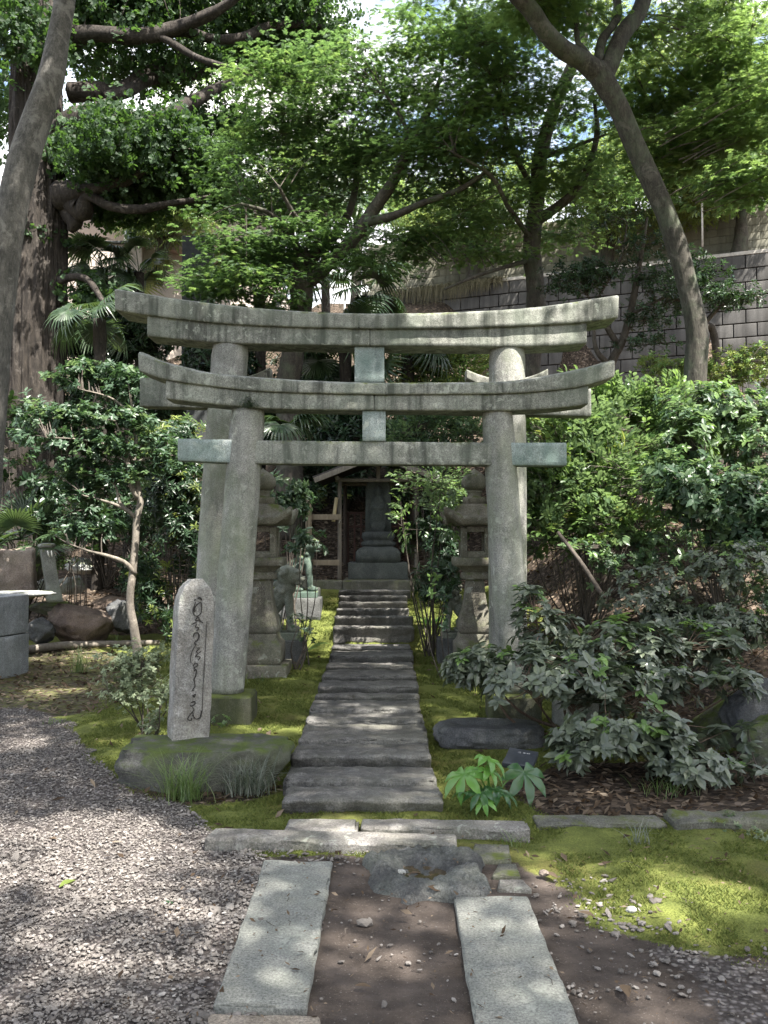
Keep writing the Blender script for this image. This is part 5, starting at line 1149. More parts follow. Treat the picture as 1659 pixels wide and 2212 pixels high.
# small pale tree
b0 = gz(300, 11.1); SP = dict(kind='ov', temps=T_OV, size=.066, per=6, rad=.2, thick=.1, mats=['l_gloss', 'l_green'], mix=[.85, .15], up=1.0, tr=.009, fine=.6, filter=False)
make_tree('small_pale_tree', 'small evergreen tree with a thin pale crooked trunk at left', 'tree', b0,
    ([b0, P(297, 1410, 11.1), P(290, 1360, 11.1), P(281, 1300, 11.1), P(286, 1240, 11.1), P(292, 1180, 11.1), P(296, 1120, 11.1), P(303, 1085, 11.1), P(300, 1060, 11.1), P(293, 1010, 11.1), P(293, 950, 11.1), P(285, 880, 11.1), P(275, 820, 11.1)], [.066, .058, .053, .048, .046, .044, .044, .042, .034, .028, .023, .018, .008]),
    [[(291, 1240, 11.1, .035), (270, 1215, 11.0, .026), (230, 1200, 10.9, .022), (190, 1190, 10.8, .014), (150, 1175, 10.7, .006)], [(300, 1078, 11.1, .04), (284, 1050, 11.05, .033), (278, 1010, 11, .03), (268, 960, 11, .02), (250, 910, 10.9, .01)],
     [(296, 1120, 11.1, .03), (270, 1100, 11, .022), (235, 1085, 10.9, .016), (180, 1070, 10.8, .008)], [(280, 1105, 11.05, .022), (258, 1085, 11, .018), (250, 1050, 11, .014), (225, 1030, 10.9, .006)],
     [(293, 1000, 11.1, .025), (250, 968, 11, .018), (180, 950, 10.8, .01), (100, 945, 10.6, .004)], [(293, 1000, 11.1, .022), (340, 985, 11, .015), (390, 985, 10.9, .006)], [(288, 900, 11.1, .02), (240, 860, 11, .012), (170, 840, 10.8, .005)]],
    [(q[0], q[1], q[2] + .3, *q[3:5], q[5] * .8, q[6]) for q in [(200, 815, 10.9, 90, 28, .5, 60), (270, 830, 10.9, 55, 30, .4, 34), (110, 905, 10.7, 70, 30, .4, 40), (200, 905, 10.8, 90, 25, .5, 44), (280, 915, 10.8, 60, 25, .4, 26), (150, 955, 10.7, 110, 18, .4, 40), (250, 965, 10.7, 80, 25, .4, 34), (170, 1015, 10.8, 70, 30, .4, 36), (280, 1025, 10.7, 60, 25, .4, 20), (370, 1000, 10.7, 60, 25, .4, 22), (170, 1075, 10.8, 60, 25, .4, 24), (170, 1150, 10.8, 60, 25, .3, 20), (360, 960, 10.8, 40, 20, .3, 10)]],
    SP, barkmat='bark_pale', sides=18, tstep=.04, tamp=.01)
# maples
b0 = gz(628, 14.6); make_tree('maple_tree', 'maple with a forked dark trunk rising behind the middle of the gates', 'tree', b0,
    ([b0, P(625, 930, 14.6), P(618, 860, 14.6), P(632, 770, 14.5), P(645, 700, 14.5), P(652, 640, 14.4), P(648, 600, 14.4), P(660, 555, 14.4), P(690, 535, 14.3)], [.26, .2, .19, .18, .175, .18, .19, .13, .1]),
    [[(668, 605, 14.4, .13), (710, 570, 14.2, .12), (755, 525, 14.0, .11), (800, 465, 13.8, .1), (850, 390, 13.6, .09), (895, 300, 13.5, .075), (925, 240, 13.4, .05), (950, 170, 13.4, .03)],
     [(790, 480, 13.8, .075), (850, 466, 13.6, .065), (910, 440, 13.4, .05), (990, 410, 13.2, .04), (1050, 372, 13, .02)], [(860, 375, 13.6, .05), (880, 310, 13.4, .04), (870, 260, 13.3, .03), (830, 200, 13.2, .015)],
     [(652, 590, 14.4, .1), (690, 540, 14.5, .09), (730, 500, 14.6, .075), (760, 440, 14.7, .06), (770, 370, 14.8, .05), (755, 300, 14.8, .03)], [(655, 560, 14.4, .08), (620, 500, 14.1, .06), (580, 460, 13.8, .04), (520, 440, 13.5, .02)], [(700, 535, 14.2, .05), (640, 470, 13.6, .04), (600, 400, 13.2, .02)]],
    [(q[0], q[1], q[2] + .75, q[3] * 1.3, q[4] * 1.25, q[5] * 1.2, int(q[6] * .8)) for q in [(560, 520, 13.4, 130, 60, .9, 45), (500, 590, 13.2, 100, 40, .7, 29), (690, 520, 13.2, 90, 60, .8, 32), (620, 400, 13.8, 140, 60, 1.0, 45), (750, 330, 13.6, 120, 60, 1.0, 40), (700, 240, 13.4, 150, 55, 1.0, 48), (640, 170, 13.2, 120, 50, .9, 35), (820, 170, 13.2, 120, 60, .9, 37), (860, 290, 13, 100, 50, .8, 27), (600, 300, 14, 120, 40, .9, 29), (960, 400, 13, 80, 40, .7, 18), (800, 560, 12.8, 60, 40, .6, 13), (580, 620, 13, 90, 30, .7, 18), (740, 430, 14.5, 130, 60, .8, 29), (880, 530, 13.4, 70, 40, .6, 13)]],
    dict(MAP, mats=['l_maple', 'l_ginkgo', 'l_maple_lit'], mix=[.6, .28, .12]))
b0 = gz(1140, 14.0); make_tree('maple_tree', 'slender maple with a dark curved trunk right of the gates before the block wall', 'tree', b0,
    ([b0, P(1143, 850, 14), P(1150, 740, 14), P(1158, 660, 14), P(1155, 600, 14), P(1148, 540, 14), P(1155, 470, 14), P(1163, 400, 14), P(1165, 350, 13.9), P(1185, 270, 13.8), P(1215, 190, 13.7), P(1250, 110, 13.5), P(1275, 20, 13.4)], [.19, .165, .16, .155, .14, .14, .125, .115, .115, .105, .095, .08, .05]),
    [[(1155, 480, 14, .09), (1200, 450, 13.8, .075), (1240, 415, 13.6, .065), (1275, 350, 13.5, .05), (1290, 280, 13.4, .04), (1280, 200, 13.4, .02)], [(1150, 560, 14, .04), (1080, 580, 13.6, .03), (1020, 600, 13.4, .025), (960, 625, 13.2, .012)], [(1160, 420, 14, .05), (1120, 350, 13.6, .04), (1095, 280, 13.3, .03), (1080, 200, 13, .015)], [(1150, 520, 14, .045), (1100, 450, 13.4, .035), (1060, 380, 13.0, .03), (980, 330, 12.6, .015)], [(1170, 340, 13.9, .05), (1230, 320, 13.3, .035), (1310, 290, 12.9, .015)]],
    [(q[0], q[1], q[2] + .5, q[3] * 1.3, q[4] * 1.25, q[5] * 1.2, int(q[6] * .8)) for q in [(1000, 250, 12.9, 100, 60, .9, 45), (1060, 330, 12.9, 110, 50, .9, 43), (930, 340, 12.9, 80, 45, .7, 24), (1040, 140, 12.6, 120, 60, .9, 48), (960, 60, 12.4, 110, 50, .8, 35), (1100, 60, 12.4, 80, 60, .8, 27), (1010, 470, 13.2, 90, 35, .7, 24), (1250, 380, 13, 100, 40, .7, 29), (1200, 500, 13.4, 60, 30, .6, 10), (1120, 220, 12.8, 100, 50, .8, 32), (940, 520, 13.6, 60, 30, .5, 10), (1060, 540, 13.2, 70, 20, .5, 10), (1300, 250, 13.2, 70, 60, .7, 18)]],
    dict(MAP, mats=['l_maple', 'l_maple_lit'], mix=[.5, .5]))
# leaning tree right
b0 = gz(1500, 11.0); make_tree('leaning_tree', 'tall leaning tree at right, trunk slanting up left and forking into a wide V', 'tree', b0,
    ([b0, P(1501, 900, 11), P(1503, 800, 11), P(1505, 720, 11), P(1488, 630, 11), P(1465, 540, 11), P(1440, 465, 11), P(1410, 400, 11), P(1375, 320, 11), P(1338, 235, 11), P(1300, 170, 11), P(1285, 145, 11)], [.17, .148, .138, .134, .13, .132, .124, .122, .118, .12, .138, .12]),
    [[(1300, 165, 11, .13), (1255, 128, 10.9, .115), (1215, 105, 10.8, .11), (1175, 65, 10.7, .105), (1145, 20, 10.6, .1), (1105, -20, 10.5, .09), (1050, -80, 10.4, .06)], [(1300, 170, 11, .13), (1320, 130, 11.1, .115), (1345, 75, 11.2, .11), (1375, 35, 11.3, .105), (1392, -10, 11.4, .1), (1420, -120, 11.6, .08), (1470, -260, 11.8, .05)],
     [(1290, 140, 11, .06), (1300, 90, 11.2, .06), (1320, 60, 11.3, .05), (1335, 30, 11.4, .055), (1330, -20, 11.5, .05)], [(1285, 140, 11, .045), (1265, 110, 11.1, .035), (1248, 90, 11.2, .035), (1246, 55, 11.3, .035), (1240, 0, 11.4, .03), (1235, -40, 11.5, .02)]],
    [(1450, 200, 12.2, 100, 60, .9, 16), (1560, 130, 11.5, 110, 70, .9, 27), (1590, 260, 11.3, 90, 60, .9, 23), (1480, 320, 12, 110, 40, .9, 23), (1400, 60, 12, 100, 50, .8, 8), (1170, -20, 11, 130, 50, .9, 23), (1620, 380, 11, 70, 40, .7, 15), (1500, 30, 12, 110, 40, .8, 10), (1400, 240, 12.4, 60, 40, .6, 8),
     ('w', 2.8, 9.0, 9.6, 1.5, 1.9, .7, 90), ('w', 3.2, 11.2, 9.9, 1.6, 1.2, .5, 60)],  # unseen crown clumps added overhead to shade the shrine
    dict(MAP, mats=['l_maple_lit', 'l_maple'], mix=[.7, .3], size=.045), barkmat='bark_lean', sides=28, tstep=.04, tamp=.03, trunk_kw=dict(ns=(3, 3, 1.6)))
# camellia-like small trees in front of the wall
CAM = dict(kind='ov', temps=T_OV0, size=.07, per=4, rad=.28, thick=.1, mats=['l_dark', 'l_gloss'], mix=[.6, .4], up=1.0, tr=.01, fine=.5, filter=False)
b0 = gz(1300, 13.0); make_tree('wall_side_tree', 'thin dark multi-stemmed evergreen before the brown block wall, behind the right gate tips', 'tree', b0,
    ([b0, P(1305, 850, 13), P(1318, 790, 13), P(1345, 735, 13), P(1360, 680, 13), P(1375, 610, 13), P(1385, 550, 13), P(1398, 470, 13)], [.085, .075, .07, .06, .05, .045, .035, .015]),
    [[(1335, 745, 13, .045), (1310, 705, 12.9, .04), (1300, 680, 12.9, .025), (1270, 640, 12.8, .012)], [(1318, 790, 13, .045), (1290, 760, 12.9, .035), (1283, 720, 12.9, .025), (1290, 650, 12.9, .018), (1340, 560, 13, .016), (1355, 480, 13, .008)], [(1360, 680, 13, .03), (1420, 650, 12.9, .02), (1480, 620, 12.8, .008)]],
    [(1240, 610, 12.8, 70, 32, .4, 40), (1300, 590, 12.9, 60, 30, .4, 34), (1400, 690, 12.8, 60, 22, .35, 22), (1420, 610, 12.9, 60, 40, .4, 24), (1390, 540, 13, 50, 40, .4, 18), (1390, 745, 12.7, 60, 14, .3, 14), (1330, 480, 13, 40, 30, .3, 8)], CAM, barkmat='twig', sides=12)
b0 = gz(1560, 13.2); make_tree('wall_side_tree', 'dark evergreen spreading flat boughs to the right, behind the leaning tree', 'tree', b0,
    ([b0, P(1545, 740, 13.2), P(1520, 700, 13.1), P(1490, 660, 13), P(1470, 600, 13)], [.07, .06, .05, .04, .02]),
    [[(1520, 700, 13.1, .035), (1560, 660, 13, .025), (1610, 645, 12.9, .01)], [(1490, 660, 13, .03), (1450, 640, 12.9, .012)]],
    [(1540, 640, 12.9, 80, 26, .4, 40), (1600, 650, 12.8, 50, 14, .35, 16), (1510, 600, 13, 70, 30, .4, 26), (1470, 570, 13.1, 60, 30, .4, 20), (1440, 650, 13.1, 60, 24, .4, 18)], CAM, barkmat='twig', sides=12)
# background trees above and beyond the wall
BK = [(1010, 520, 24.2, [(980, 470, 23.5, 130, 40, 1.2, 30), (1080, 420, 23.2, 130, 60, 1.4, 44), (900, 470, 24, 70, 60, 1.2, 24)], 'pale green sunlit tree on the terrace under the concrete wall, nearest the slender maple', 'l_back'),
      (1300, 480, 22.0, [(1290, 400, 21.2, 100, 60, 1.3, 44), (1400, 330, 20.8, 130, 80, 1.5, 60), (1330, 470, 21, 80, 30, 1, 16)], 'bright green tree on the terrace behind the leaning trunk', 'l_back'),
      (1590, 450, 20.0, [(1560, 370, 19.2, 140, 60, 1.4, 60), (1620, 260, 19, 110, 90, 1.5, 70), (1500, 430, 19.4, 90, 30, 1, 24)], 'yellow green tree on the terrace at the right edge', 'l_yellow'),
      (540, 470, 30, [(540, 470, 30, 60, 60, 1.5, 20), (640, 430, 31, 130, 60, 2, 20)], 'light green bush-like tree beyond the dark panel at left', 'l_back'),
      (330, 480, 23.5, [(340, 470, 23, 70, 40, 1, 20), (400, 450, 23, 50, 40, 1, 16)], 'light green tree in front of the beige house', 'l_back'),
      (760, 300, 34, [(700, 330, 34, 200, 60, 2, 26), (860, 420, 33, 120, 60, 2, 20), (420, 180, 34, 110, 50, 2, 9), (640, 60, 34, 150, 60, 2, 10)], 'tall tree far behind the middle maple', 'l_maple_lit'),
      (1480, 200, 34, [(1400, 100, 33, 200, 120, 3, 30), (1600, 60, 33, 130, 120, 3, 26)], 'tall pale tree far beyond the walls at upper right', 'l_back')]
def wallY(px): return (21.7 + .419 * 9.0) / (1 + .419 * (px - CX) / FPX)
for px, py, Y, bl, lab, mm in BK:
    if Y < 25:
        if px > 800: Y = wallY(px) + .62; bl = [(q[0], q[1], wallY(q[0]) - .3, *q[3:]) for q in bl]
    b0 = gz(px, Y, .2); b0[2] = max(b0[2], 8.0); z0 = max(P(px, py, Y)[2], b0[2] + .8)
    make_tree('background_tree', lab, 'tree', b0, ([b0, np.array([b0[0] + .2, Y, (b0[2] + z0) / 2]), P(px + 10, py, Y)], [.22, .18, .1]), [([np.array([b0[0] + .2, Y, (b0[2] + z0) / 2]), P(bl[1][0], bl[1][1], Y)], [.1, .03]), ([P(px + 5, py + 10, Y), P(bl[0][0] - bl[0][3] * .5, bl[0][1], Y)], [.07, .02])], bl, dict(BRD, mats=[mm, 'l_green'], mix=[.7, .3], filter=False, size=.085 if Y < 26 else .13, rad=.75 if Y < 26 else 1.0, thick=.3, per=48), group='trees beyond the walls', tstep=.3)
# overhead shade: unseen trees added beside and behind the viewer to block sun
CAN = dict(BRD, mats=['l_green'], size=.11, per=18, rad=.6, thick=.25, fine=.1, grow=.17)
def canopy(cells, z, n=34): return [('w', x, y, z + .35 * math.sin(x * 2 + y), 1.25, 1.25, .5, n) for x, y in cells]
b0 = np.array([6.2, 1.2, -.1]); make_tree('added_shade_tree', 'unseen broad leafy tree added to the right of the viewer, shading the gravel', 'tree', b0, ([b0, np.array([6.1, 1.2, 2.5]), np.array([5.8, 1.2, 5.5]), np.array([5.4, 1.2, 9.4])], [.3, .24, .2, .1]),
    [([np.array([5.9, 1.2, 5.0]), np.array([4.4, 1.4, 7.8]), np.array([2.4, 1.5, 9.6])], [.12, .08, .03]), ([np.array([5.8, 1.2, 5.5]), np.array([5.7, 3, 7.8]), np.array([5, 4.8, 9.6])], [.12, .08, .03]), ([np.array([5.9, 1.2, 5.0]), np.array([5.0, -.6, 7.8]), np.array([3.5, -2.2, 9.6])], [.12, .08, .03])],
    canopy([(x, y) for x in (1.6, 3.2, 4.8, 6.4) for y in (-3, -1.4, .2, 1.8, 3.4, 5.0, 6.4) if y < {1.6: 7, 3.2: 5.4, 4.8: 3.8, 6.4: 3.8}[x]], 9.6), CAN, barkmat='bark_gink', tstep=.2)
b0 = np.array([-3.4, -2.4, -.1]); make_tree('added_shade_tree', 'unseen broad leafy tree added behind and left of the viewer to cast shade', 'tree', b0, ([b0, np.array([-3.3, -2.3, 3]), np.array([-3, -2, 6]), np.array([-2.4, -1.4, 9.4])], [.3, .25, .2, .1]),
    [([np.array([-3, -2, 6]), np.array([-1.6, .6, 8.4]), np.array([-.4, 3.4, 10])], [.12, .09, .03]), ([np.array([-3, -2, 6]), np.array([-1.2, -1.6, 8.2]), np.array([.4, -1.4, 10])], [.12, .08, .03])],
    canopy([(x, y) for x in (-2.6, -1.2, .2) for y in (-2.4, -.9, .7, 2.3, 3.9, 5.5)], 10.1), CAN, barkmat='bark_gink', tstep=.2)
b0 = np.array([6.6, 9.6, onground(6.6, 9.6) - .2]); make_tree('added_shade_tree', 'tall leafy tree added on the right bank just outside the picture, to shade the shrine', 'tree', b0, ([b0, np.array([6.5, 9.6, 4]), np.array([6.3, 9.5, 7]), np.array([5.6, 9.4, 10.2])], [.28, .22, .18, .08]),
    [([np.array([6.3, 9.5, 7]), np.array([4.6, 9.3, 9.4]), np.array([2.6, 9.2, 10.4])], [.12, .09, .03])], canopy([(1.7, 9.0), (2.9, 8.8), (3.9, 9.2), (2.2, 10.3), (3.4, 10.5), (2.8, 11.8), (4.2, 11.4)], 10.4), CAN, barkmat='bark_gink', tstep=.2)  # unseen tree, added so its crown keeps sun off the shrine
# ================================================================ SHRUBS
def shrub(name, label, cat, base, blobs, temps, size, mats, mix=(1.0,), up=.8, stems=8, stem_r=.012, per=1, rad=.08, group=None, stemmat='twig', axis='z', lift=.25, twigs=True, top=None, outward=1.0, dens=1.0, gaps=2.6):
    base = np.array(base, float); t = thing(name, label, cat, base, group)
    C_, E = blob_pts(blobs, dens * (1.35 if gaps else 1))
    if gaps: k_ = fbm(C_ * gaps, 2) > .46; C_, E = C_[k_], E[k_]
    n = len(C_)
    if per > 1:
        C2 = np.repeat(C_, per, 0) + R0.normal(0, rad, (n * per, 3)); E2 = np.repeat(E, per, 0)
    else: C2, E2 = C_, E
    d = E2 * outward + np.array([0, 0, up]) + R0.normal(0, .35, C2.shape); sc = size * R0.uniform(.7, 1.25, len(C2))
    ms = [M[m] for m in mats] + [M[stemmat]]; parts = []
    if top is not None:       # young leaves sit on the outer, upper shoots
        prob = np.clip(E2[:, 2] * .9 + .1, 0, 1) * top; young = R0.random(len(C2)) < prob; sel = np.where(young, 1, 0)
    else: sel = np.searchsorted(np.cumsum(mix), R0.random(len(C2)) * .9999)
    for k in range(len(mats)):
        m = sel == k
        if m.any(): V, F = scatter(temps, C2[m], d[m], sc[m] * (1 if not (top is not None and k == 1) else .85), axis=axis); parts.append((V, F, k))
    mk('foliage', parts, ms, t, smooth=False)
    # stems from the base into the crown, then twigs to every shoot
    sp = []; A = []
    for i in range(stems):
        c = C_[R0.integers(0, n)]; st = base + np.array([R0.normal(0, .05), R0.normal(0, .05), 0]); mid = st * .45 + c * .55 + np.array([R0.normal(0, .06), R0.normal(0, .06), -lift * .2 * np.linalg.norm(c - st)])
        p = [st, st * .75 + mid * .25 + R0.normal(0, .02, 3), mid, c]; sp.append(tube(p, [stem_r, stem_r * .85, stem_r * .6, stem_r * .2], 7, .08, stem_r * .2)); A.append(catmull(np.array(p), 24)[4:])
    sm = [(V, F) for V, F in sp]
    if twigs: V, F = twig_tubes(C_, np.concatenate(A), stem_r * .35, .0015, 4, 3, .05); sm.append((V, F))
    mk('stems', sm, M[stemmat], t); return t
def gb(px, Y): x = PX(px, Y); return np.array([x, Y, onground(x, Y) - .04])
# front right shrub: two tiers of grey-green whorls
shrub('evergreen_shrub', 'wide grey green shrub in the right foreground with fresh light green tips', 'shrub', gb(1262, 6.75),
      [(1120, 1440, 6.5, 150, 50, .35, 150), (1010, 1450, 6.6, 55, 40, .25, 40), (1340, 1395, 6.7, 130, 60, .4, 130), (1500, 1390, 6.9, 120, 45, .35, 90), (1180, 1350, 6.8, 80, 60, .25, 50), (1140, 1290, 6.8, 30, 30, .15, 8), (1230, 1460, 6.2, 190, 45, .35, 130), (1080, 1500, 6.3, 60, 40, .25, 36), (1420, 1480, 6.4, 150, 45, .35, 90),
       (1380, 1590, 5.75, 190, 55, .3, 170), (1540, 1590, 5.7, 90, 50, .3, 70), (1270, 1625, 5.7, 90, 28, .2, 36), (1480, 1650, 5.6, 120, 40, .25, 60), (1330, 1520, 6.0, 120, 40, .3, 60), (1570, 1470, 6.2, 60, 40, .3, 30)],
      T_WH, .085, ['l_front', 'l_young'], up=.9, stems=22, stem_r=.017, top=.45, dens=1.75, gaps=3.2, outward=.7, stemmat='twig_red', lift=.6)
shrub('evergreen_shrub', 'small low shrub at the right edge in front of the mossy rock', 'shrub', gb(1640, 5.6), [(1640, 1600, 5.6, 40, 70, .2, 14), (1620, 1680, 5.5, 50, 30, .2, 12)], T_WH, .075, ['l_front', 'l_young'], stems=5, top=.7)
# bright shrubs on the right bank
shrub('leafy_shrub', 'tall bright green leafy shrub right of the front gate pillar', 'shrub', gb(1260, 9.3), [(1260, 1060, 9.2, 150, 120, .5, 520), (1210, 930, 9.5, 90, 70, .5, 180), (1300, 960, 9.6, 120, 90, .5, 240), (1180, 1150, 9, 60, 90, .4, 120), (1330, 1150, 9, 110, 80, .5, 180)], T_BR + T_OV, .078, ['l_green', 'l_young', 'l_yellow'], (.74, .22, .04), up=.5, stems=22, axis='x', dens=1.45)
shrub('leafy_shrub', 'green shrub climbing the bank below the brown block wall', 'shrub', gb(1340, 10.8), [(1330, 890, 10.6, 130, 60, .5, 240), (1250, 870, 10.8, 80, 50, .5, 120), (1420, 900, 10.4, 110, 70, .5, 200)], T_BR, .075, ['l_green', 'l_young'], (.6, .4), up=.5, stems=16, axis='x', dens=2.2)
shrub('leafy_shrub', 'sunlit yellow green shrub along the top right under the wall', 'shrub', gb(1570, 11.6), [(1570, 800, 11.4, 110, 45, .5, 330), (1640, 790, 11.2, 70, 50, .5, 160), (1470, 810, 11.6, 70, 30, .4, 110), (1410, 790, 12, 40, 22, .3, 40)], T_OV0, .055, ['l_yellow', 'l_young'], (.6, .4), up=.8, stems=16, dens=1.8)
shrub('leafy_shrub', 'dense mid green shrub filling the right side above the dark bushes', 'shrub', gb(1550, 9.8), [(1550, 900, 9.8, 140, 80, .5, 420), (1640, 960, 9.4, 70, 90, .5, 180), (1470, 960, 9.5, 80, 80, .4, 160)], T_OV, .075, ['l_green', 'l_gloss', 'l_young'], (.5, .3, .2), up=.7, stems=18, dens=1.7)
shrub('leafy_shrub', 'dark leaved bush at the right edge halfway up the picture', 'shrub', gb(1560, 8.4), [(1560, 1080, 8.3, 140, 90, .45, 260), (1460, 1020, 8.5, 70, 60, .4, 80), (1640, 1140, 8.1, 60, 80, .4, 80), (1500, 1180, 8.2, 110, 50, .4, 90)], T_OV, .075, ['l_gloss', 'l_green'], (.7, .3), up=.8, stems=16, dens=1.8)
shrub('leafy_shrub', 'loose spreading shrub above the wide grey green one, on bare leaf litter', 'shrub', gb(1480, 7.7), [(1450, 1250, 7.7, 170, 50, .4, 160), (1590, 1230, 7.5, 110, 70, .4, 150), (1380, 1290, 7.6, 90, 40, .35, 60), (1600, 1340, 7.3, 90, 60, .3, 90), (1480, 1330, 7.5, 120, 40, .3, 80)], T_WH, .06, ['l_front', 'l_young', ], stems=16, top=.35, dens=1.9)
shrub('leafy_shrub', 'bushy green foliage seen between the gate beams right of the centre strut', 'shrub', gb(930, 12.9), [(930, 920, 12.8, 90, 40, .5, 190), (1010, 940, 12.7, 50, 30, .4, 70), (880, 960, 12.6, 60, 40, .4, 80)], T_BR0, .075, ['l_green', 'l_gloss'], (.6, .4), up=.5, stems=10, axis='x', gaps=0, dens=1.8)
shrub('leafy_shrub', 'bright sunlit bush behind the rear gate, between centre strut and right pillar', 'shrub', gb(950, 15.5), [(950, 795, 15.4, 100, 40, .5, 240), (1000, 760, 15.6, 60, 30, .5, 80), (880, 800, 15.2, 50, 30, .4, 60), (990, 860, 15, 90, 50, .4, 130), (900, 870, 15.2, 60, 40, .4, 90)], T_BR0, .085, ['l_yellow', 'l_young', 'l_green'], (.4, .35, .25), up=.5, stems=10, axis='x', gaps=0, dens=1.8)
shrub('leafy_shrub', 'tall twiggy shrub with light leaves beside the right lantern', 'shrub', gb(930, 10.3), [(930, 1050, 10.2, 85, 50, .4, 200), (900, 1110, 10.1, 45, 50, .3, 90), (990, 1030, 9.0, 50, 40, .2, 40), (960, 1120, 9.3, 40, 40, .2, 40)], T_BR, .06, ['l_green', 'l_young'], (.75, .25), up=.3, stems=7, axis='x')
shrub('narrow_leaf_shrub', 'dark feathery shrub with narrow leaves left of the right lantern', 'shrub', gb(925, 10.6), [(920, 1190, 10.5, 45, 80, .3, 170), (940, 1260, 10.0, 40, 40, .2, 50), (955, 1200, 10.3, 35, 60, .3, 60), (975, 1240, 9.55, 30, 40, .15, 50)], T_NAR, .09, ['l_dark', 'l_gloss'], (.8, .2), up=.2, stems=5, dens=1.6)
shrub('sprig_shrub', 'thin sapling with a few pale leaves right of the upper steps', 'sapling', gb(968, 9.0), [(960, 1285, 9.0, 35, 30, .12, 10), (940, 1245, 9.0, 15, 15, .1, 3), (955, 1340, 8.95, 25, 20, .1, 4)], T_OV, .055, ['l_gloss', 'l_young'], (.6, .4), stems=3, stem_r=.008, gaps=0)
shrub('sprig_shrub', 'thin twiggy sapling right beside the left lantern base', 'sapling', gb(642, 9.35), [(655, 1345, 9.35, 35, 30, .12, 14), (668, 1370, 9.35, 25, 20, .1, 8), (632, 1340, 9.3, 12, 15, .1, 3)], T_OV, .04, ['l_gloss', 'l_azalea'], (.6, .4), stems=4, stem_r=.012, gaps=0)
shrub('sprig_shrub', 'tall thin shoot with leaves rising in front of the green guardian lion', 'sapling', gb(643, 9.7), [(665, 1165, 9.75, 30, 25, .12, 18), (640, 1190, 9.7, 20, 15, .1, 6), (690, 1190, 9.8, 12, 8, .1, 3), (700, 1155, 9.8, 10, 10, .1, 2)], T_OV, .075, ['l_gloss'], stems=3, stem_r=.009, lift=0, gaps=0)
shrub('leafy_shrub', 'low mid green ground bush filling the slope behind the loose spreading shrub', 'shrub', gb(1560, 9.0), [(1580, 1180, 8.9, 120, 60, .5, 200), (1400, 1200, 8.8, 130, 50, .4, 160), (1250, 1220, 8.6, 90, 50, .35, 110), (1660, 1280, 8.4, 60, 80, .4, 90)], T_OV, .06, ['l_gloss', 'l_green', 'l_young'], (.5, .4, .1), up=.7, stems=14, dens=1.3)
shrub('leafy_shrub', 'green bush on the bank just beyond the right edge of the picture', 'shrub', gb(1850, 8.6), [('w', 4.3, 8.4, 1.5, .8, .8, .6, 260), ('w', 4.9, 9.6, 2.2, .8, .8, .6, 220)], T_OV, .075, ['l_green', 'l_gloss', 'l_young'], (.5, .35, .15), up=.7, stems=12)
# left
shrub('evergreen_bush', 'dense dark bush with yellow green top behind the thin pale tree', 'shrub', gb(375, 12.3), [(370, 960, 12.2, 75, 45, .5, 200), (380, 1060, 12.2, 80, 80, .5, 260), (400, 1200, 12.0, 55, 110, .4, 200), (340, 1260, 12.1, 60, 90, .4, 130), (400, 1330, 11.6, 45, 60, .3, 80)], T_NAR, .1, ['l_dark', 'l_gloss', 'l_yellow'], (.6, .25, .15), up=.6, stems=18, dens=2.0)
shrub('evergreen_bush', 'yellow green crown of a bush just left of the gate tie beams', 'shrub', gb(395, 12.9), [(385, 925, 12.8, 60, 22, .4, 90), (330, 935, 12.8, 40, 18, .3, 40)], T_NAR, .1, ['l_yellow', 'l_green'], (.6, .4), up=.8, stems=8)
shrub('evergreen_bush', 'dark glossy bush at the left edge behind the leaning trunk', 'shrub', gb(50, 12.6), [(50, 900, 12.6, 80, 80, .5, 130), (30, 1020, 12.5, 60, 80, .5, 110), (110, 1080, 12.9, 90, 60, .5, 120), (200, 1130, 13, 70, 60, .4, 100)], T_OV, .1, ['l_dark', 'l_gloss'], (.65, .35), up=.7, stems=14)
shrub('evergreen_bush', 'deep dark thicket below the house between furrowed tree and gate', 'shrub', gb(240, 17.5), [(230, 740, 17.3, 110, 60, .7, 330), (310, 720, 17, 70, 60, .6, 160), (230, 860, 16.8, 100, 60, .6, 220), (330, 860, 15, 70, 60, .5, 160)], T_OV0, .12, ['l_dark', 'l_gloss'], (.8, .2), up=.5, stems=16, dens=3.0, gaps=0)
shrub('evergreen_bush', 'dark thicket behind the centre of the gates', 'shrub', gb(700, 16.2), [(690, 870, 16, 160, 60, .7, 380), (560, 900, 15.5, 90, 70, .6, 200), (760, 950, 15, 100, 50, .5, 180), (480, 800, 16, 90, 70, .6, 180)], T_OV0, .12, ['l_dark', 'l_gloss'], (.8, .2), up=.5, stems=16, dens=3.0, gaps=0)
shrub('evergreen_bush', 'glossy bush left of the shrine roof behind the left lantern', 'shrub', gb(625, 10.9), [(620, 1050, 10.8, 55, 45, .35, 190), (600, 1120, 10.8, 40, 60, .3, 120), (640, 1090, 10.9, 40, 40, .3, 80)], T_OV, .07, ['l_gloss', 'l_green'], (.75, .25), up=.6, stems=12)
shrub('evergreen_bush', 'low mixed undergrowth on the slope right of the shrine', 'shrub', gb(980, 14.3), [(960, 1080, 14.2, 70, 40, .4, 120), (880, 1060, 14.6, 60, 30, .4, 60), (700, 1070, 14.8, 60, 25, .4, 50)], T_OV0, .08, ['l_green', 'l_dark', 'l_yellow'], (.5, .35, .15), up=.6, stems=10, gaps=0, dens=1.6)
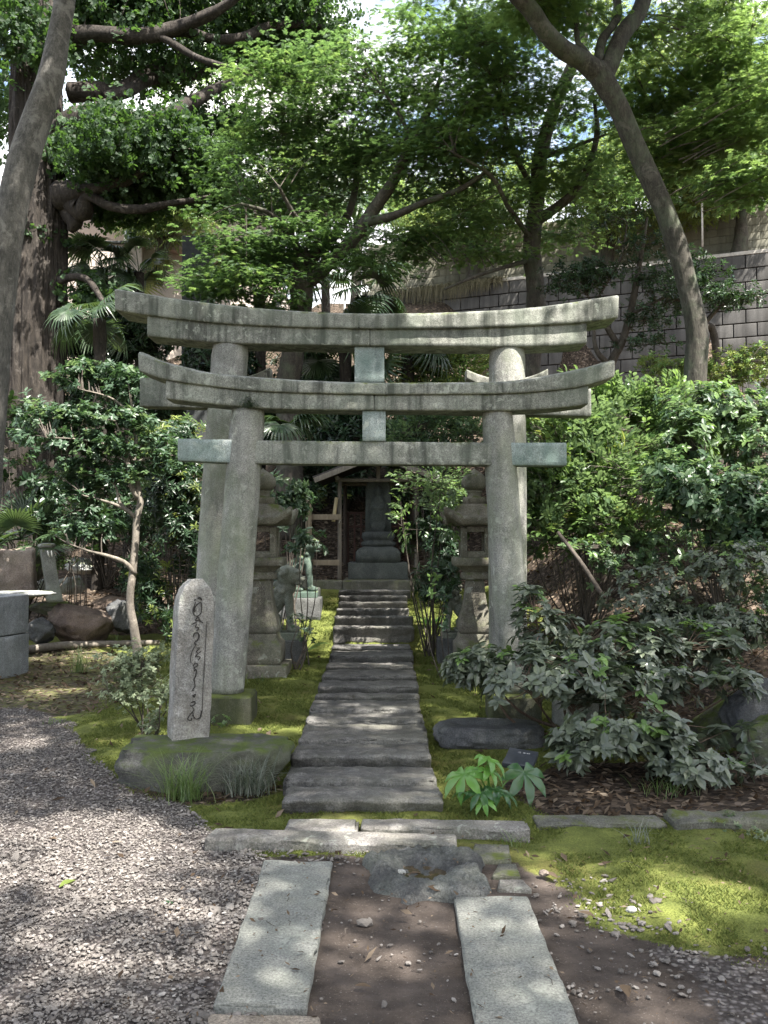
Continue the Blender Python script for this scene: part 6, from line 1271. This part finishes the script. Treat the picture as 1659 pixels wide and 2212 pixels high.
shrub('evergreen_bush', 'dark leafy growth close behind the little shrine', 'shrub', gb(830, 15.2), [(760, 1040, 15, 60, 40, .4, 130), (860, 1030, 15.2, 70, 50, .4, 150), (930, 1010, 14.6, 60, 50, .4, 120), (700, 1010, 14.8, 60, 50, .4, 130), (800, 960, 16, 150, 40, .5, 220), (640, 800, 17.5, 90, 60, .5, 120), (860, 880, 16.5, 90, 50, .5, 160), (900, 1120, 14.2, 50, 40, .3, 50)], T_OV0, .1, ['l_dark', 'l_gloss'], (.75, .25), up=.5, stems=12, dens=1.5)
shrub('small_azalea', 'small pale leaved azalea on bare stems beside the inscribed stone', 'shrub', gb(322, 6.85), [(265, 1440, 6.8, 50, 40, .2, 60), (330, 1420, 6.85, 45, 30, .2, 44), (270, 1500, 6.7, 50, 25, .2, 40), (350, 1500, 6.6, 30, 25, .15, 24), (300, 1470, 6.8, 40, 30, .2, 30), (375, 1490, 6.5, 18, 16, .1, 8), (330, 1560, 6.7, 30, 20, .12, 16)], T_OV, .027, ['l_azalea'], up=1.2, stems=9, stem_r=.008, per=3, rad=.03, dens=1.1, gaps=0)
shrub('small_weed', 'low weeds at the foot of the front gate left footing', 'weed', G(475, 1565), [(475, 1555, 7.0, 30, 8, .08, 12)], T_OV, .025, ['l_green', 'l_young'], (.5, .5), stems=4, stem_r=.003, gaps=0)
shrub('small_weed', 'bright ground weeds left of the stone post', 'weed', gb(150, 13.0), [(65, 1180, 13, 30, 18, .3, 26), (140, 1160, 13, 40, 20, .3, 30), (120, 1220, 12.9, 60, 16, .3, 24)], T_OV0, .07, ['l_green', 'l_young'], (.6, .4), stems=6)
shrub('trailing_weed', 'small leaved weed trailing over the kerb at the right edge', 'weed', G(1590, 1785), [(1590, 1780, 4.85, 60, 25, .1, 36), (1640, 1800, 4.7, 30, 14, .1, 14)], T_OV, .018, ['l_azalea', 'l_green'], (.5, .5), stems=8, stem_r=.002, gaps=0)
sw = thing('bare_stems', 'clump of thin dark stems standing in front of the white rock', 'plant', gb(170, 12.2))
mk('stems', [tube([gb(px, 12.2), P(px + R0.uniform(-6, 6), 1230, 12.2), P(px + R0.uniform(-10, 10), R0.uniform(1165, 1200), 12.2)], [.007, .006, .003], 6, .2) for px in (148, 158, 166, 172, 181, 188)], M['twig'], sw)
pole = thing('propping_pole', 'thin dark pole leaning in the bushes right of the front pillar', 'pole', tuple(P(1305, 1290, 7.9)))
mk('rod', tube([P(1305, 1292, 7.9), P(1255, 1215, 8.1), P(1205, 1150, 8.3)], [.02, .019, .016], 8, .1, .003), M['twig'], pole)

shrub('evergreen_bush', 'dark low undergrowth on the slope behind the white rocks at left', 'shrub', gb(230, 14.5), [(250, 1130, 14.3, 90, 50, .5, 200), (330, 1120, 13.6, 60, 80, .4, 160), (130, 1130, 14.2, 80, 30, .4, 110), (230, 1040, 14.6, 120, 60, .5, 220), (300, 1240, 13.4, 40, 40, .3, 70)], T_OV0, .1, ['l_dark', 'l_gloss', 'l_green'], (.6, .3, .1), up=.6, stems=14, dens=1.4)
# ================================================================ FATSIA, GRASS, FERN, PALMS
def fatsia_leaf(L, rng):
    V = [(0, 0, 0)]; F = []
    for a, l in ((-2.2, .55), (-1.45, .8), (-.72, .98), (0, 1.05), (.72, .98), (1.45, .8), (2.2, .55)):
        d = np.array([math.cos(a), math.sin(a)]); n = np.array([-d[1], d[0]]); k = len(V)
        pr = [(.0, .03, 0), (.3, .10, .01), (.55, .17, -.02), (.78, .13, -.12), (1, 0, -.3)]
        base = k
        for t, w, z in pr:
            c = d * l * t; zz = z * l * 1.2; V += [(*(c - n * w), zz + .35 * w), (*c, zz), (*(c + n * w), zz + .35 * w)]
        for i in range(len(pr) - 1):
            o_ = base + 3 * i; F += [[o_, o_ + 3, o_ + 4], [o_, o_ + 4, o_ + 1], [o_ + 1, o_ + 4, o_ + 5], [o_ + 1, o_ + 5, o_ + 2]]
    return np.array(V) * L, np.array(F)
fr = np.random.default_rng(4); g0 = G(1060, 1735)
fts = thing('hand_leaf_plant', 'young plant with big hand shaped bright green leaves by the plaque', 'plant', g0)
for px, py, Y, L, tilt, az, mm in [(1003, 1690 - 18, 5.2, .14, .55, -1.9, 'l_fatsia'), (1051, 1638, 5.25, .115, .35, -.6, 'l_fatsia'), (1052, 1662, 5.2, .10, .5, -.2, 'l_fatsia'), (1020, 1662, 5.22, .08, .4, -2.4, 'l_fatsia'), (1132, 1668, 5.3, .15, .8, -1.3, 'l_fatsia_d'), (1068, 1705, 5.15, .11, .3, -.8, 'l_fatsia_d'), (1040, 1712, 5.1, .10, .3, -2.2, 'l_fatsia_d'), (1045, 1732, 5.05, .075, .3, -1.5, 'l_fatsia'), (1085, 1715, 5.1, .09, .35, .2, 'l_fatsia_d'), (1005, 1712, 5.1, .07, .2, 2.6, 'l_fatsia_d')]:
    c = P(px, py, Y); R = np.array(Rz(az) @ Ry(tilt) @ Rx(fr.uniform(-.2, .2))); V, F = fatsia_leaf(L * 1.2, fr)
    lf = mk('leaf', (V @ R.T + c, F), M[mm], fts, smooth=True)
    mk('leaf_stalk', tube([g0 + np.array([fr.normal(0, .015), fr.normal(0, .01), 0]), (g0 + c) / 2 + np.array([0, 0, .04]), c], [.005, .004, .003], 6, .04), M['l_fatsia'], fts)
def grass(name, label, px, py, n, h, spread, mat, lean=.7, group=None):
    c = G(px, py); t = []; off = 0; Vs, Fs = [], []
    for i in range(n):
        a = R0.uniform(0, 2 * PI); L = h * R0.uniform(.5, 1.15); ln = R0.uniform(.15, lean); b = c + np.array([R0.normal(0, spread * .3), R0.normal(0, spread * .2), -.01]); d = np.array([math.cos(a), math.sin(a), 0]); s = np.array([-d[1], d[0], 0]) * .0022; tt = np.linspace(0, 1, 6)
        p = b + d * (L * ln * tt[:, None] ** 1.7) * 1.3 + np.array([0, 0, 1]) * (L * (tt - .45 * ln * tt ** 2.6))[:, None]; w = (1 - tt ** 2.5)[:, None] + .05
        V = np.concatenate([p - s * w, p + s * w]); Vs.append(V); Fs.append(np.array([[k, k + 1, 7 + k, 6 + k] for k in range(5)]) + off); off += 12
    o = mk(name, (np.concatenate(Vs), np.concatenate(Fs)), M[mat], smooth=False, loc=c); return tag(o, label, 'grass tuft', group)
grass('grass_tuft', 'bright green grass tuft in front of the mossy boulder, left of two', 395, 1722, 190, .30, .2, 'grass', 1.0)
grass('grass_tuft', 'grey green drooping grass tuft at the boulder front, right of two', 535, 1708, 260, .25, .22, 'grass_grey', 1.1)
grass('grass_tuft', 'green grass tuft on the mossy soil below the reddish boulder', 172, 1450, 90, .32, .15, 'grass', .5)
grass('grass_tuft', 'small bright grass tuft beside the path near the right lantern', 935, 1392, 40, .16, .06, 'grass', .8)
grass('grass_tuft', 'thin dry grass stalks at the base slab of the left lantern', 560, 1465, 60, .12, .5, 'grass', .9)
grass('grass_tuft', 'dry pale grass sprouting beside the kerb in the right moss', 1375, 1815, 26, .12, .12, 'grass_grey', 1.1)
grass('grass_tuft', 'small grass sprouts beside the dark kerb end', 1115, 1822, 18, .10, .12, 'grass', 1.0)
grass('grass_tuft', 'tiny green grass on the gravel edge left of the boulder', 118, 1560, 30, .07, .2, 'grass', 1.1)
grass('grass_tuft', 'short weeds growing under the right foreground shrub', 1450, 1712, 70, .15, .3, 'grass', 1.1)
grass('grass_tuft', 'small grass clump between the log and the thin pale trunk', 250, 1395, 40, .2, .1, 'grass', .9)
def fern(name, label, px, Y, n, L, group=None):
    c = gb(px, Y); Vs, Fs, off = [], [], 0
    for i in range(n):
        a = 2 * PI * i / n + R0.uniform(-.3, .3); d = np.array([math.cos(a), math.sin(a), 0]); s = np.array([-d[1], d[0], 0]); l = L * R0.uniform(.7, 1.1)
        for t in np.linspace(.15, 1, 15):
            p = c + d * l * t * .85 + np.array([0, 0, l * (1.15 * t - .75 * t * t)]); w = l * .26 * math.sin(PI * min(1, .18 + t * .8)) ; q = .022 * l / .5
            for sg in (-1, 1):
                e = p + s * sg * w + d * w * .35 - np.array([0, 0, w * .15]); V = np.array([p - d * q, e, p + d * q]); Vs.append(V); Fs.append([off, off + 1, off + 2]); off += 3
    o = mk(name, (np.concatenate(Vs), np.array(Fs)), M['l_fern'], smooth=False, loc=c); return tag(o, label, 'fern', group)
fern('fern', 'green fern at the foot of the green guardian lion', 648, 10.4, 9, .42)
fern('fern', 'fern clump behind the lantern sapling, lower left of the steps', 625, 10.1, 8, .3)
fern('fern', 'dark fern left of the path under the feathery shrub', 930, 11.0, 7, .35)
def fan_leaf(L, rng, droop=.5, nseg=30):
    Vs, Fs, off = [], [], 0
    for k in range(nseg):
        a = -2.15 + 4.3 * k / (nseg - 1); l = L * (.72 + .28 * math.cos(a * .6)) * rng.uniform(.9, 1.05); d = np.array([math.cos(a), math.sin(a), 0]); n = np.array([-d[1], d[0], 0]); ts = np.array([0, .35, .65, .85, 1.0]); w = np.array([.004, .026, .021, .011, .001]) * L * 1.8
        z = -droop * l * np.maximum(0, ts - .45) ** 2 * rng.uniform(.8, 2.2) * 1.6
        p = d * (l * ts)[:, None] + np.column_stack([0 * ts, 0 * ts, z]); fold = np.column_stack([0 * ts, 0 * ts, w * .5])
        Vs.append(np.concatenate([p - n * w[:, None] + fold, p, p + n * w[:, None] + fold])); m = 5
        Fs.append(np.array([[i, i + 1, m + i + 1, m + i] for i in range(m - 1)] + [[m + i, m + i + 1, 2 * m + i + 1, 2 * m + i] for i in range(m - 1)]) + off); off += 15
    return np.concatenate(Vs), np.concatenate(Fs)
def palm(label, px, py, Y, n, L, stalk, mat='l_palm', trunk=True, spread=1.0, mat2=None, droop=.6, azr=None, bend=(.3, .9)):
    c = P(px, py, Y); g0 = np.array([c[0], Y, onground(c[0], Y) - .1]); t = thing('fan_palm', label, 'palm', g0); rng = np.random.default_rng(int(px * 3 + py))
    if trunk: mk('trunk', tube([g0, (g0 + c) / 2 + np.array([.04, 0, 0]), c], [.1, .09, .1], 14, .06, .02, (5, 5, 6)), M['bark_gink'], t)
    A, B = [], []
    for i in range(n):
        az = rng.uniform(0, 2 * PI) if azr is None else rng.uniform(*azr); el = rng.uniform(-.35, 1.15) * spread; d = np.array([math.cos(az) * math.cos(el), math.sin(az) * math.cos(el), math.sin(el)]); e = c + d * stalk * rng.uniform(.7, 1.15)
        B.append(tube([c, (c + e) / 2 + np.array([0, 0, .05]), e], [.011, .008, .006], 5, .15)); R = np.array(Rz(az) @ Ry(-el + rng.uniform(*bend)) @ Rx(rng.uniform(-.7, .7))); V, F = fan_leaf(L * rng.uniform(.8, 1.1), rng, droop); A.append((V @ R.T + e, F, 0 if (mat2 is None or rng.random() < .6) else 1))
    mk('fronds', A, [M[mat]] + ([M[mat2]] if mat2 else []), t, smooth=False); mk('stalks', B, M['l_palm'], t); return t
palm('fan palm low at the left edge above the brown trough', 45, 1165, 12.6, 12, .5, .35, trunk=False, droop=.2, spread=1.1, bend=(-.1, .25))
palm('fan palm with drooping shiny leaves between the furrowed tree and the house', 222, 580, 17, 12, .5, .5, 'l_palm')
palm('sunlit fan palm with yellowing leaves in front of the house', 300, 590, 17, 7, .5, .6, 'l_palm_dry', mat2='l_palm')
palm('small shaded fan palm under the house wall', 215, 690, 14.5, 8, .5, .5)
palm('fan palm seen between the gate beams left of the centre strut', 745, 760, 15.2, 12, .6, .6)
palm('fan palm behind the top beam of the rear gate', 790, 640, 17.5, 11, .6, .6, 'l_dark')
palm('fan palm beside the forked maple, left', 560, 640, 15.8, 11, .7, .7)
palm('fan palm low behind the gate tie beam with a spread starlike leaf', 620, 935, 13.2, 6, .42, .3, trunk=False)
palm('fan palm half hidden right of the centre strut', 880, 770, 15.0, 7, .6, .45)
palm('fan palm in deep shade above the maple fork', 700, 430, 19, 12, .9, .8)

# ================================================================ WALLS AND HOUSES
Lw = float(np.linalg.norm(WB - WA)); WZ0, WZ1 = 2.2, 8.3
rw = thing('retaining_wall', 'brown retaining wall of large rectangular concrete blocks in running bond', 'retaining wall', (WA[0], WA[1], WZ0))
def onwall(V):   # local x along the wall from the right end, y away from viewer, z up, leaning back
    z = V[:, 2] - WZ0; y = V[:, 1] + z * .05; return np.column_stack([WA[0] + WD[0] * V[:, 0] + WN[0] * y, WA[1] + WD[1] * V[:, 0] + WN[1] * y, V[:, 2]])
bw, bh, gap = .53, .335, .022; rows = int((WZ1 - WZ0) / bh); pb = []
Vb, Fb = rbox(bw - gap, .1, bh - gap, r=.014, step=.3, amp=0)
for r_ in range(rows):
    z0 = WZ1 - (r_ + 1) * bh; s0 = -.25 if r_ % 2 else 0
    for i in range(int(Lw / bw) + 2):
        s = s0 + (i + .5) * bw
        if s > Lw + .2: continue
        pb.append((onwall(Vb + np.array([s, R0.uniform(-.004, .004), z0])), Fb))
Vw, Fw = merge(pb); mk('blocks', (Vw, Fw), M['blockwall'], rw)
V, F = rbox(Lw, .3, WZ1 - WZ0 - .03, r=.005, step=3, amp=0); V[:, 0] += Lw / 2; V[:, 1] += .17; V[:, 2] += WZ0; mk('joint_bed', (onwall(V), F), M['mortar'], rw)
V, F = rbox(Lw, .32, .09, r=.01, step=1, amp=.003); V[:, 0] += Lw / 2; V[:, 1] += .12; V[:, 2] += WZ1 - .005; mk('coping', (onwall(V), F), M['capstone'], rw)
cw = thing('concrete_wall', 'grey concrete block wall standing back above the brown retaining wall', 'wall', (WA[0], WA[1] + 1, 8.2))
def oncw(V): return np.column_stack([WA[0] + WD[0] * V[:, 0] + WN[0] * (V[:, 1] + 1.1), WA[1] + WD[1] * V[:, 0] + WN[1] * (V[:, 1] + 1.1), V[:, 2]])
Vb, Fb = rbox(.40 - .012, .12, .19 - .012, r=.006, step=.5, amp=0); pb = []
Lc = Lw + 1.5
for r_ in range(10):
    for i in range(int(Lc / .4) + 1):
        s = (i + .5) * .4 - (.2 if r_ % 2 else 0) - .5
        pb.append((oncw(Vb + np.array([s, R0.uniform(-.003, .003), 8.1 + r_ * .19])), Fb))
Vw, Fw = merge(pb); mk('blocks', (Vw, Fw), M['concrete'], cw)
V, F = rbox(Lc, .09, 10 * .19 - .01, r=.004, step=3, amp=0); V[:, 0] += Lc / 2 - .5; V[:, 2] += 8.1; mk('joint_bed', (oncw(V), F), M['concrete'], cw)
dg = thing('hanging_grass', 'dry grass hanging over the left end of the brown retaining wall', 'grass clump', tuple(P(920, 605, 24.2)))
Vs, Fs, off = [], [], 0
for i in range(1500):
    s = R0.uniform(Lw - 3.2, Lw + .3); b = onwall(np.array([[s, R0.uniform(-.1, .15), 8.36]]))[0]; L = R0.uniform(.2, .75) * (1.15 - abs(s - Lw + 1.2) * .25); d = -WN * R0.uniform(.05, .32); sd = R0.normal(0, .12)
    tt = np.linspace(0, 1, 5)[:, None]; p = b + np.array([d[0] + WD[0] * sd, d[1] + WD[1] * sd, 0]) * np.sqrt(tt) * 1.2 + np.array([0, 0, 1]) * (.14 * tt - L * tt ** 1.8); w = np.array([WD[0], WD[1], 0]) * .009 * (1.05 - tt)
    Vs.append(np.concatenate([p - w, p + w])); Fs.append(np.array([[k, k + 1, 6 + k, 5 + k] for k in range(4)]) + off); off += 10
mk('blades', (np.concatenate(Vs), np.concatenate(Fs)), [M['drygrass']], dg, smooth=False)
lp = thing('pole', 'thin pale metal pole standing on the retaining wall behind the leaning tree', 'pole', tuple(P(1523, 545, 22)))
b0 = P(1523, 545, 19.9 + .0); b0 = np.array([PX(1523, 21.2), 21.2, 8.2]); mk('shaft', tube([b0, b0 + np.array([0, 0, 4.2])], [.022, .02], 10, .5), M['capstone'], lp)
# beige house at left
HY = 23.5; hs = thing('beige_house', 'beige rendered house corner with windows, behind the palms at left', 'house', (PX(250, HY), HY, 7))
zt, zu = P(0, 527, HY)[2], P(0, 400, HY)[2]; xa, xb, xc = PX(60, HY), PX(303, HY), PX(303, HY)
mk('wall', place(rbox(xb - xa, 5, zt - 2.5, r=.02, step=1.5, amp=.0), ((xa + xb) / 2, HY + 2.5, 2.5)), M['plaster'], hs)
V, F = rbox(3.2, 4.4, zt - 2.5, r=.02, step=1.5, amp=0); V[:, 0] += 1.6; V, F = place((V, F), (xb - .02, HY + 2.4, 2.5), 0); V[:, 1] += (V[:, 0] - xb) * .9; mk('side_wall', (V, F), M['plaster'], hs)
mk('upper_wall', place(rbox(xb - xa + 2.2, 4.2, zu - zt, r=.02, step=1.5, amp=0), ((xa + xb) / 2 + 1.2, HY + 2.6, zt)), M['plaster2'], hs)
V, F = rbox(xb - xa + .1, .18, .06, r=.01, step=1.5); mk('ledge', (V + np.array([(xa + xb) / 2, HY, zt]), F), M['dkpanel'], hs)
for px in (262, 318):
    fr_ = mk('window', place(rbox(PX(px + 26, HY) - PX(px - 10, HY), .06, 1.0, r=.006, step=1), (PX(px + 8, HY), HY + .48, zt + .12)), M['white'], hs); mk('pane', place(rbox(PX(px + 21, HY) - PX(px - 5, HY), .02, .86, r=.004, step=1), (PX(px + 8, HY), HY + .44, zt + .19)), M['glass'], fr_)
mk('roof', place(rbox(xb - xa + 3.4, 5.6, .16, r=.02, step=2), ((xa + xb) / 2 + 1.2, HY + 2.6, zu)), M['tileroof'], hs)
pk = thing('pink_house', 'bright pinkish house wall glimpsed beyond the trees left of centre', 'house', (PX(480, 34), 34, 8.3))
mk('wall', place(rbox(PX(560, 34) - PX(420, 34), 4, P(0, 430, 34)[2] - 8.2, r=.02, step=2, amp=0), (PX(490, 34), 36, 8.2)), M['plaster2'], pk); mk('roof', place(rbox(PX(580, 34) - PX(405, 34), 4.6, .25, r=.03, step=2, amp=0), (PX(490, 34), 36, P(0, 430, 34)[2])), M['tileroof'], pk)
o = mk('dark_panel', place(rbox(PX(458, 19.5) - PX(392, 19.5), .2, P(0, 512, 19.5)[2] - 3.5, r=.01, step=.6, amp=.003), (PX(425, 19.5), 19.5, 3.5)), M['dkpanel'], loc=(PX(425, 19.5), 19.5, 3.5)); tag(o, 'dark grey upright panel behind the left end of the rear gate beam', 'panel')
wr = thing('white_railing', 'thin white railing on the slope behind the forked maple', 'railing', tuple(P(650, 650, 20)))
a_, b_ = P(548, 637, 20), P(752, 617, 20.8); mk('rail', tube([a_, b_], [.03, .03], 8, .5), M['white'], wr)
for t in (0.05, .27, .5, .73, .96): c = a_ * (1 - t) + b_ * t; mk('upright', tube([c, c - np.array([0, 0, 1.0])], [.022, .022], 8, .5), M['white'], wr)

# ================================================================ SKY, SUN, CAMERA
CLOUD = 9.0
w = bpy.data.worlds.new('World'); scene.world = w; w.use_nodes = True; nt_ = w.node_tree; nt_.nodes.clear()
sky = nt_.nodes.new('ShaderNodeTexSky'); sky.sky_type = 'NISHITA'; sky.sun_disc = False; sky.sun_elevation = SUN_EL; sky.sun_rotation = SUN_AZ; sky.air_density = 1.2; sky.dust_density = 2.5; sky.ozone_density = 1.0
# broken white cloud over the blue
tcw = nt_.nodes.new('ShaderNodeTexCoord'); mpw = nt_.nodes.new('ShaderNodeMapping'); mpw.inputs['Scale'].default_value = (2.2, 2.2, 4.0); nt_.links.new(tcw.outputs['Generated'], mpw.inputs[0])
nzw = nt_.nodes.new('ShaderNodeTexNoise'); nzw.inputs['Scale'].default_value = 1.6; nzw.inputs['Detail'].default_value = 7; nzw.inputs['Roughness'].default_value = .58; nt_.links.new(mpw.outputs[0], nzw.inputs['Vector'])
rpw = nt_.nodes.new('ShaderNodeValToRGB'); rpw.color_ramp.elements[0].position = .44; rpw.color_ramp.elements[1].position = .64; nt_.links.new(nzw.outputs['Fac'], rpw.inputs[0])
mxw = nt_.nodes.new('ShaderNodeMix'); mxw.data_type = 'RGBA'; mxw.inputs[7].default_value = (CLOUD * 1.03, CLOUD * .985, CLOUD * .93, 1); nt_.links.new(rpw.outputs[0], mxw.inputs[0]); nt_.links.new(sky.outputs[0], mxw.inputs[6])
bg = nt_.nodes.new('ShaderNodeBackground'); bg.inputs['Strength'].default_value = .09; ow = nt_.nodes.new('ShaderNodeOutputWorld'); nt_.links.new(mxw.outputs[2], bg.inputs[0]); nt_.links.new(bg.outputs[0], ow.inputs[0])
ld = bpy.data.lights.new('sun', 'SUN'); ld.energy = 5.0; ld.angle = math.radians(.53); ld.color = (1, .95, .87); lo_ = bpy.data.objects.new('sun', ld); COL.objects.link(lo_)
lo_.rotation_euler = Vector(SV).to_track_quat('Z', 'Y').to_euler(); lo_.location = tuple(SV * 40)
cd = bpy.data.cameras.new('camera'); cam = bpy.data.objects.new('camera', cd); COL.objects.link(cam); scene.camera = cam
cd.sensor_fit = 'VERTICAL'; cd.sensor_height = 24; cd.lens = 24 * FPX / 2212; cd.clip_end = 3000; cd.clip_start = .05
cam.location = (0, 0, CAMH); cam.rotation_euler = (PI / 2 + TH, 0, 0)
scene.render.engine = 'CYCLES'; vs = scene.view_settings; vs.view_transform = 'Standard'; vs.look = 'None'; vs.gamma = 1; vs.exposure = 2.1; vs.use_curve_mapping = False
cy = scene.cycles; cy.max_bounces = 6; cy.diffuse_bounces = 3; cy.glossy_bounces = 2; cy.transmission_bounces = 4; cy.transparent_max_bounces = 4; cy.caustics_reflective = False; cy.caustics_refractive = False; cy.use_denoising = True
scene.render.resolution_x, scene.render.resolution_y = 768, 1024
